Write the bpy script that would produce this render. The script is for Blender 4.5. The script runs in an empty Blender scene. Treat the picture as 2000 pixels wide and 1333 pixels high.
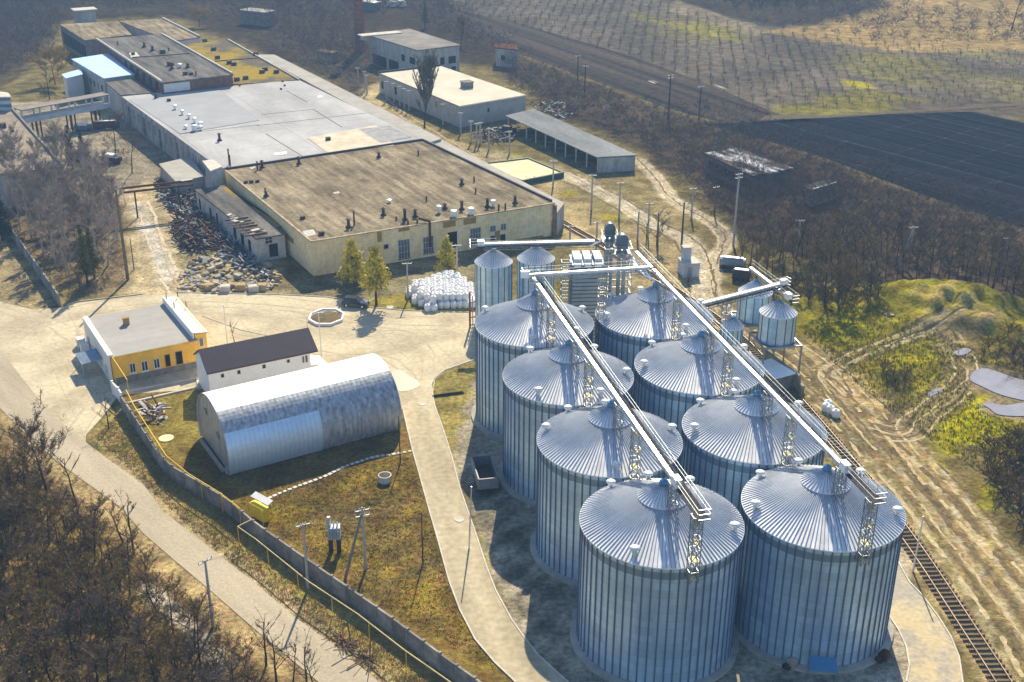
import bpy, math, random
import numpy as np
from mathutils import Vector, Matrix
rnd = random.Random(7)
R = math.radians
sc = bpy.context.scene
COL = sc.collection
# ------------------------------------------------------------------ camera, world, sun, exposure
PX, FPX, PITCH, ROLL, CAMH = 2000.0, 2337.4, 0.4248, 0.0052, 77.6
cam = bpy.data.cameras.new('camera'); cam.sensor_width = 36.0; cam.lens = FPX / PX * 36.0
cam.clip_start = 1.0; cam.clip_end = 20000.0
co = bpy.data.objects.new('camera', cam); COL.objects.link(co)
co.matrix_world = Matrix.Translation((0, 0, CAMH)) @ Matrix.Rotation(math.pi / 2 - PITCH, 4, 'X') @ Matrix.Rotation(ROLL, 4, 'Z')
sc.camera = co
SUN_AZ, SUN_EL = R(85.5), R(38.5)          # direction towards the sun, from +X counter-clockwise
w = bpy.data.worlds.new('World'); sc.world = w; w.use_nodes = True
nt = w.node_tree
sky = nt.nodes.new('ShaderNodeTexSky'); sky.sky_type = 'NISHITA'; sky.sun_disc = False
sky.sun_elevation = SUN_EL; sky.sun_rotation = math.pi / 2 - SUN_AZ; sky.dust_density = 0.4; sky.ozone_density = 3.0
bg = nt.nodes['Background']; bg.inputs['Strength'].default_value = 0.105
nt.links.new(sky.outputs[0], bg.inputs[0])
sl = bpy.data.lights.new('sun', 'SUN'); sl.energy = 5.0; sl.angle = R(0.5); sl.color = (1.0, 0.86, 0.60)
so = bpy.data.objects.new('sun', sl); COL.objects.link(so)
sd = Vector((math.cos(SUN_AZ) * math.cos(SUN_EL), math.sin(SUN_AZ) * math.cos(SUN_EL), math.sin(SUN_EL)))
so.rotation_euler = sd.to_track_quat('Z', 'Y').to_euler()
sc.view_settings.view_transform = 'Standard'; sc.view_settings.look = 'None'
sc.view_settings.exposure = 0.78; sc.view_settings.gamma = 1.0
try:
    sc.cycles.max_bounces = 6; sc.cycles.volume_bounces = 0; sc.cycles.transparent_max_bounces = 6
except Exception: pass

# ------------------------------------------------------------------ helpers
def ray(u, v):
    X = (u - 1000.0) / FPX; Y = (666.5 - v) / FPX
    a = X * math.cos(ROLL) - Y * math.sin(ROLL); b = X * math.sin(ROLL) + Y * math.cos(ROLL)
    return (a, math.cos(PITCH) + b * math.sin(PITCH), -math.sin(PITCH) + b * math.cos(PITCH))
def G(u, v, z=0.0):                     # the point of height z seen at a photo position
    d = ray(u, v); t = (z - CAMH) / d[2]
    return (d[0] * t, d[1] * t)
def GG(pts, z=0.0): return [G(u, v, z) for u, v in pts]
def WP(A, B, u, v):                     # a photo position on the upright plane through A and B: distance from A, height
    d = ray(u, v); ex, ey = B[0] - A[0], B[1] - A[1]; L = math.hypot(ex, ey); ex /= L; ey /= L
    nx, ny = ey, -ex; t = (A[0] * nx + A[1] * ny) / (d[0] * nx + d[1] * ny)
    p = (d[0] * t, d[1] * t)
    return ((p[0] - A[0]) * ex + (p[1] - A[1]) * ey, CAMH + d[2] * t)
def lerp(a, b, t): return tuple(x + (y - x) * t for x, y in zip(a, b))
def dirv(deg): return (math.cos(R(deg)), math.sin(R(deg)))
ORG = {}
class MB:
    def __init__(s): s.v = []; s.f = []; s.m = []
    def add(s, vs, fs, m=0):
        o = len(s.v); s.v += [tuple(x) for x in vs]; s.f += [tuple(i + o for i in f) for f in fs]; s.m += [m] * len(fs)
    def frame(s, o, X, Y, Z, m=0):      # a box from corner o with edge vectors X, Y, Z
        o = Vector(o); X = Vector(X); Y = Vector(Y); Z = Vector(Z)
        vs = [o, o + X, o + X + Y, o + Y]; vs += [p + Z for p in vs]
        s.add(vs, [(3, 2, 1, 0), (4, 5, 6, 7), (0, 1, 5, 4), (1, 2, 6, 5), (2, 3, 7, 6), (3, 0, 4, 7)], m)
    def box(s, c, size, az=0.0, m=0):   # base centre c
        X = Vector((math.cos(az), math.sin(az), 0)) * size[0]; Y = Vector((-math.sin(az), math.cos(az), 0)) * size[1]
        s.frame(Vector(c) - X / 2 - Y / 2, X, Y, (0, 0, size[2]), m)
    def bar(s, p, q, w_, h_, m=0, up=(0, 0, 1)):
        p = Vector(p); q = Vector(q); d = q - p
        if d.length < 1e-6: return
        u = Vector(up); x = d.cross(u)
        if x.length < 1e-5: x = d.cross(Vector((1, 0, 0)))
        x.normalize(); y = x.cross(d).normalized()
        s.frame(p - x * w_ / 2 - y * h_ / 2, x * w_, d, y * h_, m)
    def prism(s, poly, z0, z1, m=0, mt=None, top=True, bottom=False):
        n = len(poly); vs = [(x, y, z0) for x, y in poly] + [(x, y, z1) for x, y in poly]
        s.add(vs, [(i, (i + 1) % n, n + (i + 1) % n, n + i) for i in range(n)], m)
        if top: s.add([(x, y, z1) for x, y in poly], [tuple(range(n))], m if mt is None else mt)
        if bottom: s.add([(x, y, z0) for x, y in poly], [tuple(range(n))[::-1]], m)
    def tube(s, p, q, r0, r1=None, n=8, m=0, cap=True):
        r1 = r0 if r1 is None else r1; p = Vector(p); q = Vector(q); d = (q - p)
        if d.length < 1e-6: return
        d.normalize(); x = d.orthogonal().normalized(); y = d.cross(x)
        vs = [];
        for c, r in ((p, r0), (q, r1)):
            for i in range(n):
                a = 2 * math.pi * i / n; vs.append(c + (x * math.cos(a) + y * math.sin(a)) * r)
        fs = [(i, (i + 1) % n, n + (i + 1) % n, n + i) for i in range(n)]
        if cap: fs += [tuple(range(n))[::-1], tuple(range(n, 2 * n))]
        s.add(vs, fs, m)
    def lathe(s, c, prof, n=24, m=0, cap=False):
        vs = []; k = len(prof)
        for r, z in prof:
            for i in range(n):
                a = 2 * math.pi * i / n; vs.append((c[0] + r * math.cos(a), c[1] + r * math.sin(a), z))
        fs = [(j * n + i, j * n + (i + 1) % n, (j + 1) * n + (i + 1) % n, (j + 1) * n + i) for j in range(k - 1) for i in range(n)]
        if cap: fs.append(tuple(range((k - 1) * n, k * n)))
        s.add(vs, fs, m)
    def sheet(s, poly, z, m=0): s.add([(x, y, z) for x, y in poly], [tuple(range(len(poly)))], m)
    def build(s, name, mats, parent=None, loc=None, smooth=False):
        if not isinstance(mats, (list, tuple)): mats = [mats]
        o0 = ORG[parent.name] if parent is not None else (loc if loc is not None else (0, 0, 0))
        me = bpy.data.meshes.new(name)
        me.from_pydata([(x - o0[0], y - o0[1], z - o0[2]) for x, y, z in s.v], [], s.f)
        for mm in mats: me.materials.append(mm)
        if any(s.m): me.polygons.foreach_set('material_index', s.m)
        if smooth: me.polygons.foreach_set('use_smooth', [True] * len(s.f))
        me.update()
        ob = bpy.data.objects.new(name, me); COL.objects.link(ob)
        if parent is not None: ob.parent = parent
        elif loc is not None: ob.location = loc
        ORG[ob.name] = o0
        return ob
def tag(o, label, cat, group=None):
    o['label'] = label; o['category'] = cat
    if group: o['group'] = group
    return o
def thing(name, label, cat, loc, group=None):
    o = bpy.data.objects.new(name, None); COL.objects.link(o); o.empty_display_size = 0.5
    o.location = loc; ORG[o.name] = tuple(loc)
    return tag(o, label, cat, group)
def struct(o, kind='structure', label=None, cat=None):
    o['kind'] = kind
    if label: o['label'] = label
    if cat: o['category'] = cat
    return o
def dup(root, loc, rz=0.0, sca=1.0, label=None, group=None):
    r = root.copy(); COL.objects.link(r); r.location = loc; r.rotation_euler = (0, 0, rz)
    r.scale = (sca,) * 3 if not isinstance(sca, (tuple, list)) else sca
    if label: r['label'] = label
    if group: r['group'] = group
    for ch in root.children:
        c = ch.copy(); COL.objects.link(c); c.parent = r
        for g in ch.children:
            d = g.copy(); COL.objects.link(d); d.parent = c
    return r

# ------------------------------------------------------------------ materials
MATS = {}
def mat(name, col, rough=0.85, metal=0.0, var=0.18, scale=0.6, col2=None, fine=6.0, finev=0.10, bump=0.0, stretch=None, rotz=0.0, spec=0.3, fac=(0.35, 0.65), coord='Object'):
    m = bpy.data.materials.new(name); m.use_nodes = True; n = m.node_tree.nodes; l = m.node_tree.links
    b = n['Principled BSDF']; b.inputs['Roughness'].default_value = rough; b.inputs['Metallic'].default_value = metal
    b.inputs['Specular IOR Level'].default_value = 0.0 if rough >= 0.85 else spec
    tc = n.new('ShaderNodeTexCoord'); src = tc.outputs[coord]
    if stretch:
        mp = n.new('ShaderNodeMapping'); mp.vector_type = 'TEXTURE'
        mp.inputs['Rotation'].default_value = (0, 0, rotz); mp.inputs['Scale'].default_value = stretch
        l.new(src, mp.inputs[0]); src = mp.outputs[0]
    n1 = n.new('ShaderNodeTexNoise'); n1.inputs['Scale'].default_value = scale; n1.inputs['Detail'].default_value = 5; n1.inputs['Roughness'].default_value = 0.6
    l.new(src, n1.inputs['Vector'])
    mr = n.new('ShaderNodeMapRange'); mr.inputs[1].default_value = fac[0]; mr.inputs[2].default_value = fac[1]; l.new(n1.outputs[0], mr.inputs[0])
    mx = n.new('ShaderNodeMix'); mx.data_type = 'RGBA'
    c1 = tuple(min(1, c * (1 - var)) for c in col) if col2 is None else col
    c2 = tuple(min(1, c * (1 + var)) for c in col) if col2 is None else col2
    mx.inputs[6].default_value = (*c1, 1); mx.inputs[7].default_value = (*c2, 1)
    l.new(mr.outputs[0], mx.inputs[0]); out = mx.outputs[2]
    n2 = n.new('ShaderNodeTexNoise'); n2.inputs['Scale'].default_value = fine; n2.inputs['Detail'].default_value = 3
    l.new(tc.outputs[coord], n2.inputs['Vector'])
    if finev:
        m2 = n.new('ShaderNodeMapRange'); m2.inputs[1].default_value = 0.3; m2.inputs[2].default_value = 0.7
        m2.inputs[3].default_value = 1 - finev; m2.inputs[4].default_value = 1 + finev; l.new(n2.outputs[0], m2.inputs[0])
        vm = n.new('ShaderNodeVectorMath'); vm.operation = 'SCALE'; l.new(out, vm.inputs[0]); l.new(m2.outputs[0], vm.inputs['Scale']); out = vm.outputs[0]
    l.new(out, b.inputs['Base Color'])
    if bump:
        bp = n.new('ShaderNodeBump'); bp.inputs['Strength'].default_value = bump; bp.inputs['Distance'].default_value = 0.1
        l.new(n2.outputs[0], bp.inputs['Height']); l.new(bp.outputs[0], b.inputs['Normal'])
    MATS[name] = m
    return m
def mults(m, fn):                        # multiply a material's base colour by a value built by fn(nodes, links, object coordinates)
    n = m.node_tree.nodes; l = m.node_tree.links; b = n['Principled BSDF']
    lk = b.inputs['Base Color'].links[0]; src = lk.from_socket
    tc = n.new('ShaderNodeTexCoord'); val = fn(n, l, tc.outputs['Object'])
    vm = n.new('ShaderNodeVectorMath'); vm.operation = 'SCALE'; l.new(src, vm.inputs[0]); l.new(val, vm.inputs['Scale'])
    l.new(vm.outputs[0], b.inputs['Base Color'])
    return m
def math_node(n, l, op, a, b=None, c=None):
    q = n.new('ShaderNodeMath'); q.operation = op
    for i, x in enumerate((a, b, c)):
        if x is None: continue
        if isinstance(x, (int, float)): q.inputs[i].default_value = x
        else: l.new(x, q.inputs[i])
    return q.outputs[0]
def axis(n, l, vec, d):                  # dot product with a fixed direction
    q = n.new('ShaderNodeVectorMath'); q.operation = 'DOT_PRODUCT'; l.new(vec, q.inputs[0]); q.inputs[1].default_value = d
    return q.outputs['Value']
def lines(dirn, period, width, dark, jitter=0.0):
    def fn(n, l, vec):
        a = axis(n, l, vec, dirn)
        if jitter:
            nz = n.new('ShaderNodeTexNoise'); nz.inputs['Scale'].default_value = 0.3; l.new(vec, nz.inputs['Vector'])
            a = math_node(n, l, 'ADD', a, math_node(n, l, 'MULTIPLY', nz.outputs[0], jitter))
        f = math_node(n, l, 'FRACT', math_node(n, l, 'DIVIDE', a, period))
        s = math_node(n, l, 'LESS_THAN', f, width / period)
        return math_node(n, l, 'SUBTRACT', 1.0, math_node(n, l, 'MULTIPLY', s, 1 - dark))
    return fn
E1, E2 = dirv(29.5), dirv(120.5)
steel = mat('galvanised_steel', (0.60, 0.65, 0.72), 0.42, 0.70, 0.10, 0.5, fine=3, finev=0.06, spec=0.5)
def rings(n, l, vec):
    z = axis(n, l, vec, (0, 0, 1)); k = math_node(n, l, 'FLOOR', math_node(n, l, 'DIVIDE', z, 0.87))
    wn = n.new('ShaderNodeTexWhiteNoise'); wn.noise_dimensions = '1D'; l.new(k, wn.inputs['W'])
    v = math_node(n, l, 'ADD', math_node(n, l, 'MULTIPLY', wn.outputs['Value'], 0.13), 0.90)
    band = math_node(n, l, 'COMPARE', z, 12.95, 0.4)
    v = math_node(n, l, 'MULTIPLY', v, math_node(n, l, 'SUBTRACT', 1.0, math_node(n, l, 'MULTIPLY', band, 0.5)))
    # sheets round the ring
    x = axis(n, l, vec, (1, 0, 0)); y = axis(n, l, vec, (0, 1, 0))
    th = math_node(n, l, 'FLOOR', math_node(n, l, 'MULTIPLY', math_node(n, l, 'ARCTAN2', y, x), 29 / (2 * math.pi)))
    w2 = n.new('ShaderNodeTexWhiteNoise'); w2.noise_dimensions = '2D'; cb = n.new('ShaderNodeCombineXYZ')
    l.new(k, cb.inputs[0]); l.new(th, cb.inputs[1]); l.new(cb.outputs[0], w2.inputs['Vector'])
    v = math_node(n, l, 'MULTIPLY', v, math_node(n, l, 'ADD', math_node(n, l, 'MULTIPLY', w2.outputs['Value'], 0.14), 0.93))
    f = math_node(n, l, 'FRACT', math_node(n, l, 'DIVIDE', z, 0.87))
    return math_node(n, l, 'MULTIPLY', v, math_node(n, l, 'SUBTRACT', 1.0, math_node(n, l, 'MULTIPLY', math_node(n, l, 'LESS_THAN', f, 0.05), 0.2)))
wallsteel = mults(mat('silo_wall_steel', (0.56, 0.76, 1.0), 0.42, 0.55, 0.10, 0.5, fine=2.5, finev=0.05, spec=0.5, stretch=(.8, .8, 6)), rings)  # strong blue base paints the sky's tint onto the steel
ribsteel = mat('rib_steel', (0.10, 0.15, 0.24), 0.6, 0.15, 0.1, 0.4)  # darker than the wall: the ribs' shaded sides are painted into the base
seamsteel = mat('roof_seam_steel', (0.42, 0.46, 0.53), 0.45, 0.7, 0.1, 0.4)  # darker than the panels, painting in the seams' own side shade
def sectors(n, l, vec):
    x = axis(n, l, vec, (1, 0, 0)); y = axis(n, l, vec, (0, 1, 0))
    th = math_node(n, l, 'FLOOR', math_node(n, l, 'MULTIPLY', math_node(n, l, 'ARCTAN2', y, x), 116 / (2 * math.pi)))
    wn = n.new('ShaderNodeTexWhiteNoise'); wn.noise_dimensions = '1D'; l.new(th, wn.inputs['W'])
    return math_node(n, l, 'ADD', math_node(n, l, 'MULTIPLY', wn.outputs['Value'], 0.22), 0.86)
roofsteel = mults(mat('silo_roof_steel', (0.95, 0.96, 0.98), 0.46, 0.20, 0.08, 0.3, fine=2.0, finev=0.06, spec=0.5), sectors)
def stains(n, l, vec):
    g = n.new('ShaderNodeNewGeometry'); mp = n.new('ShaderNodeMapping'); mp.inputs['Scale'].default_value = (.7, .7, .07); l.new(g.outputs['Position'], mp.inputs[0])
    t = n.new('ShaderNodeTexNoise'); t.inputs['Scale'].default_value = 1.0; t.inputs['Detail'].default_value = 5; l.new(mp.outputs[0], t.inputs['Vector'])
    mr = n.new('ShaderNodeMapRange'); mr.inputs[1].default_value = .3; mr.inputs[2].default_value = .7; mr.inputs[3].default_value = .82; mr.inputs[4].default_value = 1.08; l.new(t.outputs[0], mr.inputs[0])
    oi = n.new('ShaderNodeObjectInfo'); return math_node(n, l, 'MULTIPLY', mr.outputs[0], math_node(n, l, 'ADD', .93, math_node(n, l, 'MULTIPLY', oi.outputs['Random'], .1)))
mults(wallsteel, stains); mults(roofsteel, stains)
brightsteel = mat('bright_steel', (0.90, 0.91, 0.93), 0.48, 0.15, 0.06, 0.8, spec=0.5)
greysteel = mat('grey_steel', (0.30, 0.33, 0.36), 0.5, 0.6, 0.12, 0.8)
bluecap = mat('blue_plastic', (0.10, 0.27, 0.48), 0.4, 0.0, 0.1)
yellowpaint = mat('yellow_step_paint', (0.75, 0.62, 0.25), 0.6, 0.0, 0.1)
ventwhite = mat('vent_white', (0.75, 0.78, 0.80), 0.4, 0.3, 0.05)
concrete = mat('concrete', (0.36, 0.34, 0.30), 0.9, 0, 0.2, 0.8, bump=0.2)
darkconcrete = mat('weathered_concrete', (0.22, 0.21, 0.19), 0.9, 0, 0.25, 0.8, bump=0.3)
paleconcrete = mat('pale_concrete', (0.55, 0.52, 0.46), 0.85, 0, 0.15, 0.8)
rust = mat('rust', (0.11, 0.05, 0.03), 0.9, 0.1, 0.4, 1.5, bump=0.3)
wood = mat('weathered_timber', (0.19, 0.145, 0.10), 0.9, 0, 0.25, 1.5)
darkglass = mat('dark_glass', (0.02, 0.025, 0.035), 0.15, 0, 0.3, 1.0, spec=0.5)
dirtyglass = mat('dusty_glass', (0.10, 0.13, 0.16), 0.3, 0, 0.4, 1.2, spec=0.5)
opening = mat('dark_opening', (0.018, 0.018, 0.02), 0.95, 0, 0.3)
white = mat('white_paint', (0.78, 0.78, 0.77), 0.6, 0, 0.05, 0.5)
blackrub = mat('black_rubber', (0.02, 0.02, 0.02), 0.8, 0, 0.2)
gaspaint = mat('gas_yellow_paint', (0.80, 0.52, 0.03), 0.5, 0, 0.1)
# ------------------------------------------------------------------ the ground
MOUNDS = []
for (u, v, ru, rv, h) in ((1855, 622, 14, 6, 2.6), (1800, 600, 16, 6, 1.8), (1890, 604, 13, 5, 1.6), (1910, 650, 9, 4, 1.8), (1960, 615, 14, 6, 2.0), (1790, 580, 18, 5, 1.6), (1885, 580, 14, 5, 1.4), (1740, 590, 10, 5, 1.0), (1752, 740, 7, 5, 0.9), (1990, 660, 10, 6, 1.6), (1545, 530, 12, 6, 1.5), (1600, 535, 9, 5, 1.2), (1860, 665, 6, 3, 0.9), (1775, 640, 9, 3, 0.7)):
    x, y = G(u, v); MOUNDS.append((x, y, ru * 0.55, rv * 0.75, h))
def relief(x, y):
    z = np.zeros_like(x)
    for mx, my, rx, ry, h in MOUNDS:
        dd = ((x - mx) / rx) ** 2 + ((y - my) / ry) ** 2
        z = z + h * np.exp(-dd) * (1 + 0.25 * np.sin(x * 1.3 + my) * np.sin(y * 1.1 + mx))
    for u, v, r in ((1960, 752, 11.), (2040, 775, 12.), (1900, 735, 8.), (1990, 800, 12.), (1880, 690, 5.)):
        cx, cy = G(u, v); z = z * np.clip((np.hypot(x - cx, y - cy) - r) / 4, 0, 1)
    return z
def GZ(x, y): return float(relief(np.array([x]), np.array([y]))[0])
def wob(x, y, s, seed=0.0):
    return (np.sin(x * s + 1.3 + seed) * np.cos(y * s * 1.17 + seed * 2.1) + 0.6 * np.sin(x * s * 2.3 - y * s * 1.9 + seed) + 0.4 * np.cos(x * s * 4.7 + y * s * 4.1 + 2.7 * seed)) / 2
def grid_axis(lo, hi, stepf):
    a = [lo]
    while a[-1] < hi: a.append(a[-1] + stepf(a[-1]))
    return a
gy = [-400, -200, -100, -40, 0, 30, 55, 70] + grid_axis(80, 640, lambda y: max(0.5, 1.9 * y * y / 181000)) + [680, 740, 820, 950, 1200, 1700, 2600, 4500, 9000]
gxp = grid_axis(0, 260, lambda x: 0.6 if x < 66 else 0.6 + (x - 66) * 0.017)
gx = [-9000, -4000, -1800, -900, -500, -340] + [-a for a in gxp[::-1]][:-1] + gxp + [340, 500, 900, 1800, 4000, 9000]
XX, YY = np.meshgrid(np.array(gx, float), np.array(gy, float)); NXg, NYg = len(gx), len(gy)
X1, Y1 = XX.ravel(), YY.ravel(); Z1 = relief(X1, Y1)
CC = np.tile(np.array([0.165, 0.135, 0.055]), (len(X1), 1))
def sdist(poly):
    P = np.array(poly); ins = np.zeros(len(X1), bool); dm = np.full(len(X1), 1e9)
    for (ax, ay), (bx, by) in zip(P, np.roll(P, -1, 0)):
        c = ((ay > Y1) != (by > Y1)); t = (bx - ax) * (Y1 - ay) / (by - ay if by != ay else 1e-9) + ax
        ins ^= c & (X1 < t)
        L2 = (bx - ax) ** 2 + (by - ay) ** 2 + 1e-9; h = np.clip(((X1 - ax) * (bx - ax) + (Y1 - ay) * (by - ay)) / L2, 0, 1)
        dm = np.minimum(dm, np.hypot(X1 - ax - h * (bx - ax), Y1 - ay - h * (by - ay)))
    return np.where(ins, dm, -dm)
def paint(pts, col, feather=1.5, amount=1.0, rag=1.5, rs=0.35, patch=None):
    poly = GG(pts); d = sdist(poly) + rag * wob(X1, Y1, rs, len(pts))
    wgt = np.clip(d / feather + 0.5, 0, 1) * amount
    if patch: wgt = wgt * np.clip(wob(X1, Y1, patch, 3.3) * 1.6 + 0.55, 0, 1)
    CC[:] = CC * (1 - wgt[:, None]) + np.array(col) * wgt[:, None]
def paintline(pts, width, col, feather=0.6, amount=1.0, rag=0.3, off=0.0):
    P = np.array(GG(pts)); dm = np.full(len(X1), 1e9)
    for (ax, ay), (bx, by) in zip(P[:-1], P[1:]):
        L = math.hypot(bx - ax, by - ay) + 1e-9; nx, ny = (by - ay) / L * off, -(bx - ax) / L * off
        h = np.clip(((X1 - ax - nx) * (bx - ax) + (Y1 - ay - ny) * (by - ay)) / L / L, 0, 1)
        dm = np.minimum(dm, np.hypot(X1 - ax - nx - h * (bx - ax), Y1 - ay - ny - h * (by - ay)))
    wgt = np.clip((width / 2 - dm + rag * wob(X1, Y1, 0.9)) / feather + 0.5, 0, 1) * amount
    CC[:] = CC * (1 - wgt[:, None]) + np.array(col) * wgt[:, None]
STRAW, MUD, LITTER, GREEN, OLIVE, GREY, DUST = (0.45, 0.335, 0.14), (0.10, 0.08, 0.05), (0.06, 0.046, 0.03), (0.27, 0.25, 0.008), (0.18, 0.15, 0.035), (0.27, 0.255, 0.23), (0.46, 0.40, 0.28)
# far fields and woods
paint([(820, -30), (820, 10), (1000, 60), (1500, 240), (2050, 225), (2050, -30)], (0.125, 0.105, 0.08), 6, rag=3, rs=.05)
paint([(1160, 35), (1400, 95), (2050, 215), (2050, 110), (1500, 60), (1300, 10)], (0.20, 0.18, 0.045), 10, 0.8, rag=8, rs=.04, patch=0.03)
paint([(1240, 30), (1420, 70), (1500, 95), (1330, 60)], (0.24, 0.22, 0.03), 4, 0.7, rag=3, rs=.05)
paint([(1480, 62), (1720, 96), (2050, 104), (2050, -30), (1720, 0), (1560, 50)], (0.30, 0.215, 0.09), 6, rag=5, rs=.05)
paint([(1300, -30), (1290, 0), (1500, 50), (1600, 50), (1720, 18), (1760, -30)], LITTER, 8, rag=3, rs=.05)
paint([(1320, 0), (1500, 60), (1480, 72), (1310, 22)], (0.23, 0.19, 0.12), 3, .9, rag=1, rs=.05)
paint([(-100, -30), (820, -30), (1010, 95), (1010, 130), (760, 120), (700, 185), (480, 90), (330, 30), (120, 40), (60, 140), (-100, 200)], LITTER, 6, rag=4, rs=.07)
paint([(980, 100), (1250, 235), (1420, 285), (1800, 400), (2100, 440), (2100, 640), (1940, 610), (1760, 560), (1640, 560), (1480, 480), (1380, 390), (1300, 330), (1240, 290), (1060, 205)], (0.07, 0.052, 0.036), 4, rag=3, rs=.1)
paint([(1490, 225), (1560, 180), (1640, 165), (1780, 195), (1950, 215), (1680, 225)], (0.21, 0.19, 0.02), 4, .7, rag=3, rs=.06, patch=.05)
paint([(1640, 155), (1700, 162), (1712, 174), (1670, 172)], (0.30, 0.26, 0.02), 2, 1, rag=1, rs=.1)
paint([(940, 40), (1020, 112), (1180, 169), (1300, 216), (1420, 250), (1600, 309), (1800, 384), (2100, 480), (2100, 560), (1700, 480), (1400, 320), (1200, 240), (980, 150)], (0.075, 0.056, 0.038), 3, rag=1, rs=.2)
# factory surroundings
paint([(-60, 200), (130, 200), (250, 200), (330, 330), (260, 400), (-60, 420)], (0.28, 0.245, 0.18), 3, .9, rag=3, rs=.12)
paint([(20, 330), (120, 345), (240, 380), (250, 560), (150, 590), (20, 450)], (0.16, 0.12, 0.07), 3, rag=2, rs=.2)
paint([(-60, 440), (20, 455), (115, 600), (-60, 610)], (0.30, 0.24, 0.14), 3, .8, rag=2, rs=.3)
paint([(235, 375), (330, 340), (420, 420), (540, 500), (560, 575), (250, 580), (255, 470)], (0.42, 0.345, 0.21), 3, rag=1.5, rs=.3)
paint([(345, 500), (470, 480), (560, 545), (545, 575), (350, 575)], (0.24, 0.20, 0.10), 2, .8, rag=1.5, rs=.5)
paintline([(270, 400), (300, 470), (330, 545)], 3.0, (0.55, 0.52, 0.47), 1.5, .8, .8)
paint([(700, 190), (740, 205), (960, 300), (1100, 330), (1240, 340), (1340, 430), (1400, 560), (1480, 640), (1300, 640), (1080, 450), (940, 340), (830, 265)], (0.31, 0.245, 0.125), 4, rag=2, rs=.2)
paint([(700, 180), (745, 160), (760, 220), (840, 265), (960, 340), (860, 300)], (0.40, 0.33, 0.19), 3, .8, rag=1.5, rs=.3)
paint([(1070, 330), (1230, 330), (1320, 440), (1180, 440)], (0.20, 0.165, 0.07), 4, .9, rag=2.5, rs=.3)
for c in ((1190, 425, 20, 9), (1000, 305, 20, 6), (1110, 380, 20, 6)):
    paint([(c[0] - c[2], c[1]), (c[0], c[1] - c[3]), (c[0] + c[2], c[1]), (c[0], c[1] + c[3])], (0.28, 0.23, 0.02), 2, .9, rag=1, rs=.5)
paintline([(960, 300), (1130, 350), (1210, 395), (1270, 440), (1340, 465), (1385, 520), (1375, 580), (1420, 640)], 4.5, (0.40, 0.34, 0.22), 1.5, .8, 1)
paintline([(1245, 310), (1280, 345), (1310, 390), (1400, 440), (1425, 470), (1395, 510), (1385, 560)], 3.6, (0.38, 0.31, 0.19), 1.2, .9, .6)
for off in (-1.2, 0.2, 1.5): paintline([(1250, 315), (1285, 350), (1315, 392), (1402, 442), (1423, 470), (1397, 510), (1385, 560), (1440, 650)], 0.7, (0.60, 0.53, 0.42), .6, .7, .2, off)
for off in (-1.6, 0, 1.4): paintline([(1100, 340), (1210, 395), (1275, 440), (1345, 468), (1372, 520), (1375, 580)], 0.8, (0.62, 0.57, 0.48), .8, .6, .3, off)
# land right of the railway
paint([(1500, 560), (1660, 560), (1800, 570), (2050, 640), (2050, 900), (1960, 900), (1760, 780), (1560, 650)], (0.21, 0.185, 0.02), 4, rag=2.5, rs=.25)
paint([(1560, 640), (1640, 600), (1790, 650), (1690, 700), (1600, 720)], GREEN, 5, .9, rag=3, rs=.25, patch=.3)
paint([(1640, 750), (1740, 690), (1830, 700), (1830, 760), (1740, 830), (1650, 790)], GREEN, 5, .9, rag=3, rs=.25, patch=.3)
paint([(1780, 850), (1880, 755), (1960, 770), (2050, 820), (2050, 900), (1990, 930), (1920, 880), (1830, 900)], (0.31, 0.29, 0.004), 4, 1, rag=3, rs=.3, patch=.2)
paint([(1900, 940), (1950, 960), (1940, 1000), (1910, 1010)], GREEN, 2, 1, rag=1, rs=.5)
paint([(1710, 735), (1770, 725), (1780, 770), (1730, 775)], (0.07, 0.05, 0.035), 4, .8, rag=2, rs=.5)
paint([(1770, 610), (1860, 590), (1950, 625), (1900, 680), (1800, 660)], (0.33, 0.26, 0.09), 4, .8, rag=3, rs=.5, patch=.45)
paint([(1900, 690), (2050, 650), (2050, 780), (1960, 730)], (0.12, 0.09, 0.045), 5, .8, rag=3, rs=.3)
paint([(1800, 560), (2050, 600), (2050, 640), (1850, 600)], (0.12, 0.12, 0.02), 4, .8, rag=3, rs=.3)
paint([(1540, 700), (1600, 760), (1720, 900), (1850, 1060), (2050, 1330), (2080, 1240), (1960, 1060), (1830, 900), (1700, 760), (1580, 660)], (0.40, 0.295, 0.12), 3, rag=1.5, rs=.35)
paint([(1780, 950), (1870, 900), (2050, 980), (2050, 1150), (1930, 1050)], (0.13, 0.10, 0.035), 5, .8, rag=3, rs=.3, patch=.3)
paintline([(1400, 610), (1540, 690), (1660, 800), (1800, 960), (1960, 1160), (2080, 1330)], 2.4, MUD, 1.2, .55, .6)
for off, cc, am in ((-3.2, DUST, .7), (-1.7, MUD, .7), (-.7, DUST, .8), (.8, MUD, .8), (2.0, DUST, .5), (3.4, MUD, .6), (4.8, DUST, .5), (-5, MUD, .4)):
    paintline([(1560, 680), (1680, 790), (1800, 930), (1930, 1090), (2060, 1280)], .6, cc, .5, am, .45, off)
for off, cc, am in ((-1.8, MUD, .8), (-.8, DUST, .7), (.2, MUD, .8), (1.0, DUST, .7), (2.0, MUD, .7)):
    paintline([(1620, 745), (1615, 725), (1680, 690), (1780, 655), (1850, 640)], .6, cc, .5, am, .3, off)
    paintline([(1760, 860), (1775, 825), (1850, 770), (1885, 735), (1875, 700), (1850, 670)], .6, cc, .5, am, .4, off * 1.5)
paintline([(1760, 850), (1850, 775), (1885, 735), (1875, 695), (1850, 660)], 5, (0.20, 0.155, 0.085), 2, .6, .8)
paintline([(1850, 640), (1900, 660), (1945, 640)], 3, (0.20, 0.155, 0.085), 2, .7, .8)
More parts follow.
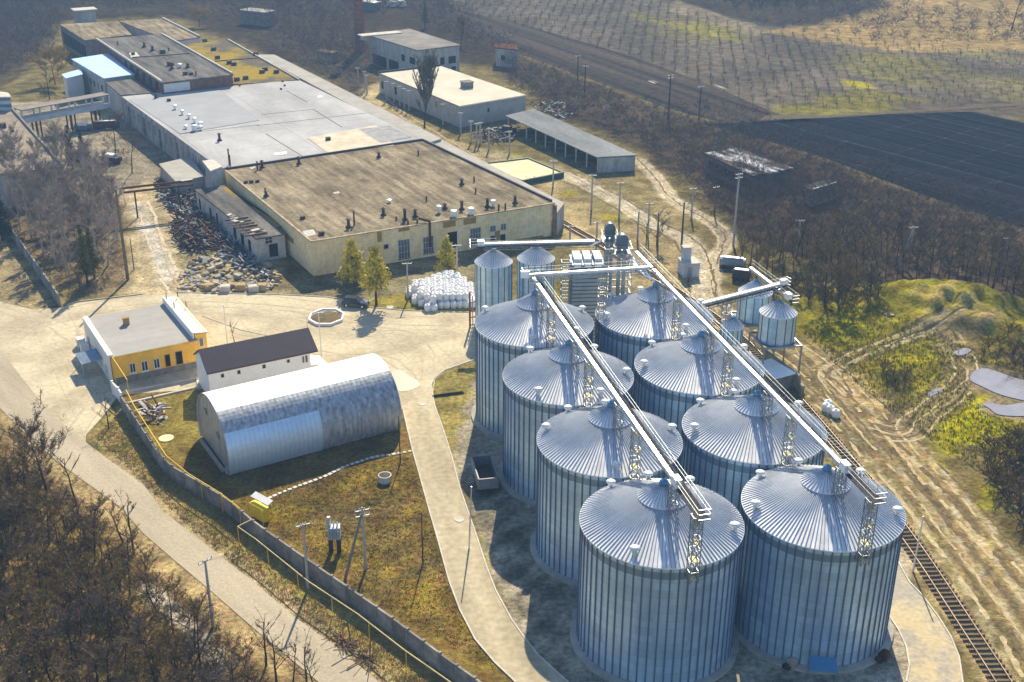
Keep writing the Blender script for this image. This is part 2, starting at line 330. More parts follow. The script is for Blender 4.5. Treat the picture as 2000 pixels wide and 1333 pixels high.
paint([(1880, 720), (1930, 710), (1985, 728), (2090, 755), (2090, 822), (1990, 824), (1935, 815), (1905, 795), (1925, 775), (1885, 755)], (0.20, 0.16, 0.09), 1.5, 1, rag=.8, rs=.6)
# railway bed
TRK = [(1060, 404), (1090, 432), (1165, 473), (1420, 632), (1520, 742), (1600, 832), (1700, 955), (1790, 1075), (1897, 1240), (1958, 1333), (2010, 1420)]
paintline(TRK, 3.4, (0.38, 0.29, 0.15), 1, .9, .4)
# the compound
paint([(225, 775), (385, 770), (800, 840), (880, 1150), (1010, 1340), (880, 1340), (640, 1130), (480, 1010), (330, 920)], (0.175, 0.12, 0.036), 1.5, rag=.5, rs=.4)
paint([(250, 800), (390, 760), (395, 860), (330, 900)], (0.27, 0.22, 0.05), 3, .8, rag=2, rs=.4)
paint([(440, 960), (800, 890), (880, 1150), (1000, 1330), (700, 1160), (520, 1020)], (0.23, 0.165, 0.025), 3, .8, rag=2, rs=.4, patch=.35)
paint([(560, 980), (800, 960), (850, 1120), (760, 1180), (640, 1080)], (0.13, 0.10, 0.04), 3, .7, rag=2, rs=.5, patch=.6)
paint([(170, 855), (235, 790), (330, 925), (500, 1050), (900, 1345), (740, 1345), (580, 1205), (380, 1040)], (0.34, 0.265, 0.10), 1.5, .9, rag=.6, rs=.5)
paint([(180, 850), (230, 800), (400, 985), (640, 1180), (900, 1400), (840, 1400), (560, 1150), (380, 1010)], (0.24, 0.19, 0.05), 2, .8, rag=1, rs=.5, patch=.4)
paint([(-60, 780), (0, 800), (130, 900), (260, 1010), (420, 1160), (640, 1345), (-200, 1500)], (0.165, 0.115, 0.05), 2, rag=1, rs=.4)
paint([(-60, 900), (100, 930), (300, 1150), (400, 1345), (-100, 1400)], (0.20, 0.145, 0.045), 4, .8, rag=2, rs=.4, patch=.25)
paintline([(0, 798), (46, 844), (115, 905), (237, 993), (337, 1092), (413, 1156), (500, 1233), (640, 1348)], 3.0, (0.40, 0.30, 0.15), 1, .8, .5, 1.2)
paintline([(217, 902), (319, 1000), (500, 1141), (663, 1268), (760, 1350)], 2.2, (0.44, 0.34, 0.18), 1, .9, .5, -0.4)
paintline([(240, 935), (330, 1020), (500, 1160), (690, 1310)], .5, MUD, .5, .6, .2, -2.0)
paintline([(345, 1120), (420, 1190), (500, 1280)], 1.8, (0.50, 0.46, 0.40), 1, .7, .6, 3.5)
paint([(690, 575), (790, 560), (920, 600), (910, 612), (790, 606), (710, 596)], (0.22, 0.185, 0.04), 1, rag=.3, rs=.5)
paint([(540, 560), (620, 540), (930, 480), (940, 560), (790, 575), (680, 588), (560, 575)], (0.20, 0.175, 0.10), 2, rag=.5, rs=.5)
paint([(842, 754), (865, 725), (925, 705), (1000, 900), (1040, 1210), (960, 1130), (880, 900)], (0.29, 0.24, 0.075), 1, rag=.5, rs=.5)
paint([(880, 905), (925, 745), (985, 700), (1300, 640), (1770, 1060), (1790, 1340), (1700, 1420), (1080, 1420), (1010, 1250), (905, 960)], (0.335, 0.295, 0.22), 1.2, rag=.9, rs=.6)
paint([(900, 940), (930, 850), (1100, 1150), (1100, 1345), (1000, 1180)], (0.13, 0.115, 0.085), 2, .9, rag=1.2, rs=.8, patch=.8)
gm = bpy.data.meshes.new('ground')
idx = np.arange(NXg * NYg).reshape(NYg, NXg)
quads = np.stack([idx[:-1, :-1], idx[:-1, 1:], idx[1:, 1:], idx[1:, :-1]], -1).reshape(-1, 4)
gm.vertices.add(len(X1)); gm.vertices.foreach_set('co', np.stack([X1, Y1, Z1], 1).astype(np.float32).ravel())
gm.loops.add(quads.size); gm.loops.foreach_set('vertex_index', quads.ravel().astype(np.int32))
gm.polygons.add(len(quads)); gm.polygons.foreach_set('loop_start', np.arange(0, quads.size, 4, dtype=np.int32)); gm.polygons.foreach_set('loop_total', np.full(len(quads), 4, dtype=np.int32))
gm.update(calc_edges=True); gm.polygons.foreach_set('use_smooth', np.ones(len(quads), bool))
ca = gm.color_attributes.new('soil', 'FLOAT_COLOR', 'POINT'); ca.data.foreach_set('color', np.concatenate([CC, np.ones((len(CC), 1))], 1).astype(np.float32).ravel())
def ground_material():
    m = bpy.data.materials.new('soil_and_grass'); m.use_nodes = True; n = m.node_tree.nodes; l = m.node_tree.links; b = n['Principled BSDF']
    b.inputs['Roughness'].default_value = 0.95; b.inputs['Specular IOR Level'].default_value = 0.0
    at = n.new('ShaderNodeAttribute'); at.attribute_name = 'soil'
    tc = n.new('ShaderNodeTexCoord'); out = at.outputs['Color']
    ns = []
    for s, d, lo, hi, a, bb in ((0.035, 3, .35, .65, .78, 1.22), (0.28, 5, .33, .67, .66, 1.34), (1.7, 4, .32, .68, .62, 1.38), (7.0, 3, .3, .7, .72, 1.28)):
        t = n.new('ShaderNodeTexNoise'); t.inputs['Scale'].default_value = s; t.inputs['Detail'].default_value = d; l.new(tc.outputs['Object'], t.inputs['Vector'])
        mr = n.new('ShaderNodeMapRange'); mr.inputs[1].default_value = lo; mr.inputs[2].default_value = hi; mr.inputs[3].default_value = a; mr.inputs[4].default_value = bb; l.new(t.outputs[0], mr.inputs[0])
        vm = n.new('ShaderNodeVectorMath'); vm.operation = 'SCALE'; l.new(out, vm.inputs[0]); l.new(mr.outputs[0], vm.inputs['Scale']); out = vm.outputs[0]; ns.append(t)
    # a drift of hue between green and straw
    t = n.new('ShaderNodeTexNoise'); t.inputs['Scale'].default_value = 0.6; t.inputs['Detail'].default_value = 5; l.new(tc.outputs['Object'], t.inputs['Vector'])
    hs = n.new('ShaderNodeHueSaturation'); mr = n.new('ShaderNodeMapRange'); mr.inputs[1].default_value = .3; mr.inputs[2].default_value = .7; mr.inputs[3].default_value = .475; mr.inputs[4].default_value = .525
    l.new(t.outputs[0], mr.inputs[0]); l.new(mr.outputs[0], hs.inputs['Hue']); l.new(out, hs.inputs['Color'])
    l.new(hs.outputs[0], b.inputs['Base Color'])
    bp = n.new('ShaderNodeBump'); bp.inputs['Strength'].default_value = 0.6; bp.inputs['Distance'].default_value = 0.35
    ad = n.new('ShaderNodeMath'); ad.operation = 'ADD'; l.new(ns[2].outputs[0], ad.inputs[0]); l.new(ns[3].outputs[0], ad.inputs[1])
    l.new(ad.outputs[0], bp.inputs['Height']); l.new(bp.outputs[0], b.inputs['Normal'])
    return m
gm.materials.append(ground_material())
go = bpy.data.objects.new('ground', gm); COL.objects.link(go); struct(go)

# roads and yards
roadm = mat('worn_asphalt', (0.42, 0.365, 0.275), 0.9, 0, 0.16, 0.25, fine=3, finev=.12, stretch=(9, 1.2, 1), rotz=R(-48), bump=.1)
yardm = mat('sandy_concrete', (0.40, 0.345, 0.245), 0.9, 0, 0.2, 0.12, col2=(0.56, 0.49, 0.35), fine=1.5, finev=.14, bump=.15, fac=(.38, .6))
innerm = mat('sandy_roadway', (0.36, 0.31, 0.215), 0.9, 0, 0.2, 0.25, col2=(0.52, 0.455, 0.33), fine=1.3, finev=.16, stretch=(1, 7, 1), rotz=R(12), bump=.15)
ringm = mat('ring_road_concrete', (0.36, 0.33, 0.28), 0.9, 0, 0.15, 0.25, col2=(0.50, 0.42, 0.27), fine=2, finev=.12, fac=(.42, .56))
yardm = mults(yardm, lines((*dirv(29), 0), 6.0, 0.10, 0.80, 0.0)); yardm = mults(yardm, lines((*dirv(119), 0), 6.0, 0.10, 0.80, 0.0))
def sheet(name, pts, z, m):
    b = MB(); b.sheet(GG(pts), z); o = b.build(name, m); return struct(o)
ROAD_R = [(-60, 590), (0, 683), (51, 749), (102, 813), (163, 861), (217, 902), (281, 948), (319, 1000), (370, 1039), (500, 1141), (577, 1207), (663, 1268), (730, 1325), (900, 1470)]
ROAD_L = [(780, 1470), (622, 1333), (500, 1232), (413, 1156), (337, 1092), (281, 1044), (237, 993), (115, 905), (46, 844), (0, 798), (-60, 740)]
sheet('road', ROAD_R + ROAD_L, 0.05, roadm)
sheet('yard', [(-80, 560), (0, 590), (60, 604), (118, 602), (150, 592), (280, 577), (345, 573), (540, 577), (640, 582), (690, 590), (714, 600), (790, 607), (915, 611), (1120, 600), (1160, 640), (1120, 700), (925, 706), (870, 725), (846, 745), (840, 765), (845, 790), (800, 800), (785, 800), (640, 760), (400, 760), (232, 772), (200, 815), (168, 850), (168, 866), (102, 816), (51, 752), (0, 686), (-80, 585)], 0.025, yardm)
INNER_L = [(786, 795), (796, 840), (806, 882), (821, 935), (837, 993), (857, 1062), (877, 1136), (898, 1192), (928, 1250), (967, 1296), (1000, 1327), (1060, 1390)]
INNER_R = [(842, 754), (849, 793), (867, 844), (883, 895), (898, 953), (913, 997), (931, 1049), (951, 1110), (969, 1156), (1000, 1213), (1025, 1248), (1051, 1281), (1112, 1336), (1180, 1390)]
sheet('roadway', INNER_L + INNER_R[::-1], 0.075, innerm)
RING_O = [(1480, 760), (1560, 850), (1680, 1000), (1755, 1100), (1776, 1138), (1800, 1163), (1832, 1205), (1857, 1245), (1873, 1285), (1880, 1333), (1885, 1420)]
RING_I = [(1765, 1420), (1770, 1333), (1776, 1300), (1770, 1265), (1755, 1232), (1735, 1202), (1690, 1130), (1600, 1000), (1440, 800)]
sheet('ring_road', RING_O + RING_I, 0.04, ringm)
def kerb(pts, wid=0.16, h=0.14, z0=0.0, name='kerb', m=None):
    P = GG(pts); b = MB()
    for p, q in zip(P[:-1], P[1:]): b.bar((p[0], p[1], z0 + h / 2), (q[0], q[1], z0 + h / 2), wid, h + (rnd.random() * .004))
    return struct(b.build(name, m or paleconcrete))
kerb(INNER_L); kerb(INNER_R + []); kerb([(842, 754), (846, 742), (868, 724), (925, 704)])
kerb(RING_O[2:]); kerb(RING_I[1:-2]); kerb([(345, 572), (540, 576), (640, 581), (692, 590), (714, 600), (790, 607), (915, 611)])
kerb([(130, 597), (150, 590), (280, 575)]); kerb([(395, 618), (470, 645), (540, 660)], .12, .1)
kerb([(238, 768), (385, 740)], .3, .25); kerb([(244, 790), (388, 757), (385, 740)], .3, .2)
# puddles, water, snow
waterm = mat('still_water', (0.27, 0.26, 0.29), 0.06, 0, 0.1, 0.3, spec=0.6)  # murky base lifted to lilac-grey, painting in the sky's reflection
dampm = mat('damp_concrete', (0.22, 0.195, 0.14), 0.35, 0, 0.1, 0.5, spec=0.4)
snowm = mat('old_snow', (0.24, 0.23, 0.22), 0.7, 0, 0.08, 0.6)
def blob(pts, n=4):
    P = GG(pts); out = []
    for k in range(len(P)):
        a, b, c = P[k - 1], P[k], P[(k + 1) % len(P)]
        p0 = lerp(a, b, .5); p2 = lerp(b, c, .5)
        for i in range(n):
            t = i / n; q = lerp(lerp(p0, b, t), lerp(b, p2, t), t); out.append(q)
    return out
def pool(name, pts, z, m):
    b = MB(); b.sheet(blob(pts), z); return struct(b.build(name, m))
pool('pond_water', [(1895, 735), (1905, 722), (1930, 720), (1975, 738), (2080, 765), (2080, 800), (1995, 783), (1950, 772), (1920, 757), (1893, 745)], 0.10, waterm)
pool('pond_water', [(1915, 790), (1935, 787), (1960, 795), (2010, 785), (2060, 790), (2060, 812), (1990, 815), (1945, 812), (1935, 800)], 0.10, waterm)
pool('puddle_water', [(1858, 690), (1880, 680), (1900, 683), (1890, 693), (1872, 697)], 0.10, waterm)
pool('puddle_water', [(1815, 765), (1835, 758), (1842, 762), (1822, 775), (1810, 778)], 0.10, waterm)
pool('puddle', [(764, 722), (785, 723), (800, 736), (822, 748), (818, 757), (795, 765), (775, 766), (765, 745)], 0.05, dampm)
for (u, v, L_, n_) in ((1264, 157, 55, 2), (1415, 172, 60, 2)):
    for k in range(n_):
        du, dv = rnd.uniform(-.5, .5) * L_, rnd.uniform(-2.5, 2.5); dv += du * .34; w_ = rnd.uniform(.25, .5) * L_; hh = rnd.uniform(.5, 1.3)
        pool('snow_patch', [(u + du - w_ / 2, v + dv - w_ * .17), (u + du, v + dv - hh), (u + du + w_ / 2, v + dv + w_ * .17), (u + du, v + dv + hh)], 0.09 + .004 * k, snowm)
# wheel ruts and tyre marks
rutm = [mat('rut_mud', (.15, .115, .065), .85, 0, .3, 1.2, fine=4, finev=.2), mat('rut_dust', (.43, .35, .21), .9, 0, .25, 1.0, fine=4, finev=.15), mat('tyre_smear', (.455, .395, .28), .9, 0, .14, .5, fine=3, finev=.1), mat('pale_scrape', (.54, .47, .345), .9, 0, .12, .5, fine=3, finev=.1)]
def ribbon(name, pts, off, wid, z, m, brk=.15, seed=1):
    r2 = random.Random(seed); P = GG(pts)
    for _ in range(3):
        Q = [P[0]]
        for a, b in zip(P[:-1], P[1:]): Q += [lerp(a, b, .25), lerp(a, b, .75)]
        P = Q + [P[-1]]
    D = [0.0]
    for a, b in zip(P[:-1], P[1:]): D.append(D[-1] + math.hypot(b[0] - a[0], b[1] - a[1]))
    n = int(D[-1] / .7); b = MB(); prev = None; j = 0; gap = 0; wob_ = 0
    for i in range(n + 1):
        s = D[-1] * i / n
        while j < len(D) - 2 and D[j + 1] < s: j += 1
        t = (s - D[j]) / max(1e-6, D[j + 1] - D[j]); x, y = lerp(P[j], P[j + 1], t); dx, dy = P[j + 1][0] - P[j][0], P[j + 1][1] - P[j][1]; L = math.hypot(dx, dy) + 1e-9
        wob_ = wob_ * .93 + r2.gauss(0, .09); nx, ny = -dy / L, dx / L; o = off + wob_; w = wid * r2.uniform(.35, 1.1)
        c = [(x + nx * (o + w / 2), y + ny * (o + w / 2)), (x + nx * (o - w / 2), y + ny * (o - w / 2))]
        cur = [(p[0], p[1], GZ(*p) + z) for p in c]
        gap = gap - 1 if gap > 0 else (r2.randint(1, 5) if r2.random() < brk else 0)
        if prev and not gap: b.add([prev[0], prev[1], cur[1], cur[0]], [(0, 1, 2, 3)])
        prev = cur
    if b.v: struct(b.build(name, m))
RA = [(1420, 625), (1540, 690), (1660, 800), (1800, 960), (1960, 1160), (2080, 1330)]
RB = [(1640, 770), (1612, 728), (1680, 690), (1780, 655), (1850, 640), (1900, 628)]
RC = [(1700, 830), (1765, 850), (1780, 820), (1850, 770), (1885, 735), (1875, 700), (1850, 665), (1830, 650)]
k = 0
for path, lst in ((RA, ((-5.2, .5, 0), (-3.6, .7, 1), (-2.4, .6, 0), (-1.2, .5, 1), (.2, .7, 0), (1.3, .6, 1), (2.6, .8, 0), (4.2, .5, 1), (5.4, .5, 0))), (RB, ((-1.7, .5, 0), (-.8, .5, 1), (.3, .55, 0), (1.2, .4, 1), (2.0, .5, 0))), (RC, ((-2.6, .45, 1), (-1.7, .5, 0), (-.7, .45, 1), (.4, .55, 0), (1.3, .45, 1), (2.2, .5, 0)))):
    for off, wd, mi in lst: k += 1; ribbon('wheel_rut', path, off, wd, .010 + .0010 * k, rutm[mi], .12, k)
for path, lst in (([(1245, 310), (1285, 350), (1315, 392), (1402, 442), (1423, 470), (1397, 510), (1385, 560), (1440, 650)], ((-1.3, .5, 1), (.9, .5, 1), (-.2, .4, 0))), ([(1100, 340), (1210, 395), (1275, 440), (1345, 468), (1372, 520), (1380, 590)], ((-1.2, .6, 1), (.8, .6, 1), (2.2, .5, 0), (-2.6, .5, 0))), ([(270, 395), (300, 470), (335, 560), (360, 600)], ((-1.0, .6, 3), (.9, .5, 1), (2.0, .8, 3))), ([(745, 185), (770, 215), (850, 262), (960, 330)], ((-1, .5, 1), (.8, .5, 1)))):
    for off, wd, mi in lst: k += 1; ribbon('wheel_rut', path, off, wd, .010 + .0010 * k, rutm[mi], .06, k)
for path, lst in (([(0, 600), (120, 650), (180, 760), (110, 860)], ((-.8, .35, 2), (.8, .35, 2), (3.0, .3, 2))), ([(60, 640), (280, 590), (560, 600), (760, 640), (880, 640)], ((-.8, .35, 2), (.8, .35, 2), (-3.5, .4, 3), (4.6, .35, 2))), ([(640, 700), (760, 690), (815, 760), (830, 900), (880, 1080), (960, 1240), (1060, 1360)], ((-.8, .4, 2), (.8, .4, 2), (-.2, .3, 3))), ([(680, 660), (800, 640), (850, 700), (815, 790), (850, 980)], ((-.7, .3, 2), (.7, .3, 2))), ([(440, 650), (620, 690), (740, 700), (800, 660)], ((-.7, .3, 2), (.7, .3, 2)))):
    for off, wd, mi in lst: k += 1; ribbon('tyre_mark', path, off, wd, .028 + .0004 * k, rutm[mi], .02, k)
# ploughed fields
def field_material(name, col, col2, d, period, width, gain, d2=None):
    m = mat(name, col, 0.95, 0, 0.2, 0.22, col2=col2, fine=.5, finev=.3, stretch=(45, 1.1, 1), rotz=R(d), fac=(.3, .7))
    nrm = dirv(d + 90)
    m = mults(m, lines((*nrm, 0), period, width, gain, 1.0))
    if d2: m = mults(m, lines((*dirv(d2[0] + 90), 0), d2[1], d2[2], d2[3], 1.5))
    return m
fa = math.degrees(math.atan2(G(1500, 228)[1] - G(1010, 60)[1], G(1500, 228)[0] - G(1010, 60)[0]))
pl = field_material('ploughed_soil', (0.018, 0.017, 0.019), (0.11, 0.088, 0.070), fa, 7.0, 1.6, 0.85)
sheet('ploughed_field', [(790, 0), (1000, 42), (1240, 112), (1400, 172), (1515, 222), (1600, 238), (1420, 242), (1300, 212), (1180, 165), (1020, 108), (920, 62)], 0.06, pl)
d1 = math.degrees(math.atan2(G(1985, 338)[1] - G(1600, 240)[1], G(1985, 338)[0] - G(1600, 240)[0]))
d2 = math.degrees(math.atan2(G(1790, 280)[1] - G(1975, 225)[1], G(1790, 280)[0] - G(1975, 225)[0]))
dk = field_material('dark_tilled_soil', (0.005, 0.008, 0.015), (0.022, 0.022, 0.026), d1, 7.6, 0.5, 2.7, (d2, 14.0, 0.7, 1.5))  # the soil's bluish cast is distance haze painted into the colour
sheet('dark_field', [(1380, 243), (1460, 240), (1620, 229), (1870, 219), (1900, 219), (2100, 262), (2100, 470), (2000, 446), (1800, 380), (1600, 305)], 0.06, dk)
sheet('track', [(1500, 225), (1620, 227), (2060, 198), (2060, 203), (1620, 231), (1480, 236)], 0.10, mat('track_earth', (0.12, 0.10, 0.07), .95))
# ------------------------------------------------------------------ the eight big silos
SR, SH = 7.8, 13.9
A1 = (2.96, 146.87); DV = (3.876, -16.071); EV = (16.307, 2.871)
def silo_wall():
    b = MB(); n = 116
    b.lathe((0, 0), [(SR, 0.35), (SR, SH)], n, 0)
    for k in range(58):
        a = 2 * math.pi * (k + .5) / 58; b.box((math.cos(a) * (SR + .045), math.sin(a) * (SR + .045), 0.36), (.09, .13, SH - .5), a, 1)
    for z in (2.97, 6.45, 9.93): pass
    return b
def silo_roof():
    b = MB(); n = 116; rt, zt = 2.2, SH + 2.72
    b.lathe((0, 0), [(SR + .02, SH - .12), (SR + .16, SH - .10), (SR + .16, SH + .02), (rt, zt)], n, 0)
    for k in range(116):
        a = 2 * math.pi * k / 116; c, s = math.cos(a), math.sin(a)
        b.bar(((SR + .12) * c, (SR + .12) * s, SH + .06), (rt * c, rt * s, zt + .04), .06, .13, 1)
    return b
def silo_cap():
    b = MB(); n = 36; rt, zt = 2.2, SH + 2.72
    b.lathe((0, 0), [(rt + .1, zt - .12), (rt + .24, zt + .08), (.42, zt + 1.38)], n, 0)
    for k in range(36):
        a = 2 * math.pi * k / 36; c, s = math.cos(a), math.sin(a)
        b.bar(((rt + .22) * c, (rt + .22) * s, zt + .13), (.44 * c, .44 * s, zt + 1.40), .05, .09, 1)
    return b
def collar_mb():
    b = MB(); b.lathe((0, 0), [(.40, SH + 4.02), (.38, SH + 4.25), (.42, SH + 4.28), (.42, SH + 4.5), (.26, SH + 4.66), (.02, SH + 4.7)], 16, 0); return b
SILO_TXT = [
 [('A', 'big corrugated steel silo at the far end of the left row before two slim silos'), ('A', 'big corrugated steel silo second from the far end of the left row'),
  ('A', 'big corrugated steel silo second from the near end of the left row'), ('A', 'big corrugated steel silo nearest the camera in the left row')],
 [('B', 'big corrugated steel silo at the far end of the right row by the elevators'), ('B', 'big corrugated steel silo second from the far end of the right row'),
  ('B', 'big corrugated steel silo second from the near end of the right row'), ('B', 'big corrugated steel silo nearest the camera in the right row beside the ring road')]]
VENTS = [[[160, 22, 268, 90, 320], [238, 355, 130, 60, 300], [170, 10, 272, 90, 128], [243, 341, 130, 60, 95]],
         [[200, 20, 100, 300, 140], [190, 30, 100, 300, 140], [192, 35, 100, 290, 140], [190, 341, 98, 45, 140]]]
silo0 = None
LINKS = []
for r in range(2):
    for i in range(4):
        c = (A1[0] + DV[0] * i + EV[0] * r, A1[1] + DV[1] * i + EV[1] * r, 0.0)
        LINKS.append((r, i, c))
        t = thing('grain_silo', SILO_TXT[r][i][1], 'silo', c, 'big grain silos in two rows')
        if silo0 is None:
            def loc(b):
                b.v = [(x + c[0], y + c[1], z) for x, y, z in b.v]; return b
            parts = [loc(silo_wall()).build('wall', [wallsteel, ribsteel], t), loc(silo_roof()).build('roof', [roofsteel, seamsteel], t)]
            cap = loc(silo_cap()).build('roof_cap', [brightsteel, seamsteel], parts[1]); col = loc(collar_mb()).build('collar', bluecap, parts[1], smooth=True)
            f = MB(); f.lathe((0, 0), [(SR + .75, -.1), (SR + .75, .28), (SR + .1, .40), (SR - .2, .4)], 64); parts.append(loc(f).build('foundation', concrete, t))
            v = MB(); v.lathe((0, 0), [(.26, -.3), (.26, .55), (.5, .62), (.52, .72), (.30, .86), (.02, .9)], 14); vm_ = loc(v)
            vent0 = vm_.build('roof_vent', ventwhite, parts[1], smooth=True)
            hb = MB(); hb.box((0, 0, 0), (.9, .08, 1.6), 0); silo0 = (parts, cap, col, vent0)
        else:
            P0, cap, col, vent0 = silo0
            for p in P0:
                q_ = p.copy(); COL.objects.link(q_); q_.parent = t; q_.rotation_euler = (0, 0, 0)
                if p.name.split('.')[0] == 'roof': rf = q_
            for p in (cap, col):
                q_ = p.copy(); COL.objects.link(q_); q_.parent = rf
        roof = [o for o in t.children if o.name.split('.')[0] == 'roof'][0] if silo0[0][1].parent != t else silo0[0][1]
        for k, a in enumerate(VENTS[r][i]):
            rr = SR - .75
            vv = vent0 if (r == 0 and i == 0 and k == 0) else vent0.copy()
            if vv is not vent0: COL.objects.link(vv)
            vv.parent = roof; vv.location = (rr * math.cos(R(a)), rr * math.sin(R(a)), SH + .45)
# the concrete pad under the last silos keeps its own small sheds
# ------------------------------------------------------------------ conveyors
grating = mat('dark_grating', (0.07, 0.07, 0.075), .9, 0, .2, 2)
def unit(a): L = math.hypot(*a); return (a[0] / L, a[1] / L)
def tower(name, par, p, z0, z1, az, wd=1.0, steps=True, st=None):
    b = MB(); c, s = math.cos(az), math.sin(az); h = wd / 2
    cor = [(p[0] + (x * c - y * s) * h, p[1] + (x * s + y * c) * h) for x, y in ((-1, -1), (1, -1), (1, 1), (-1, 1))]
    for x, y in cor: b.bar((x, y, z0), (x, y, z1), .09, .09)
    k = max(1, int(round((z1 - z0) / 1.15)))
    for i in range(k):
        a0 = z0 + (z1 - z0) * i / k; a1 = z0 + (z1 - z0) * (i + 1) / k
        for j in range(4):
            p0, p1 = cor[j], cor[(j + 1) % 4]
            b.bar((*p0, a0), (*p1, a1), .045, .045); b.bar((*p1, a0), (*p0, a1), .045, .045); b.bar((*p0, a1), (*p1, a1), .06, .06)
    o = b.build(name, st or greysteel, par)
    if steps:
        for i in range(int((z1 - z0) / 1.9) + 1):
            z = z0 + .4 + i * 1.9
            if z < z1 - .3:
                sb = MB(); sb.box((*p, z), (wd * 1.15, wd * .5, .07), az); sb.build('step_platform', yellowpaint, o)
    return o
def conveyor(label, p, q, z, side, ext=0.0, wt=.40, ww=.66, towers=(), group='chain conveyors above the silos', truss=0.0, walk=True, trm=None):
    t = thing('chain_conveyor', label, 'conveyor', (p[0], p[1], z), group)
    d = unit((q[0] - p[0], q[1] - p[1])); n = (d[1] * side, -d[0] * side); L = math.hypot(q[0] - p[0], q[1] - p[1]); az = math.atan2(d[1], d[0])
    b = MB(); b.bar((p[0], p[1], z + .2), (q[0], q[1], z + .2), wt, .42)
    k = int(L / 2.4)
    for i in range(1, k): b.bar((p[0] + d[0] * L * i / k - .02 * d[0], p[1] + d[1] * L * i / k, z + .2), (p[0] + d[0] * (L * i / k + .07), p[1] + d[1] * (L * i / k + .07), z + .2), wt + .09, .5)
    b.build('trough', trm or steel, t)
    hb = MB(); hb.box((q[0] + d[0] * .5, q[1] + d[1] * .5, z - .05), (1.1, wt + .25, .9), az); hb.build('drive_head', brightsteel, t)
    if walk:
        wofs = wt / 2 + ww / 2 + .05
        a = (p[0] - d[0] * 1.2 + n[0] * wofs, p[1] - d[1] * 1.2 + n[1] * wofs); e = (q[0] + d[0] * ext + n[0] * wofs, q[1] + d[1] * ext + n[1] * wofs)
        g = MB(); g.bar((*a, z - .05), (*e, z - .05), ww, .06); g.build('walkway', grating, t)
        if ext > 2:
            w2 = MB(); w2.bar((q[0] + d[0] * 1.1, q[1] + d[1] * 1.1, z - .05), (q[0] + d[0] * ext, q[1] + d[1] * ext, z - .05), wt + .1, .06); w2.build('end_platform', grating, t)
        for sgn in ((-1, 1)):
            r = MB(); o_ = wofs + sgn * ww / 2
            if sgn < 0: o_ = -wt / 2 - .06
            s0 = (p[0] - d[0] * 1.2 + n[0] * o_, p[1] - d[1] * 1.2 + n[1] * o_); s1 = (e[0] + n[0] * (o_ - wofs), e[1] + n[1] * (o_ - wofs))
            if sgn < 0: s0 = (q[0] - d[0] * 2 + n[0] * o_, q[1] - d[1] * 2 + n[1] * o_)
            LL = math.hypot(s1[0] - s0[0], s1[1] - s0[1]); kk = max(2, int(LL / 1.6))
            for hgt in (.55, 1.05): r.bar((*s0, z + hgt), (*s1, z + hgt), .03, .03)
            for i in range(kk + 1):
                x, y = s0[0] + (s1[0] - s0[0]) * i / kk, s0[1] + (s1[1] - s0[1]) * i / kk; r.bar((x, y, z - .05), (x, y, z + 1.05), .03, .03)
            r.build('handrail', greysteel, t)
        r = MB(); f0 = (e[0] - n[0] * (wofs + wt / 2), e[1] - n[1] * (wofs + wt / 2)); f1 = (e[0] + n[0] * ww / 2, e[1] + n[1] * ww / 2)
        for hgt in (.0, .55, 1.05): r.bar((*f0, z + hgt), (*f1, z + hgt), .06, .06)
        r.build('end_rail', steel, t)
    if truss:
        r = MB(); kk = int(L / 1.5)
        for sg in (-1, 1):
            o_ = (n[0] * sg * .5, n[1] * sg * .5)
            P = lambda f, zz: (p[0] + d[0] * L * f + o_[0], p[1] + d[1] * L * f + o_[1], zz)
            r.bar(P(0, z - .1), P(1, z - .1), .09, .09); r.bar(P(0, z - truss), P(1, z - truss), .09, .09)
            for i in range(kk):
                a0, a1 = i / kk, (i + 1) / kk
                r.bar(P(a0, z - truss), P((a0 + a1) / 2, z - .1), .05, .05); r.bar(P((a0 + a1) / 2, z - .1), P(a1, z - truss), .05, .05)
        r.build('truss', greysteel, t)
    for (x, y, z0, wd, stp) in towers: tower('support_tower', t, (x, y), z0, z - .06, az, wd, stp)
    return t, d, n
dA = unit(DV)
def rowpos(r, dist, side=0.0):
    return (A1[0] + EV[0] * r + dA[0] * dist - dA[1] * side * -1, A1[1] + EV[1] * r + dA[1] * dist + dA[0] * side * -1)
ZC = 19.75
STEP = math.hypot(*DV)
for r, lab, back, ext in ((0, 'long white chain conveyor with walkway above the left row of silos', -.6, 6.6), (1, 'long white chain conveyor above the right row of silos, starting at the elevators', -8.2, 6.6)):
    tw = []
    for i in range(4):
        x, y = rowpos(r, STEP * i + 8.35); tw.append((x, y, 13.0 if i < 3 else 12.7, .85, True))
        x, y = rowpos(r, STEP * i + 2.6); tw.append((x, y, SH + 2.5, .8, False))
    p = rowpos(r, back); q = rowpos(r, STEP * 3 + 2.6)
    conveyor(lab, p, q, ZC, -1, ext, towers=tw)
pA = (A1[0] - .6, A1[1] + .2)
conveyor('white cross conveyor joining the far ends of both silo rows', (A1[0] + EV[0] - 1.0, A1[1] + EV[1] - .3), (A1[0] - .8, A1[1] - .5), ZC + .9, 1, 0.8, wt=.36, ww=.5, truss=.5, trm=steel,
         towers=((A1[0] + 9.0, A1[1] + 1.4, .2, .9, True),))
TW = (15.4, 158.6); TW2 = (13.8, 161.2)
conveyor('white conveyor with railed walkway passing over the two slim silos', (TW2[0] - .8, TW2[1] + 18.6), (-4.5, 178.2), 13.5, -1, 2.2, wt=.5, ww=.7, truss=.6, trm=steel)
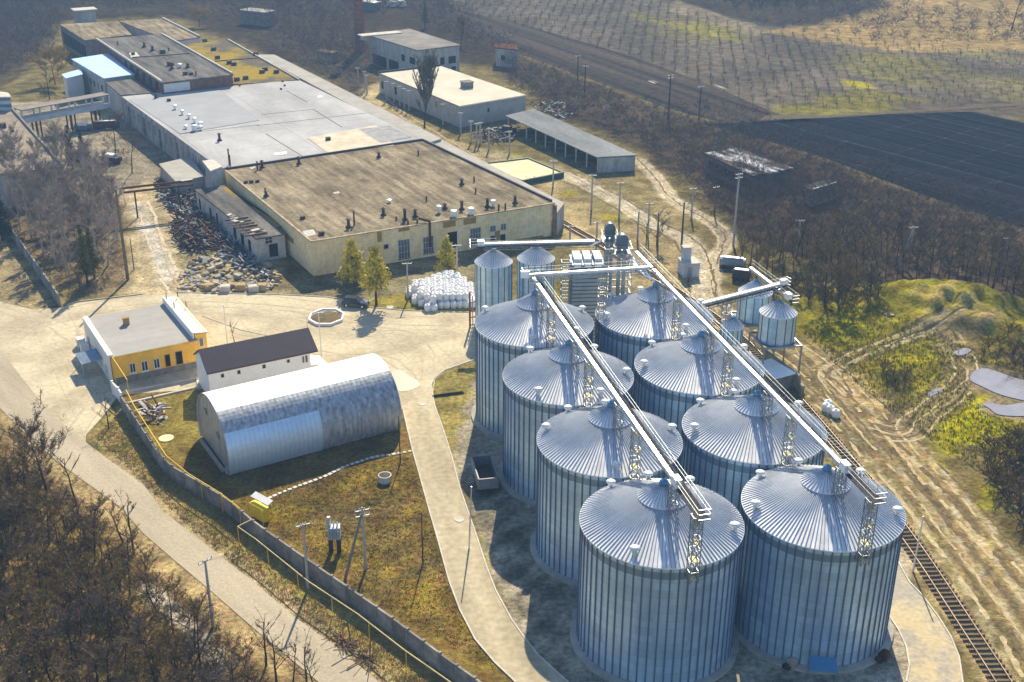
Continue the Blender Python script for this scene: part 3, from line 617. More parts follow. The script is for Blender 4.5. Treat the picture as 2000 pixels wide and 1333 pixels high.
# ------------------------------------------------------------------ slim silos, dryer, elevators
def slim_silo(lab, c, r, z0, h, ch, nr=18, grp=None, legs=False):
    t = thing('slim_silo', lab, 'silo', (*c, 0), grp)
    b = MB(); b.lathe(c, [(r, z0), (r, z0 + h)], 54, 0)
    for k in range(nr):
        a = 2 * math.pi * (k + .3) / nr; b.box((c[0] + math.cos(a) * (r + .03), c[1] + math.sin(a) * (r + .03), z0), (.07, .12, h - .1), a, 1)
    b.build('wall', [wallsteel, ribsteel], t)
    b = MB(); b.lathe(c, [(r + .1, z0 + h - .05), (r + .12, z0 + h + .04), (.35, z0 + h + ch)], 54, 0)
    for k in range(nr * 2):
        a = 2 * math.pi * k / (nr * 2); cc, ss = math.cos(a), math.sin(a)
        b.bar((c[0] + (r + .1) * cc, c[1] + (r + .1) * ss, z0 + h + .07), (c[0] + .4 * cc, c[1] + .4 * ss, z0 + h + ch + .03), .05, .08, 1)
    rf = b.build('roof', [brightsteel, seamsteel], t)
    b = MB(); b.lathe(c, [(.38, z0 + h + ch - .1), (.40, z0 + h + ch + .25), (.02, z0 + h + ch + .42)], 14); b.build('collar', bluecap, rf)
    return t
G2 = 'slim silos behind the left row'
slim_silo('slim steel silo standing left of its twin behind the white conveyor, blue collar on top', (-3.0, 179.6), 2.95, .2, 10.1, 2.0, grp=G2)
slim_silo('slim steel silo standing between its twin and the grain dryer', (3.8, 181.2), 2.95, .2, 10.1, 2.0, grp=G2)
t = slim_silo('small steel hopper silo with a blue collar half hidden behind the far right big silo', (31.5, 156.8), 1.55, 4.2, 5.0, 1.3, 14)
b = MB(); c = (31.5, 156.8); b.lathe(c, [(.3, 2.2), (1.55, 4.2)], 40); b.build('hopper_cone', steel, t)
for k in range(4):
    a = R(45 + 90 * k); b = MB(); b.bar((c[0] + 1.5 * math.cos(a), c[1] + 1.5 * math.sin(a), 0), (c[0] + 1.5 * math.cos(a), c[1] + 1.5 * math.sin(a), 4.3), .16, .16); b.build('leg', greysteel, t)
# dryer
dc = (11.3, 170.5); t = thing('grain_dryer', 'tall louvred grain dryer with three white exhaust hoods beside the elevator tower', 'dryer', (*dc, 0)); az = R(4)
louvre = mults(mat('louvre_steel', (0.36, 0.39, 0.43), .5, .6, .1, .5), lines((0, 0, 1), .62, .16, .45))
b = MB(); b.box((*dc, .2), (4.7, 4.4, 12.6), az)
for k in range(20): b.box((dc[0], dc[1], .6 + k * .62), (4.85, 4.55, .07), az)
b.build('body', louvre, t)
b = MB(); b.box((*dc, 12.8), (4.9, 4.6, 1.3), az); b.build('fan_housing', mat('dark_housing', (.10, .15, .24), .5, .4), t)
for k in (-1, 0, 1):
    b = MB(); x = dc[0] + 1.55 * k * math.cos(az); y = dc[1] + 1.55 * k * math.sin(az)
    b.box((x, y + .1, 14.1), (1.15, 3.6, .75), az); b.box((x, y - 2.35, 13.9), (1.0, .9, .5), az); b.build('exhaust_hood', white, t)
lx = (dc[0] - 3.2, dc[1] - .4)
tower('ladder_tower', t, lx, .1, 14.0, az, 1.3, False)
# elevators
def elevator(lab, c, ztop, rr, wd):
    t = thing('bucket_elevator', lab, 'elevator', (*c, 0), 'bucket elevators of the silo plant')
    for s in (-1, 1):
        b = MB(); b.box((c[0] + s * wd * .55, c[1], 0), (wd * .72, wd * .6, ztop - 1.2), R(4)); b.build('casing', greysteel, t)
    b = MB(); az = R(4); a = Vector((math.cos(az), math.sin(az), 0)); y = Vector((-math.sin(az), math.cos(az), 0)) * rr * .9
    cv = Vector((c[0], c[1], ztop - .9)); n = 14; vs = []
    prof = [(-wd - .1, -1.2)] + [(math.cos(math.pi - math.pi * i / n) * (wd + .15), math.sin(math.pi * i / n) * rr) for i in range(n + 1)] + [(wd + .1, -1.2)]
    for s in (-1, 1): vs += [cv + a * x + Vector((0, 0, z)) + y * s * .6 for x, z in prof]
    k = len(prof); b.add(vs, [(i, i + 1, k + i + 1, k + i) for i in range(k - 1)] + [tuple(range(k))[::-1], tuple(range(k, 2 * k))]); h = b.build('head', mat('elevator_head_steel', (.12, .17, .21), .4, .6), t)
    b = MB(); b.box((c[0], c[1], ztop - 2.6), (wd * 3.6, 2.6, .1), az)
    for sx in (-1, 1):
        for zz in (.5, 1.0): b.bar((c[0] + sx * wd * 1.8, c[1] - 1.3, ztop - 2.5 + zz), (c[0] + sx * wd * 1.8, c[1] + 1.3, ztop - 2.5 + zz), .05, .05)
    for sy in (-1, 1):
        for zz in (.5, 1.0): b.bar((c[0] - wd * 1.8, c[1] + sy * 1.3, ztop - 2.5 + zz), (c[0] + wd * 1.8, c[1] + sy * 1.3, ztop - 2.5 + zz), .05, .05)
        for sx in (-1, 0, 1): b.bar((c[0] + sx * wd * 1.8, c[1] + sy * 1.3, ztop - 2.5), (c[0] + sx * wd * 1.8, c[1] + sy * 1.3, ztop - 1.5), .05, .05)
    b.build('head_platform', greysteel, t)
    return t
t = elevator('bucket elevator with a dark rounded head feeding the right conveyor', TW, 22.4, 0.9, .68)
tower('lattice_tower', t, (TW[0] - .2, TW[1] + .2), .1, 20.6, R(4), 3.0, False)
tower('ladder_tower', t, (TW[0] - 2.0, TW[1] - .9), .1, 20.6, R(4), 1.0, True)
b = MB()
for o in (-.5, 0, .5): b.tube((TW[0] + 1.0 + o * .3, TW[1] - .8 + o, 19.2 + o * .4), (A1[0] + EV[0] - .6 + o, A1[1] + EV[1] + 1.4 - o, ZC - 1.2 - o * .3), .14, n=8)
b.build('spout', brightsteel, t)
t = elevator('taller bucket elevator behind the one feeding the right conveyor', TW2, 23.2, 0.85, .6)
b = MB(); b.tube((TW2[0] - .9, TW2[1], 20.6), (TW2[0] - 2.2, TW2[1] + 16, 13.6), .14, n=8); b.tube((TW2[0] + .6, TW2[1] - .4, 21.2), (TW[0] - .2, TW[1], 19.2), .16, n=8); b.build('spout', steel, t)
# ------------------------------------------------------------------ railway loading bins
LB = [(-1, 0)]
hb = (39.0, 161.6); hb2 = (36.9, 168.6)
conveyor('white conveyor on trestles running right to the railway loading bins', (20.3, 151.0), (39.2, 162.9 - .3), 13.2, 1, 1.2, wt=.4, ww=.5, truss=.5, trm=steel, towers=((30.6, 157.7, .2, .9, False),))
conveyor('short white conveyor above the two railway loading bins', (36.4, 171.4), (39.6, 160.2), 12.3, -1, 2.2, wt=.4, ww=.6, towers=())
def bin_(lab, c, zb, h, r):
    t = slim_silo(lab, c, r, zb, h, 1.7, 13, 'railway loading bins on steel legs')
    b = MB(); b.lathe(c, [(.35, zb - 1.9), (r, zb)], 40); b.build('hopper_cone', steel, t)
    b = MB(); b.lathe(c, [(r + .03, zb - .15), (r + .22, zb - .15), (r + .22, zb + .08), (r + .03, zb + .08)], 40); b.build('base_ring', ribsteel, t)
    dx = unit((44.5 - 35, 127.7 - 179)); nx = (-dx[1], dx[0])
    for a in (-1, 1):
        for s in (-1, 1):
            x = c[0] + dx[0] * a * (r + .25) + nx[0] * s * (r + .25); y = c[1] + dx[1] * a * (r + .25) + nx[1] * s * (r + .25)
            b = MB(); b.bar((x, y, 0), (x, y, zb + .1), .24, .24); b.build('leg', greysteel, t)
    b = MB()
    for a in (-1, 1):
        P = [(c[0] + dx[0] * i * (r + .25) + nx[0] * a * (r + .25), c[1] + dx[1] * i * (r + .25) + nx[1] * a * (r + .25)) for i in (-1, 1)]
        b.bar((*P[0], zb), (*P[1], zb), .22, .28); b.bar((*P[0], zb - .3), (*P[1], zb - 1.8), .08, .08); b.bar((*P[1], zb - .3), (*P[0], zb - 1.8), .08, .08)
        Q = [(c[0] + dx[0] * a * (r + .25) + nx[0] * i * (r + .25), c[1] + dx[1] * a * (r + .25) + nx[1] * i * (r + .25)) for i in (-1, 1)]
        b.bar((*Q[0], zb), (*Q[1], zb), .22, .26)
    b.build('leg_frame', greysteel, t)
    return t
bin_('round steel loading bin nearest the camera standing on legs over the railway', hb, 5.0, 4.4, 2.65)
bin_('round steel loading bin farther back on legs over the railway', hb2, 5.4, 4.4, 2.5)
b = MB(); wa, wb = G(1490, 712), G(1558, 764); b.bar((*wa, 1.25), (*wb, 1.25), .5, 2.5); b.bar((wb[0], wb[1], 1.0), (wb[0] + .3, wb[1] - 1.5, .8), .5, 1.6)
tag(b.build('retaining_wall', mat('mossy_concrete', (.30, .27, .19), .9, 0, .25, .7, bump=.3), loc=(*wa, 0)), 'long concrete retaining wall beside the railway under the loading bins', 'wall')
# small sheds by the bins
for (u, v, L_, W_, h_, az, lab) in ((1508, 750, 5.0, 3.2, 2.4, -62, 'low shed with a shiny tin roof beside the railway wall'),):
    x, y = G(u, v); t = thing('tin_shed', lab, 'shed', (x, y, 0)); b = MB(); b.box((x, y, 0), (L_, W_, h_), R(az)); b.build('wall', darkconcrete, t); b = MB(); b.box((x, y, h_), (L_ + .6, W_ + .6, .12), R(az)); b.build('roof', brightsteel, t)
# ------------------------------------------------------------------ railway
tp = [G(*p) for p in TRK]
def along(P, step):
    out = []; acc = 0.0
    for a, b_ in zip(P[:-1], P[1:]):
        L = math.hypot(b_[0] - a[0], b_[1] - a[1]); s = acc
        while s < L:
            out.append((a[0] + (b_[0] - a[0]) * s / L, a[1] + (b_[1] - a[1]) * s / L, math.atan2(b_[1] - a[1], b_[0] - a[0]))); s += step
        acc = s - L
    return out
def smooth_path(P, k=3):
    for _ in range(k):
        Q = [P[0]]
        for a, b_ in zip(P[:-1], P[1:]): Q += [lerp(a, b_, .25), lerp(a, b_, .75)]
        P = Q + [P[-1]]
    return P
tps = smooth_path(tp, 3)
t = thing('railway_track', 'rusty railway track on timber sleepers running past the silos', 'railway track', (*tp[-2], 0))
for s in (-.76, .76):
    b = MB(); Q = []
    for (x, y, a) in along(tps, 2.0): Q.append((x - math.sin(a) * s, y + math.cos(a) * s))
    for a, c_ in zip(Q[:-1], Q[1:]): b.bar((*a, .27), (*c_, .27), .09, .17)
    b.build('rail', mat('rail_steel', (.26, .20, .14), .5, .5, .2, 1), t)
sl_pts = [p for p in along(tps, .78)]
sl_near = sl_pts[::-1]
sm = None
rest = MB()
for k, (x, y, a) in enumerate(sl_near):
    if y < 84: continue
    a2 = a + math.pi / 2 + rnd.uniform(-.03, .03)
    if y < 160 and (sm is None or len([1]) and k < 112):
        if sm is None:
            b = MB(); b.box((x, y, .06), (2.6, .24, .15), 0); b.v = [(vx, vy, vz) for vx, vy, vz in b.v]; sm = b.build('sleeper', wood, t); sm.data.transform(Matrix.Translation((-(x - tp[-2][0]), -(y - tp[-2][1]), 0))); s_ = sm
        else: s_ = sm.copy(); COL.objects.link(s_)
        s_.location = (x - tp[-2][0], y - tp[-2][1], 0); s_.rotation_euler = (0, 0, a2)
    else: rest.box((x, y, .03), (2.6, .24, .14), a2)
if rest.v: o = rest.build('sleepers', wood, t); o['kind'] = 'stuff'
# ------------------------------------------------------------------ arched hangar
HO, HAZ, HC, HZ, HA, HB, HL = (-36.09, 130.98), .54, 4.57, 2.6, 6.33, 5.9, 23.9
hax = (math.cos(HAZ), math.sin(HAZ)); hpe = (-hax[1], hax[0])
def hp(s, ang, k=1.0):
    d = HC - HA * k * math.cos(ang); return (HO[0] + hax[0] * s + hpe[0] * d, HO[1] + hax[1] * s + hpe[1] * d, max(.0, HZ + HB * k * math.sin(ang)))
a0 = -math.asin((HZ - .15) / HB); a1 = math.pi - a0
t = thing('arched_hangar', 'long barrel-vaulted metal hangar with weathered galvanised skin', 'hangar', (*HO, 0))
oldskin = mat('weathered_skin', (.27, .28, .29), .5, .4, .2, .45, col2=(.58, .61, .65), fine=1.6, finev=.2, stretch=(.2, .2, 3.2), fac=(.30, .64), bump=.05)
newskin = mat('new_skin', (.66, .82, 1.0), .40, .4, .05, .5, fine=2, finev=.04)
topskin = mat('sunlit_skin', (.82, .82, .81), .5, .3, .1, .3, col2=(.84, .84, .85), fine=1.2, finev=.08)  # paler crown: the sun's blown-out highlight painted into the skin colour
def ribf(n, l, vec):
    s = axis(n, l, vec, (*hax, 0)); f = math_node(n, l, 'FRACT', math_node(n, l, 'DIVIDE', s, .62)); c = math_node(n, l, 'LESS_THAN', f, .12)
    return math_node(n, l, 'SUBTRACT', 1.0, math_node(n, l, 'MULTIPLY', c, .16))
for m_ in (oldskin, newskin, topskin): mults(m_, ribf)
NA = 48; NS = 77
def skin(sa, sb, i0, i1, name, m_, k=1.0):
    b = MB(); n0 = max(1, int((sb - sa) / .31)); vs = []
    for j in range(n0 + 1):
        s = sa + (sb - sa) * j / n0; kk = k * (1 + (.002 if j % 2 else 0))
        for i in range(i0, i1 + 1): vs.append(hp(s, a0 + (a1 - a0) * i / NA, kk))
    w_ = i1 - i0 + 1
    b.add(vs, [(j * w_ + i, j * w_ + i + 1, (j + 1) * w_ + i + 1, (j + 1) * w_ + i) for j in range(n0) for i in range(w_ - 1)])
    return b.build(name, m_, t)
split = 12.6; ih = 12
o = skin(0, split, 0, ih, 'new_panel_skin', newskin, 1.006); o['label'] = 'newer pale blue lower skin panels'
o = skin(split, HL, 0, ih, 'old_panel_skin', oldskin); o['label'] = 'older stained lower skin panels'
skin(0, HL, ih, ih + 6, 'upper_panel_skin', oldskin, 1.003)
skin(0, HL, ih + 6, NA, 'crown_skin', topskin, 1.003)
for s, nm in ((.25, 'front_gable'), (HL - .25, 'rear_gable')):
    b = MB(); pts = [hp(s, a0 + (a1 - a0) * i / NA, .985) for i in range(NA + 1)]; b.add(pts, [tuple(range(NA + 1))[::-1]]); g = b.build('gable_wall', mat('gable_skin', (.42, .41, .38), .6, .5, .18, .4, fine=1.5, finev=.15, stretch=(.5, .5, 4)), t)
    if s < 1:
        for u, v in ((391, 795), (421, 832)):
            d_ = 3.0 if u < 400 else 7.4
        for d_, z_ in ((7.2, 5.0), (2.6, 3.6)):
            b = MB(); c_ = (HO[0] + hax[0] * .14 + hpe[0] * d_, HO[1] + hax[1] * .14 + hpe[1] * d_, z_); b.box(c_, (.1, .9, .7), HAZ); b.build('vent_hatch', greysteel, g)
for s in (0.15, 7.4, 13.4, 19.2, HL - .3):
    b = MB(); b.box((HO[0] + hax[0] * s - hpe[0] * .45, HO[1] + hax[1] * s - hpe[1] * .45, 0), (.55, .95, .75), HAZ); b.build('foundation_block', concrete, t)
b = MB(); b.bar((HO[0], HO[1], .22), (HO[0] + hax[0] * HL, HO[1] + hax[1] * HL, .22), .35, .44); b.build('base_strip', concrete, t)
b = MB(); b.bar((HO[0] - hax[0] * .3, HO[1] - hax[1] * .3, .22), (HO[0] + hpe[0] * 9.2 - hax[0] * .3, HO[1] + hpe[1] * 9.2 - hax[1] * .3, .22), .35, .44); b.build('end_strip', concrete, t)

# ------------------------------------------------------------------ building helpers
def window(par, A, B, s0, s1, z0, z1, frame, pane, bars=1, hb=0, out=0.0, name='window', sill=None, ft=.07):
    A = Vector((*A, 0)); d = (Vector((*B, 0)) - A).normalized(); n = Vector((d.y, -d.x, 0)); o = A + n * out
    P = lambda s, z, k: o + d * s + Vector((0, 0, z)) + n * k
    b = MB(); b.frame(P(s0, z0, .003), d * (s1 - s0), n * .03, (0, 0, z1 - z0)) if False else b.frame(P(s0, z0, .0), d * (s1 - s0), Vector((0, 0, z1 - z0)), n * .02)
    w_ = b.build(name, pane, par)
    if frame:
        f = MB()
        for s in [s0, s1 - ft] + [s0 + (s1 - s0) * k / (bars + 1) - ft / 2 for k in range(1, bars + 1)]: f.frame(P(s, z0, .001), d * ft, Vector((0, 0, z1 - z0)), n * .10)
        for z in [z0, z1 - ft] + [z0 + (z1 - z0) * k / (hb + 1) - ft / 2 for k in range(1, hb + 1)]: f.frame(P(s0, z, .001), d * (s1 - s0), Vector((0, 0, ft)), n * .09)
        f.build('frame', frame, w_)
    if sill:
        f = MB(); f.frame(P(s0 - .1, z0 - .1, 0), d * (s1 - s0 + .2), Vector((0, 0, .09)), n * .2); f.build('sill', sill, w_)
    return w_
def winpx(par, A, B, boxes, frame, pane, **k):
    for (u0, v0, u1, v1) in boxes:
        s0, z1 = WP(A, B, u0, v0); s1, z0 = WP(A, B, u1, v1)
        window(par, A, B, min(s0, s1), max(s0, s1), max(.05, min(z0, z1)), max(z0, z1), frame, pane, **k)
def hall(name, lab, cat, poly, z0, z1, wm, rm, over=.12, thick=.22, group=None, roofname='roof'):
    t = thing(name, lab, cat, (*poly[0], 0), group)
    b = MB(); b.prism(poly, z0, z1, 0, top=False); wl = b.build('wall', wm, t)
    cx = sum(p[0] for p in poly) / len(poly); cy = sum(p[1] for p in poly) / len(poly)
    ro = []
    for x, y in poly:
        L = math.hypot(x - cx, y - cy); ro.append((x + (x - cx) / L * over * 1.4, y + (y - cy) / L * over * 1.4))
    b = MB(); b.prism(ro, z1, z1 + thick, 0, bottom=True); rf = b.build(roofname, rm, t)
    return t, wl, rf
def parapet(par, P, h, w_, m_, name='parapet', z=0):
    b = MB()
    for a, c in zip(P[:-1], P[1:]): b.bar((*a, z + h / 2), (*c, z + h / 2), w_, h + rnd.random() * .004)
    return b.build(name, m_, par)
def inset(poly, i0, i1, k=.0): return [poly[i0], poly[i1]]
# ------------------------------------------------------------------ yellow office
oy = mat('ochre_render', (.92, .53, .08), .85, 0, .08, .6); owht = mat('white_render', (.72, .70, .66), .8, 0, .06, .5)
oroof = mat('grey_membrane', (.31, .30, .29), .8, 0, .08, .2, fine=.8, finev=.06, stretch=(6, .8, 1), rotz=R(30)); oplinth = mat('plinth_grey', (.22, .21, .19), .9, 0, .2, 1)
e1 = dirv(30); e2 = dirv(120.5); O = G(224, 752)
W_, D_ = 12.6, 16.2
op = [O, (O[0] + e1[0] * W_, O[1] + e1[1] * W_), (O[0] + e1[0] * W_ + e2[0] * D_, O[1] + e1[1] * W_ + e2[1] * D_), (O[0] + e2[0] * D_, O[1] + e2[1] * D_)]
t, wl, rf = hall('office_building', 'single-storey ochre office with flat grey roof and white side wall', 'office', op, .0, 4.3, oy, oroof, .05, .12)
b = MB(); b.frame((op[0][0] - e1[0] * .12, op[0][1] - e1[1] * .12, 0), (-e1[0] * .25, -e1[1] * .25, 0), (e2[0] * D_, e2[1] * D_, 0), (0, 0, 4.75)); b.build('side_wall', owht, t)
b = MB(); b.frame((op[0][0] - e1[0] * .15, op[0][1] - e1[1] * .15, 4.3), (e1[0] * .5, e1[1] * .5, 0), (e2[0] * D_, e2[1] * D_, 0), (0, 0, .47)); b.build('parapet', white, rf)
b = MB(); b.frame((op[0][0] + e2[0] * -.04, op[0][1] + e2[1] * -.04, 0.02), (e1[0] * W_, e1[1] * W_, 0), (e2[0] * -.08, e2[1] * -.08, 0), (0, 0, .95)); b.build('plinth', oplinth, t)
b = MB(); b.bar((*op[0], 4.28), (*op[1], 4.28), .3, .2); b.build('fascia', mat('ochre_trim', (.75, .45, .05), .7), t)
winpx(t, op[0], op[1], [(252, 711, 266, 727), (275, 707, 290, 723), (299, 702, 313, 718)], white, darkglass, bars=1, sill=white)
winpx(t, op[0], op[1], [(321, 694, 334, 715), (342, 688, 358, 710)], mat('brown_frame', (.25, .13, .05), .7), opening, bars=0, name='door_opening')
S0 = (op[3][0] - e1[0] * .38, op[3][1] - e1[1] * .38); S1 = (op[0][0] - e1[0] * .38, op[0][1] - e1[1] * .38)
for s, wd_, z0, z1 in ((2.2, .9, 1.0, 2.4), (5.2, .8, .1, 2.2), (6.8, .9, .1, 2.3), (9.2, .9, 1.0, 2.3), (10.4, .8, 1.0, 2.3), (13.6, .9, 1.0, 2.4)):
    window(t, S0, S1, s, s + wd_, z0, z1, white, dirtyglass, bars=0)
# raised strip on the right with sloping grey roof
c0 = (op[1][0] - e1[0] * .2 + e2[0] * .4, op[1][1] - e1[1] * .2 + e2[1] * .4)
b = MB(); b.frame((*c0, 0), (e1[0] * 1.7, e1[1] * 1.7, 0), (e2[0] * (D_ - .2), e2[1] * (D_ - .2), 0), (0, 0, 5.15)); sb = b.build('side_wing', oy, t)
b = MB(); p0 = Vector((*c0, 5.35)) - Vector((*e1, 0)) * .1; b.add([p0, p0 + Vector((*e1, -.12)) * 2.1, p0 + Vector((*e1, -.12)) * 2.1 + Vector((*e2, 0)) * D_, p0 + Vector((*e2, 0)) * D_, p0 + Vector((0, 0, -.18)), p0 + Vector((*e1, -.12)) * 2.1 + Vector((0, 0, -.1)), p0 + Vector((*e1, -.12)) * 2.1 + Vector((*e2, 0)) * D_ + Vector((0, 0, -.1)), p0 + Vector((*e2, 0)) * D_ + Vector((0, 0, -.18))],
      [(0, 1, 2, 3), (0, 4, 5, 1), (1, 5, 6, 2), (2, 6, 7, 3), (3, 7, 4, 0)]); b.build('wing_roof', mat('ribbed_grey_roof', (.36, .34, .36), .6, .2, .06, .4), sb)
b = MB(); b.frame(tuple(p0 + Vector((0, 0, -1.0))), (-e1[0] * .22, -e1[1] * .22, 0), (e2[0] * D_, e2[1] * D_, 0), (0, 0, 1.15)); b.build('wing_parapet', white, sb)
for k, ss in ((.3, 15.6), (2.0, 15.2), (.3, 11.2), (2.0, 10.6)):
    b = MB(); x = p0 + Vector((*e1, 0)) * k + Vector((*e2, 0)) * ss; b.tube(x, x + Vector((0, 0, .9)), .07, n=6); b.build('vent_pipe', rust, sb)
window(sb, c0, (c0[0] + e1[0], c0[1] + e1[1]), .5, 1.2, 3.0, 4.4, white, dirtyglass, bars=0)
b = MB(); x, y = G(247, 634, 4.4); b.box((x, y, 4.4), (.85, .75, 1.1), R(30)); b.box((x, y, 5.5), (1.0, .9, .1), R(30)); b.build('chimney', mat('tan_brick', (.42, .27, .13), .9, 0, .2, 2), rf)
ca_ = (op[0][0] - e1[0] * .4 + e2[0] * 4.3, op[0][1] - e1[1] * .4 + e2[1] * 4.3)
b = MB(); b.frame((*ca_, 2.45), (-e1[0] * 3.0, -e1[1] * 3.0, -.25), (e2[0] * 4.2, e2[1] * 4.2, 0), (0, 0, .1))
for k in range(14): b.frame((ca_[0] + e2[0] * (.15 + k * .3), ca_[1] + e2[1] * (.15 + k * .3), 2.55), (-e1[0] * 2.95, -e1[1] * 2.95, -.25), (e2[0] * .06, e2[1] * .06, 0), (0, 0, .05))
cn = b.build('canopy', mat('canopy_blue_steel', (.30, .38, .48), .45, .5), t)
for s in (0, 4.1):
    b = MB(); x, y = ca_[0] - e1[0] * 2.9 + e2[0] * s, ca_[1] - e1[1] * 2.9 + e2[1] * s; b.bar((x, y, 0), (x, y, 2.3), .12, .12); b.build('canopy_post', greysteel, cn)
x, y = op[3][0] - e1[0] * 1.2, op[3][1] - e1[1] * 1.2
for k, (dx_, hh) in enumerate(((0.2, 1.5), (3.0, 1.6))):
    b = MB(); p_ = (x - e2[0] * dx_, y - e2[1] * dx_); b.box((*p_, 0), (1.2, 1.3, hh), R(30)); b.build('entrance_step_wall', owht, t)
# ------------------------------------------------------------------ white house with dark roof
hw = mat('house_white', (.90, .89, .87), .85, 0, .04, .5); hr_ = mults(mat('dark_purple_tin', (.035, .026, .045), .5, .1, .15, .5, spec=.4), lines((*dirv(29), 0), .5, .07, .5))
HA0 = G(404, 729, 4.6); HA1 = G(624, 683, 4.6); hd = unit((HA1[0] - HA0[0], HA1[1] - HA0[1])); hn = (-hd[1], hd[0]); HLn = math.hypot(HA1[0] - HA0[0], HA1[1] - HA0[1])
q0 = (HA0[0] + hn[0] * .35 + hd[0] * .25, HA0[1] + hn[1] * .35 + hd[1] * .25); LW = HLn - 1.6; DW = 6.4
t = thing('white_house', 'white rendered house with a dark purple metal roof behind the hangar', 'house', (*q0, 0))
Pq = lambda s, d, z: (q0[0] + hd[0] * s + hn[0] * d, q0[1] + hd[1] * s + hn[1] * d, z)
b = MB(); zr = 6.6; vs = [Pq(0, 0, 0), Pq(LW, 0, 0), Pq(LW, DW, 0), Pq(0, DW, 0), Pq(0, 0, 4.55), Pq(LW, 0, 4.55), Pq(LW, DW, 4.55), Pq(0, DW, 4.55), Pq(0, DW / 2, zr), Pq(LW, DW / 2, zr)]
b.add(vs, [(0, 1, 5, 4), (1, 2, 6, 9, 5), (2, 3, 7, 6), (3, 0, 4, 8, 7)]); b.build('wall', hw, t)
b = MB()
for sgn in (0, 1):
    d0, d1 = (-.4, DW / 2) if sgn == 0 else (DW + .4, DW / 2)
    zl = 4.38
    b.frame(Pq(-.3, d0, zl + .06), Vector(Pq(LW + 1.1, d0, zl + .06)) - Vector(Pq(-.3, d0, zl + .06)), Vector(Pq(-.3, d1, zr + .08)) - Vector(Pq(-.3, d0, zl + .06)), (0, 0, .1))
rf = b.build('roof', hr_, t)
b = MB(); b.bar(Pq(-.3, -.42, 4.40), Pq(LW + 1.1, -.42, 4.40), .06, .14); b.build('fascia', mat('brown_fascia', (.16, .06, .04), .7), rf)
A_, B_ = Pq(0, 0, 0)[:2], Pq(LW, 0, 0)[:2]
winpx(t, A_, B_, [(431, 731, 438, 737), (463, 724, 470, 730), (512, 713, 519, 719), (560, 703, 566, 708)], mat('grey_frame', (.35, .34, .33), .7), darkglass, bars=0, ft=.05)
winpx(t, A_, B_, [(590, 697, 594, 708), (596, 695, 601, 707)], mat('brown_window_frame', (.30, .22, .16), .7), dirtyglass, bars=0, ft=.05)
b = MB(); b.frame(Pq(LW + .01, .4, 0), Vector((*hd, 0)) * 1.5, Vector((*hn, 0)) * 3, (0, 0, 2.1)); pc = b.build('porch', hw, t)
b = MB(); b.frame(Pq(LW + .01, .0, 2.15), Vector((*hd, -.2)) * 2.6, Vector((*hn, 0)) * 3.6, (0, 0, .1)); b.build('porch_roof', white, pc)
# ------------------------------------------------------------------ the factory
def blotch(n, l, vec, s, lo, hi):
    t = n.new('ShaderNodeTexNoise'); t.inputs['Scale'].default_value = s; t.inputs['Detail'].default_value = 6; t.inputs['Roughness'].default_value = .65; l.new(vec, t.inputs['Vector'])
    mr = n.new('ShaderNodeMapRange'); mr.inputs[1].default_value = .35; mr.inputs[2].default_value = .65; mr.inputs[3].default_value = lo; mr.inputs[4].default_value = hi; l.new(t.outputs[0], mr.inputs[0]); return mr.outputs[0]
def tiles(n, l, vec):
    a = math_node(n, l, 'ADD', axis(n, l, vec, (*E1, 0)), axis(n, l, vec, (*E2, 0))); z = axis(n, l, vec, (0, 0, 1))
    f1 = math_node(n, l, 'LESS_THAN', math_node(n, l, 'FRACT', math_node(n, l, 'DIVIDE', a, .75)), .08); f2 = math_node(n, l, 'LESS_THAN', math_node(n, l, 'FRACT', math_node(n, l, 'DIVIDE', z, .55)), .09)
    return math_node(n, l, 'SUBTRACT', 1.0, math_node(n, l, 'MULTIPLY', math_node(n, l, 'MAXIMUM', f1, f2), .16))
beige = mults(mat('beige_tile', (.78, .63, .34), .85, 0, .12, .25, col2=(.88, .75, .48), fine=1.2, finev=.12), tiles)
beigeside = beige
bitumen = mat('bitumen_felt', (.15, .122, .082), .95, 0, .2, .55, col2=(.32, .268, .185), fine=1.6, finev=.24, stretch=(5, .7, 1), rotz=R(120), fac=(.36, .68))
bitumen = mults(bitumen, lambda n, l, vec: blotch(n, l, vec, .09, .7, 1.25))
greyroof = mat('grey_roof_felt', (.36, .36, .37), .85, 0, .1, .12, col2=(.46, .46, .47), fine=.9, finev=.07, stretch=(3, 1, 1), rotz=R(120))
greyroof = mults(greyroof, lambda n, l, vec: blotch(n, l, vec, .06, .86, 1.08)); greyroof = mults(greyroof, lines((*E2, 0), 12.4, .22, .78, .4)); greyroof = mults(greyroof, lines((*E1, 0), 23.5, .3, .82, .5))
darkroof = mat('dark_roof_felt', (.085, .08, .08), .95, 0, .3, .3, col2=(.20, .19, .175), fine=1.4, finev=.2, stretch=(6, .7, 1), rotz=R(120))
mossroof = mat('mossy_roof', (.13, .115, .085), .95, 0, .3, .08, col2=(.30, .22, .04), fine=1.2, finev=.2, fac=(.42, .58))
brick = mats_brick = mat('red_brick', (.20, .105, .075), .9, 0, .25, .6, fine=3, finev=.2)
greywall = mat('stained_pale_wall', (.40, .395, .38), .9, 0, .22, .35, fine=1.4, finev=.14, stretch=(.6, .6, 2.5))
plaster = mat('ochre_patch', (.36, .22, .07), .9, 0, .2, .8)
leadm = mat('dark_parapet', (.055, .055, .06), .8, 0, .2, .5)
bp_ = [(-35.4, 199.1), (8.1, 221.8), (-20.7, 268.0), (-60.4, 243.4)]
t, wl, rf = hall('factory_hall', 'big beige-tiled factory hall with brown felt roof and row of front windows', 'factory', bp_, 0, 6.45, beige, bitumen, .1, .14)
beige_hall = t
parapet(rf, [lerp(bp_[1], bp_[2], .02), bp_[2], bp_[3]], .55, .35, leadm, z=6.45)
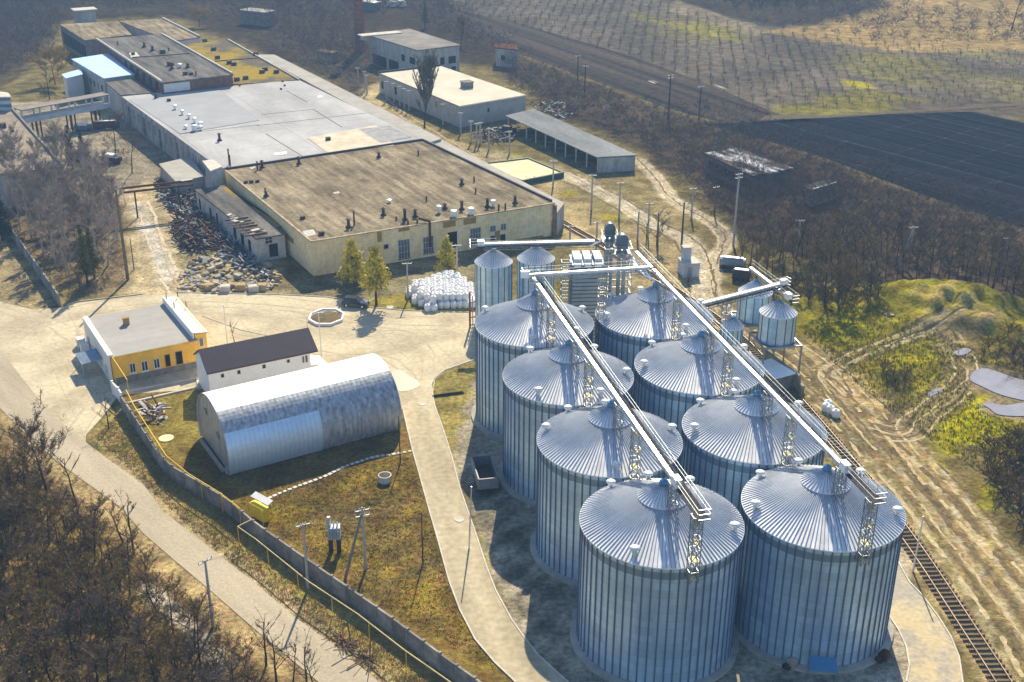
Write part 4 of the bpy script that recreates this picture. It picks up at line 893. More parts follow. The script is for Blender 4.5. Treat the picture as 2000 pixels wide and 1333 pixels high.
parapet(rf, [bp_[3], bp_[0], bp_[1]], .22, .4, mat('beige_coping', (.42, .35, .25), .9, 0, .25, .8), z=6.45)
fr_ = mat('rusty_white_frame', (.50, .50, .48), .7, 0, .3, 1)
winpx(t, bp_[0], bp_[1], [(777, 470, 801, 503), (826, 464, 847, 493), (918, 447, 939, 477)], fr_, dirtyglass, bars=3, hb=2, sill=rust)
winpx(t, bp_[0], bp_[1], [(719, 483, 730, 493), (749, 478, 759, 486), (957, 461, 967, 470)], fr_, opening, bars=0)
winpx(t, bp_[0], bp_[1], [(957, 442, 968, 452), (978, 438, 988, 449)], fr_, dirtyglass, bars=1)
winpx(t, bp_[0], bp_[1], [(874, 455, 893, 483), (977, 459, 987, 475), (719, 505, 727, 524)], None, opening, name='door_opening')
def patchpx(par, A, B, boxes, m_, name):
    for k, bx in enumerate(boxes): winpx(par, A, B, [bx], None, m_, name=name, out=.012 + .004 * k)
patchpx(wl, bp_[0], bp_[1], [(736, 454, 746, 472), (778, 446, 800, 450), (865, 434, 890, 442), (905, 428, 930, 436), (1000, 470, 1060, 478), (966, 452, 976, 472)], plaster, 'bare_plaster_patch')
patchpx(wl, bp_[3], bp_[0], [(553, 450, 574, 478)], plaster, 'bare_plaster_patch')
b = MB(); A_ = Vector((*bp_[0], 0)); d_ = (Vector((*bp_[1], 0)) - A_).normalized(); n_ = Vector((d_.y, -d_.x, 0))
s_, z_ = WP(bp_[0], bp_[1], 838, 440); b.tube(A_ + d_ * s_ + n_ * .3 + Vector((0, 0, 2)), A_ + d_ * s_ + n_ * .3 + Vector((0, 0, 7)), .22, n=8); b.tube(A_ + d_ * s_ + n_ * .3 + Vector((0, 0, 7)), A_ + d_ * (s_ - 1.5) - n_ * 1.2 + Vector((0, 0, 7.3)), .25, n=8); b.build('rusty_duct', rust, t)
b = MB(); b.bar((*bp_[1], 3.2), (bp_[1][0], bp_[1][1], 0), 1.0, 1.0); b.bar((bp_[1][0] + .05, bp_[1][1] - .05, 0), (bp_[1][0] + .05, bp_[1][1] - .05, 6.2), .8, .8); b.build('corner_pillar', mat('worn_brick_corner', (.25, .16, .10), .9, 0, .3, 1), t)
def roofvent(par, u, v, z, kind='stack', h=1.4, r=.28):
    x, y = G(u, v, z); b = MB()
    if kind == 'stack':
        b.tube((x, y, z), (x, y, z + h), r, n=8); b.lathe((x, y), [(r * 2.2, z), (r * 1.6, z + .35), (r, z + .4)], 8); b.lathe((x, y), [(r * 1.9, z + h + .12), (.02, z + h + .4)], 8); b.tube((x, y, z + h - .02), (x, y, z + h + .14), r * .4, n=4); m_ = rustdark
    elif kind == 'pipe': b.tube((x, y, z), (x, y, z + h), r * .6, n=6); b.tube((x, y, z + h - .05), (x, y, z + h + .02), r * .8, n=6); m_ = rust
    elif kind == 'drum': b.lathe((x, y), [(r * 2.2, z + .15), (r * 2.4, z + h), (r * 2.0, z + h + .3), (.02, z + h + .42)], 16); b.box((x, y, z), (r * 3, r * 3, .3), R(30)); m_ = ventwhite
    elif kind == 'hood': b.lathe((x, y), [(r, z), (r, z + h * .5), (r * 1.9, z + h * .6), (r * 1.7, z + h), (.02, z + h + .15)], 12); m_ = ventwhite
    else: b.box((x, y, z), (h, h * .8, h * .7), R(30)); m_ = rustdark
    return b.build('roof_vent', m_, par)
rustdark = mat('sooty_steel', (.06, .05, .045), .8, .2, .3, 1)
for (u, v, k, h) in ((450, 325, 'pipe', 2.4), (503, 332, 'pipe', 1.8), (512, 328, 'stack', 1.3), (584, 321, 'stack', 1.4), (480, 358, 'box', .7), (491, 357, 'box', .7), (503, 356, 'box', .7), (518, 373, 'pipe', .5), (520, 384, 'stack', .8), (591, 428, 'box', .8),
                     (740, 308, 'stack', .9), (817, 303, 'pipe', 1.0), (902, 361, 'stack', 1.0), (926, 355, 'pipe', 1.0), (929, 377, 'pipe', .9), (628, 459, 'box', .9), (681, 445, 'stack', 1.4), (692, 440, 'pipe', 2.6), (749, 421, 'stack', 1.2), (774, 430, 'pipe', .6), (791, 430, 'stack', 1.9), (811, 424, 'stack', 1.2), (797, 438, 'pipe', .6), (815, 436, 'pipe', .8),
                     (857, 416, 'hood', 1.4), (869, 408, 'stack', .8), (902, 410, 'stack', 1.5), (886, 424, 'drum', 1.0), (920, 419, 'drum', 1.0), (952, 405, 'stack', 1.5), (963, 403, 'hood', 1.2), (974, 412, 'pipe', 1.2), (987, 410, 'pipe', 1.2), (1006, 398, 'stack', 1.3), (760, 396, 'hood', .6), (833, 393, 'pipe', .9)):
    roofvent(rf, u, v, 6.6, k, h)
for pts in ([(650, 376), (662, 374), (664, 378), (653, 379)], [(590, 452), (612, 448), (618, 458), (598, 463)], [(500, 327), (492, 331), (486, 328), (498, 325)]):
    b = MB(); b.sheet(GG(pts, 6.61), 6.612); b.build('roof_patch', mat('pale_roof_patch', (.5, .48, .45), .9, 0, .15, 1), rf)
gp = [(-61.6, 244.6), (-21.2, 268.7), (-59.7, 331.9), (-101.8, 310.2)]
t, wl, rf = hall('factory_hall', 'long factory hall with smooth pale grey roof and stained white wall', 'factory', gp, 0, 6.4, greywall, greyroof, .2, .2)
grey_hall = t
A_, B_ = gp[3], gp[0]; LL = math.hypot(A_[0] - B_[0], A_[1] - B_[1])
for k in range(15):
    s = 4 + k * (LL - 10) / 15
    window(t, A_, B_, s, s + 2.6, (2.6 if k % 3 else .1), 5.2, fr_, (opening if k % 3 == 0 else dirtyglass), bars=2, hb=1, name='window' if k % 3 else 'door_opening')
d_ = unit((B_[0] - A_[0], B_[1] - A_[1])); n_ = (d_[1], -d_[0])
for k in range(16):
    b = MB(); s = 2.6 + k * (LL - 6) / 15; b.bar((A_[0] + d_[0] * s + n_[0] * .1, A_[1] + d_[1] * s + n_[1] * .1, 0), (A_[0] + d_[0] * s + n_[0] * .1, A_[1] + d_[1] * s + n_[1] * .1, 6.2), .35, .35); b.build('pilaster', greywall, wl)
for (u, v, k, h) in ((342, 214, 'hood', 1.1), (356, 224, 'hood', 1.1), (369, 232, 'hood', 1.1), (380, 240, 'hood', 1.2), (392, 249, 'drum', 1.0), (380, 256, 'drum', 1.1), (363, 252, 'hood', .8), (392, 254, 'hood', 1.0), (330, 198, 'box', .9), (305, 192, 'stack', 1.0), (429, 275, 'stack', 1.4), (448, 322, 'pipe', 3.4), (641, 274, 'box', 1.0), (549, 175, 'box', .5), (556, 168, 'box', .5), (552, 160, 'box', .5), (468, 168, 'box', .5)):
    roofvent(rf, u, v, 6.65, k, h)
for pts, m_ in (([(600, 270), (735, 245), (770, 285), (640, 300)], mat('sandy_roof_patch', (.50, .44, .34), .9, 0, .15, .5, col2=(.64, .58, .46))), ([(700, 253), (760, 246), (805, 268), (745, 281)], mat('grey_roof_patch', (.33, .33, .34), .9)), ([(252, 196), (428, 176), (506, 236), (352, 262)], mat('mid_grey_roof_patch', (.35, .36, .38), .9, 0, .06, .2)), ([(620, 189), (628, 187), (630, 191), (621, 192)], white), ([(535, 300), (560, 297), (560, 302), (537, 305)], white)):
    b = MB(); P = GG(pts, 6.6); b.sheet(P, 6.606 + .004 * len(rf.children)); b.build('roof_patch', m_, rf)
b = MB()
for (p, q) in (((352, 262), (506, 244)), ((500, 246), (717, 221)), ((510, 224), (612, 214)), ((612, 214), (668, 249)), ((560, 178), (600, 200)), ((428, 176), (506, 236)), ((520, 262), (590, 305))):
    p_, q_ = G(*p, 6.62), G(*q, 6.62); b.bar((*p_, 6.615), (*q_, 6.615), .22, .04 + rnd.random() * .01)
b.build('felt_seam', mat('dark_felt_seam', (.17, .17, .175), .9), rf)
# side aisle with the pale grey roof to the right of the halls
ai = [bp_[1]] + []
SA = [(-20.5, 268.6), (-16.4, 269.8), (-104.5, 411.0), (-108.4, 408.6)]
sa = [G(826, 270, 5.4), G(856, 268, 5.4), G(545, 113, 5.4), G(500, 112, 5.4)]
t, wl, rf = hall('side_aisle', 'long narrow lean-to with dusty grey roof along the far side of the grey-roofed hall', 'annex', [(-20.4, 269.4), G(862, 272, 5.2), G(536, 108, 5.2), G(500, 108, 5.2)], 0, 5.2, greywall, mat('dusty_roof', (.34, .33, .31), .9, 0, .15, .3, col2=(.44, .42, .38)), .05, .15)
t, wl, rf = hall('side_aisle', 'narrow lean-to with dusty grey roof along the far side of the beige-tiled hall', 'annex', [(8.6, 221.6), G(1102, 398, 4.6), G(862, 274, 4.6), (-20.2, 268.4)], 0, 4.6, greywall, MATS['dusty_roof'], .05, .15)
# brick hall
kp = GG([(316, 163), (454, 147), (316, 69), (189, 79)], 9.5)
t, wl, rf = hall('brick_hall', 'taller brick hall with dark felt roof rising behind the grey-roofed hall', 'factory', kp, 0, 9.4, brick, darkroof, .35, .35)
parapet(rf, [kp[0], kp[3]], .5, .4, paleconcrete, z=9.7); parapet(rf, [kp[1], kp[2]], .5, .4, paleconcrete, z=9.7)
b = MB(); a_, c_ = lerp(kp[0], kp[1], .02), lerp(kp[0], kp[1], .38); d_ = unit((c_[0] - a_[0], c_[1] - a_[1])); b.bar((a_[0] + d_[1] * .1, a_[1] - d_[0] * .1, 8.1), (c_[0] + d_[1] * .1, c_[1] - d_[0] * .1, 8.1), .25, 2.2); b.build('white_wall_band', owht, wl)
LL = math.hypot(kp[0][0] - kp[3][0], kp[0][1] - kp[3][1])
for k in range(12):
    s = LL * (.42 + .045 * k); window(t, kp[3], kp[0], s, s + 1.9, 6.8, 8.9, None, opening if k % 2 else dirtyglass)
for (u, v, k, h) in ((333, 128, 'box', 1.6), (336, 135, 'stack', 1.6), (351, 132, 'hood', 1.0), (367, 132, 'stack', 1.0), (362, 146, 'box', 1.1), (373, 146, 'box', .9), (383, 147, 'pipe', 1.0), (282, 92, 'stack', 1.2), (298, 99, 'stack', 1.2), (318, 104, 'box', 1.4), (230, 88, 'pipe', 1.0), (260, 107, 'box', .9), (330, 100, 'pipe', .9)):
    roofvent(rf, u, v, 9.8, k, h, .35)
b = MB(); b.sheet(GG([(252, 104), (266, 102), (273, 110), (256, 113)], 9.76), 9.765); b.build('roof_patch', MATS['pale_roof_patch'], rf)
b = MB(); p_, r_ = G(258, 113, 9.8), G(370, 105, 9.8); b.bar((*p_, 9.85), (*r_, 9.85), .4, .25); b.build('roof_joint', leadm, rf)
yp = GG([(457, 165), (584, 158), (446, 80), (350, 88)], 6.5)
t, wl, rf = hall('mossy_hall', 'low hall with yellow moss covering its flat roof, right of the brick hall', 'factory', yp, 0, 6.4, brick, mossroof, .15, .2)
parapet(rf, [yp[1], yp[2]], .45, .35, paleconcrete, z=6.6)
b = MB(); p_, r_ = G(420, 120, 6.7), G(505, 113, 6.7); b.bar((*p_, 6.7), (*r_, 6.7), .5, .3); b.build('roof_joint', leadm, rf)
for (u, v) in ((417, 99), (448, 125), (457, 128), (425, 115), (418, 97), (518, 138), (512, 143), (540, 143), (500, 108), (463, 158), (400, 82), (480, 155)): roofvent(rf, u, v, 6.6, 'box', 1.3)
pp = GG([(336, 82), (390, 74), (318, 38), (234, 43)], 7)
t, wl, rf = hall('rear_hall', 'flat-roofed rear hall with dusty brown roof and dark parapets, right of its neighbour', 'factory', pp, 0, 6.9, greywall, MATS['bitumen_felt'], .2, .3); parapet(rf, [pp[1], pp[2]], .5, .4, paleconcrete, z=7.2)
b = MB(); b.bar((*pp[0], 6.2), (*pp[1], 6.2), .3, 1.6); b.build('pale_band', owht, wl)
pp = GG([(166, 80), (256, 69), (230, 43), (117, 49)], 7)
t, wl, rf = hall('rear_hall', 'flat-roofed rear hall with broken dark left wall at the far left of the complex', 'factory', pp, 0, 6.9, darkconcrete, MATS['bitumen_felt'], .2, .3)
LL = math.hypot(pp[0][0] - pp[3][0], pp[0][1] - pp[3][1])
for k in range(9): window(t, pp[3], pp[0], 3 + LL * .1 * k, 3 + LL * .1 * k + 3, 1.2, 5.2, None, opening)
x, y = G(168, 46); t = thing('roof_block', 'pale ruined stair block beside the rear halls at the far left', 'ruin', (x, y, 0)); b = MB(); b.box((x, y, 0), (7, 5, 5), R(30)); b.build('wall', greywall, t); b = MB(); b.box((x, y, 5), (8.5, 6.5, .4), R(30)); b.build('roof', paleconcrete, t)
# blue roof building and its small shed
bluet = mults(mat('blue_tin_roof', (.33, .50, .72), .55, .1, .08, .3), lines((*E1, 0), 1.1, .1, .88))
pp = GG([(203, 154), (262, 146), (211, 106), (141, 117)], 7.6)
t, wl, rf = hall('blue_roofed_building', 'two-storey building with a pale blue sheet roof left of the brick hall', 'building', pp, 0, 7.5, greywall, bluet, .3, .25)
LL = math.hypot(pp[0][0] - pp[3][0], pp[0][1] - pp[3][1])
for k in range(8): window(t, pp[3], pp[0], 2 + k * LL / 8.6, 3.3 + k * LL / 8.6, 3.6, 5.2, None, opening if k % 3 else dirtyglass)
pp2 = GG([(129, 154), (160, 146), (156, 136), (122, 146)], 6.4)
t, wl, rf = hall('shed', 'small white lean-to shed with a blue roof beside the blue-roofed building', 'shed', pp2, 0, 6.3, owht, bluet, .2, .2)
# linking block between blue building and grey hall
pp = GG([(236, 187), (300, 183), (262, 155), (208, 163)], 6.6)
t, wl, rf = hall('link_block', 'ruined flat-roofed block linking the footbridge and the brick hall', 'ruin', pp, 0, 6.5, greywall, darkroof, .15, .3)
for s in (1.5, 4.5): window(t, pp[0], pp[1], s, s + 1.6, 3.6, 5.6, None, opening)
# footbridge
fa_, fb_ = G(44, 236, 5.0), G(216, 204, 5.0); d_ = unit((fb_[0] - fa_[0], fb_[1] - fa_[1])); n_ = (d_[1], -d_[0]); LL = math.hypot(fb_[0] - fa_[0], fb_[1] - fa_[1])
t = thing('footbridge', 'raised covered footbridge with pale concrete sides between two factory halls', 'footbridge', (*fa_, 0)); blu = mat('faded_blue_white', (.50, .53, .56), .8, 0, .12, .5)
b = MB(); b.bar((fa_[0] - n_[0] * 1.6, fa_[1] - n_[1] * 1.6, 4.3), (fb_[0] - n_[0] * 1.6, fb_[1] - n_[1] * 1.6, 4.3), 3.2, .3); b.build('deck', concrete, t)
for k in (0, 1):
    b = MB(); o_ = (-n_[0] * 3.2 * k, -n_[1] * 3.2 * k); b.bar((fa_[0] + o_[0], fa_[1] + o_[1], 4.8), (fb_[0] + o_[0], fb_[1] + o_[1], 4.8), .2, 1.3); b.build('parapet', blu, t)
b = MB(); b.bar((fa_[0] - n_[0] * 1.6, fa_[1] - n_[1] * 1.6, 7.5), (fb_[0] - n_[0] * 1.6, fb_[1] - n_[1] * 1.6, 7.5), 3.8, .25); b.build('roof', mat('brown_bridge_roof', (.27, .24, .22), .9, 0, .15, .5), t)
for k in range(6):
    for j in (0, 1):
        b = MB(); s = LL * k / 5.05; x, y = fa_[0] + d_[0] * s - n_[0] * 3.2 * j, fa_[1] + d_[1] * s - n_[1] * 3.2 * j; b.bar((x, y, 5.44), (x, y, 7.38), .5, .3); b.build('post', blu, t)
for u in (78, 147, 196):
    for o_ in (-.5, .5):
        for j in (.4, 2.8):
            b = MB(); s, _ = WP(fa_, fb_, u, 250); s += o_; x, y = fa_[0] + d_[0] * s - n_[0] * j, fa_[1] + d_[1] * s - n_[1] * j; b.bar((x, y, 0), (x, y, 4.16), .32, .32); b.build('leg', rust, t)
# left hall
lp = [G(122, 327, 7), (-94.5, 262), G(22, 216, 7), (-190, 262), (-150, 200)]
lp = [(-150, 215), G(122, 327, 7), G(22, 214, 7), (-185, 270)]
t, wl, rf = hall('left_hall', 'flat-roofed hall with dusty brown roof at the left edge behind the birches', 'factory', lp, 0, 6.9, greywall, mat('dusty_brown_roof', (.22, .19, .16), .9, 0, .2, .2, col2=(.32, .27, .21), fine=1.5, finev=.15), .2, .3)
parapet(rf, [lp[1], lp[2]], .5, .4, darkconcrete, z=7.2)
for (u, v, k, h) in ((18, 288, 'box', 1.8), (5, 250, 'box', 1.6), (28, 290, 'hood', .8), (10, 268, 'box', .9), (24, 258, 'box', .8)): roofvent(rf, u, v, 7.2, k, h)
b = MB(); b.sheet(blob(GGp) if False else [G(u, v, 7.22) for u, v in ((0, 292), (14, 293), (28, 300), (14, 307), (0, 308))], 7.225); b.build('moss_patch', mat('yellow_moss', (.40, .30, .03), .95, 0, .2, 1), rf)
up = [(-190, 285), G(20, 190, 10.5), G(14, 182, 10.5), (-190, 330)]
t, wl, rf = hall('upper_storey', 'blue and white upper storey at the left edge above the dusty brown roof', 'building', up, 0, 10.3, mults(mat('pale_blue_band', (.45, .52, .60), .8), lines((0, 0, 1), 1.6, .75, .35)), paleconcrete, .2, .3)
# front annex, ruined
an = [G(500, 500), G(550, 494), (-60.9, 236.8), (-66.0, 233.6)]
an = [(-46.8, 206.2), (-42.0, 208.9), (-59.5, 238.6), (-64.8, 235.4)]
t, wl, rf = hall('ruined_annex', 'half-collapsed white-walled annex along the left side of the beige hall', 'ruin', an, 0, 4.4, mat('flaking_white_wall', (.56, .53, .47), .9, 0, .2, .5, fine=1.5, finev=.15), darkroof, .25, .25)
winpx(t, an[0], an[1], [(517, 463, 532, 475)], fr_, darkglass, bars=1, hb=1); winpx(t, an[0], an[1], [(525, 478, 544, 500)], None, opening, name='door_opening')
LL = math.hypot(an[0][0] - an[3][0], an[0][1] - an[3][1])
for s, w_ in ((1.5, 1.0), (8, 1.2), (12, 1.0), (22, 1.6), (26, 1.8), (30, 1.4)): window(t, an[3], an[0], s, s + w_, 1.0, 3.2, None, opening, name='wall_gap')
for k in range(7):
    b = MB(); s = .04 + k * .05; p_ = lerp(an[0], an[3], s); r_ = lerp(an[1], an[2], s); e_ = lerp(p_, r_, -.28); b.bar((*e_, 4.85), (*lerp(p_, r_, .5), 4.8), .18, .2); b.build('bare_rafter', rust if k % 3 == 0 else wood, rf)
for k in range(12):
    b = MB(); p_ = lerp(lerp(an[0], an[3], rnd.uniform(.02, .45)), lerp(an[1], an[2], rnd.uniform(.02, .45)), rnd.uniform(-.05, .7)); b.box((*p_, 4.67 + .01 * k), (rnd.uniform(.6, 1.8), rnd.uniform(.4, 1.0), .08), rnd.uniform(0, 3)); b.build('broken_slab', paleconcrete if k % 2 else darkconcrete, rf)
b = MB(); b.sheet([lerp(an[1], an[2], .12), (an[1][0] - .6, an[1][1] + 4), lerp(lerp(an[1], an[2], .95), an[3], .2), lerp(an[1], an[2], .97)], 4.665); b.build('moss_strip', MATS['mossy_roof'], rf)
tw_ = GG([(411, 334), (433, 325), (416, 312), (396, 315)], 8.2)
t, wl, rf = hall('stair_tower', 'small square pale tower at the corner between the grey and beige halls', 'tower', tw_, 0, 8.0, greywall, paleconcrete, .15, .2)
window(t, tw_[3], tw_[0], .5, 1.6, 5.2, 7.2, None, opening)
pt_ = GG([(345, 357), (398, 345), (372, 308), (312, 322)], 3.6)
t, wl, rf = hall('low_annex', 'low flat-roofed annex beside the stair tower with dusty grey roof', 'annex', pt_, 0, 3.5, greywall, MATS['dusty_roof'], .2, .25)
# warehouse
wp_ = GG([(897, 209), (1027, 187), (860, 130), (740, 144)], 5.5)
creamroof = mat('cream_membrane', (.54, .50, .41), .85, 0, .06, .15, col2=(.63, .59, .49), fine=1, finev=.05)
t, wl, rf = hall('warehouse', 'plain grey warehouse with a cream flat roof behind the poplar', 'warehouse', wp_, 0, 5.4, mat('pale_block_wall', (.42, .41, .38), .9, 0, .14, .4, fine=1.5, finev=.1), creamroof, .25, .2)
parapet(rf, [wp_[3], wp_[0], wp_[1]], .2, .3, leadm, z=5.45); parapet(rf, [wp_[3], wp_[2]], .5, .3, leadm, z=5.6)
x, y = G(912, 171, 5.6); b = MB(); b.box((x, y, 5.6), (2.6, 2.6, 1.5), R(30)); b.box((x, y, 7.1), (3.0, 3.0, .2), R(30)); b.build('roof_monitor', darkconcrete, rf)
LL = math.hypot(wp_[0][0] - wp_[3][0], wp_[0][1] - wp_[3][1])
for s in (1.5, 10): window(t, wp_[3], wp_[0], s, s + 1.2, 1.5, 3.6, None, opening)
window(t, wp_[3], wp_[0], LL * .72, LL * .72 + 1.6, 2.6, 4.6, fr_, MATS['ochre_patch'], bars=1)
winpx(t, wp_[0], wp_[1], [(952, 212, 956, 219)], None, opening)
# open shed
sp = GG([(1170, 308), (1240, 304), (1040, 214), (990, 226)], 3.6)
shedroof = mat('shed_roof_asbestos', (.17, .18, .19), .9, 0, .2, .2, col2=(.27, .28, .29), fine=1, finev=.12, stretch=(4, 1, 1), rotz=R(-61))
t = thing('open_shed', 'long open-sided cart shed with grey sheet roof on white posts', 'shed', (*sp[0], 0))
b = MB(); b.prism([lerp(sp[0], sp[1], -.06), lerp(sp[1], sp[0], -.06), lerp(sp[2], sp[3], -.06), lerp(sp[3], sp[2], -.06)], 3.5, 3.7, bottom=True); rf = b.build('roof', shedroof, t)
b = MB(); b.bar((*lerp(sp[1], sp[2], .0), 1.7), (*sp[2], 1.7), .3, 3.4); b.build('back_wall', darkconcrete, t)
b = MB(); b.bar((*sp[0], 1.7), (*sp[1], 1.7), .3, 3.4); b.build('end_wall', greywall, t)
for k in range(10):
    b = MB(); x, y = lerp(sp[0], sp[3], .01 + k * .108); b.bar((x, y, 0), (x, y, 3.5), .3, .3); b.build('post', paleconcrete, t)
# basin
po = GG([(1020, 354), (1100, 338), (1032, 310), (930, 322)], 1.0)
t = thing('settling_basin', 'low rectangular basin with a dark green rim and pale sandy filling', 'basin', (*po[0], 0))
b = MB(); gm_ = mat('dark_green_rim', (.03, .07, .05), .7, 0, .15, 1)
for a, c_ in zip(po, po[1:] + po[:1]): b.bar((*a, .6), (*c_, .6), .5, 1.2 + rnd.random() * .01)
b.build('rim', gm_, t); b = MB(); b.sheet(po, .95); b.build('sand_fill', mat('pale_sand', (.62, .54, .32), .9, 0, .1, .3, col2=(.72, .66, .46)), t)
# ruined two-storey building, chimney, far ruins
ru = GG([(815, 99), (897, 89), (800, 58), (722, 70)], 8.8)
t, wl, rf = hall('ruined_building', 'two-storey ruined building with a sagging grey roof behind the warehouse', 'ruin', ru, 0, 8.6, greywall, mat('sagging_grey_roof', (.20, .19, .18), .9, 0, .25, .15, col2=(.30, .28, .25)), .4, .4)
for (a, c_, s, w_, z0, z1) in ((0, 1, 2, 3.5, 3.6, 5.8), (0, 1, 8, 1.5, 3.6, 5.8), (0, 1, 11, 2.6, 3.6, 5.8), (0, 1, 4, 2.4, .2, 2.6), (0, 1, 12, 1.6, .2, 2.6), (3, 0, 1.5, 9, .1, 3.4), (3, 0, 12, 6, .1, 3.4), (3, 0, 20, 2, 4.2, 6.2), (3, 0, 25, 3.2, 4.2, 6.2)):
    window(t, ru[a], ru[c_], s, s + w_, z0, z1, None, opening)
b = MB(); p_ = G(742, 66, 9.2); b.box((*p_, 9.0), (14, 4, .3), R(30)); b.box((p_[0] - 5, p_[1] - 2, 7.5), (1, 3, 1.6), R(30)); b.build('fallen_roof_slab', paleconcrete, rf)
cx_, cy_ = G(704, 100); t = thing('brick_chimney', 'tall red brick factory chimney', 'chimney', (cx_, cy_, 0)); b = MB(); b.lathe((cx_, cy_), [(1.75, 0), (1.35, 34), (1.5, 34.2), (1.5, 35)], 24); b.build('shaft', mults(mat('chimney_brick', (.25, .10, .065), .9, 0, .2, .8), lines((0, 0, 1), 1.5, .25, .75)), t, smooth=False)
pp = GG([(1470, 345), (1545, 330), (1440, 292), (1378, 302)], 4.0)
t, wl, rf = hall('flat_ruin', 'flat-roofed ruin with patches of snow on its dark roof among the bushes', 'ruin', pp, 0, 3.9, darkconcrete, mat('snowy_dark_roof', (.10, .085, .08), .9, 0, .2, .25, col2=(.62, .64, .70), fine=2, finev=.2, stretch=(4, 1, 1), rotz=R(-55), fac=(.50, .60)), .4, .35)
LL = math.hypot(pp[0][0] - pp[3][0], pp[0][1] - pp[3][1])
for k in range(7): window(t, pp[3], pp[0], 1.5 + k * LL / 7.5, 4 + k * LL / 7.5, .8, 3, None, opening)
pp = GG([(1588, 372), (1634, 358), (1615, 352), (1572, 364)], 3.6)
t, wl, rf = hall('small_ruin', 'small ruined hut with a pale roof edge half hidden in the bushes', 'ruin', pp, 0, 3.4, greywall, darkroof, .3, .3)
b = MB(); b.bar((*pp[0], 3.75), (*pp[1], 3.75), .3, .3); b.build('roof_edge', paleconcrete, rf)
pp = GG([(968, 92), (1012, 97), (1006, 86), (968, 84)], 6)
t, wl, rf = hall('cottage', 'small grey cottage with a rusty roof beside the ploughed field', 'house', pp, 0, 5.6, greywall, rust, .3, .3)
window(t, pp[0], pp[1], 2, 3.4, 2, 3.6, None, opening)
for (u, v, L_, h_, lab, m_) in ((720, 19, 9, 3, 'far white shed with a sunlit roof near the chimney top', white), (765, 14, 4, 1.8, 'small white van parked far away left of its neighbour', white), (783, 14, 4.2, 2, 'small pale van parked far away beside another', ventwhite), (640, 120, 6, 3, 'low dark hut with a mossy roof in the trees right of the side lean-to', MATS['mossy_roof']), (505, 48, 12, 5, 'grey barn roof among the far trees left of the chimney', MATS['dusty_roof'])):
    x, y = G(u, v); van = 'van' in lab
    t = thing('parked_van' if van else 'far_shed', lab, 'van' if van else 'shed', (x, y, 0)); b = MB()
    b.box((x, y, .3 if van else 0), (L_, L_ * .45, h_), R(-30)); b.build('body' if van else 'wall', m_ if van else darkconcrete, t)
    b = MB()
    if van:
        b.box((x, y, .3 + h_), (L_ * .6, L_ * .42, .3), R(-30)); b.build('roof', m_, t)
        for sx in (-.3, .3):
            w_ = MB(); w_.tube((x + sx * L_, y - .9, .35), (x + sx * L_, y + .9, .35), .35, n=10); w_.build('wheel', blackrub, t)
    else: b.box((x, y, h_), (L_ + .8, L_ * .45 + .8, .3), R(-30)); b.build('roof', m_, t)
# small substation by the dirt road
x, y = G(1344, 536); t = thing('substation_hut', 'small white substation hut with a narrow raised tower', 'hut', (x, y, 0)); b = MB(); b.box((x, y, 0), (2.9, 3.4, 2.6), R(12)); b.build('wall', mat('bluish_white_wall', (.52, .54, .58), .8, 0, .1, .6), t)
b = MB(); b.box((x, y, 2.6), (3.2, 3.7, .12), R(12)); b.build('roof', paleconcrete, t); b = MB(); b.box((x - .5, y + .6, 2.72), (1.4, 1.4, 2.3), R(12)); b.build('tower', MATS['bluish_white_wall'], t); b = MB(); b.box((x - .5, y + .6, 5.02), (1.6, 1.6, .1), R(12)); b.build('tower_cap', paleconcrete, t)
b = MB(); b.box((x, y - 1.73, .1), (.9, .05, 1.9), R(12)); b.build('door', greysteel, t)
# ------------------------------------------------------------------ fences, gas pipe
def wall_fence(lab, pts, h, m_, plen=2.5, th=.22):
    P = GG(pts); t = thing('panel_fence', lab, 'fence', (*P[0], 0)); Q = along(P, plen); k = 0
    Q.append((*P[-1], Q[-1][2]))
    for (x, y, a), (x2, y2, a2) in zip(Q[:-1], Q[1:]):
        if math.hypot(x2 - x, y2 - y) < .3: continue
        b = MB(); hh = h + rnd.uniform(-.04, .04); b.bar((x, y, hh / 2), (x2, y2, hh / 2), th, hh)
        for f in (.25, .5, .75): pass
        b.build('fence_panel', m_[k % len(m_)], t); k += 1
        b = MB(); b.box((x, y, 0), (.3, .34, h + .12), a); b.build('fence_post', m_[0], t)
    return t
fm = [mat('fence_concrete_' + s, c, .9, 0, .22, .9, fine=2.5, finev=.15, bump=.2) for s, c in (('grey', (.26, .25, .23)), ('pale', (.31, .30, .275)), ('dark', (.21, .20, .185)))]
wall_fence('long grey concrete panel fence between the road and the compound lawn', [(240, 800), (268, 842), (316, 916), (340, 939), (444, 1001), (500, 1050), (600, 1122), (755, 1230), (880, 1324), (935, 1364), (985, 1400)], 2.1, fm)
wall_fence('grey concrete panel fence in front of the birch grove, ending at the yard', [(117, 598), (70, 530), (22, 462), (-30, 390)], 2.2, fm)
wall_fence('short whitewashed wall with two gate pillars beside the ochre office', [(222, 770), (232, 780), (240, 792)], 2.0, [white, white])
def gas_pipe(lab, runs, loc):
    t = thing('gas_pipe', lab, 'pipe', loc)
    for pts in runs:
        b = MB()
        for p, q in zip(pts[:-1], pts[1:]): b.tube(p, q, .065, n=8)
        b.build('pipe_run', gaspaint if 'pale' not in lab else mat('pale_yellow_paint', (.60, .48, .22), .6), t)
    return t
P = GG([(246, 762), (260, 790), (281, 823), (324, 890), (367, 925), (429, 963), (469, 994)], 2.6)
run = [(*p, 2.6) for p in P]
g = gas_pipe('yellow gas pipe on low posts along the lawn side of the fence', [run], (*P[0], 0))
for (x, y, a) in along(P, 4.2): b = MB(); b.bar((x, y, 0), (x, y, 2.55), .08, .08); b.build('pipe_post', gaspaint, g)
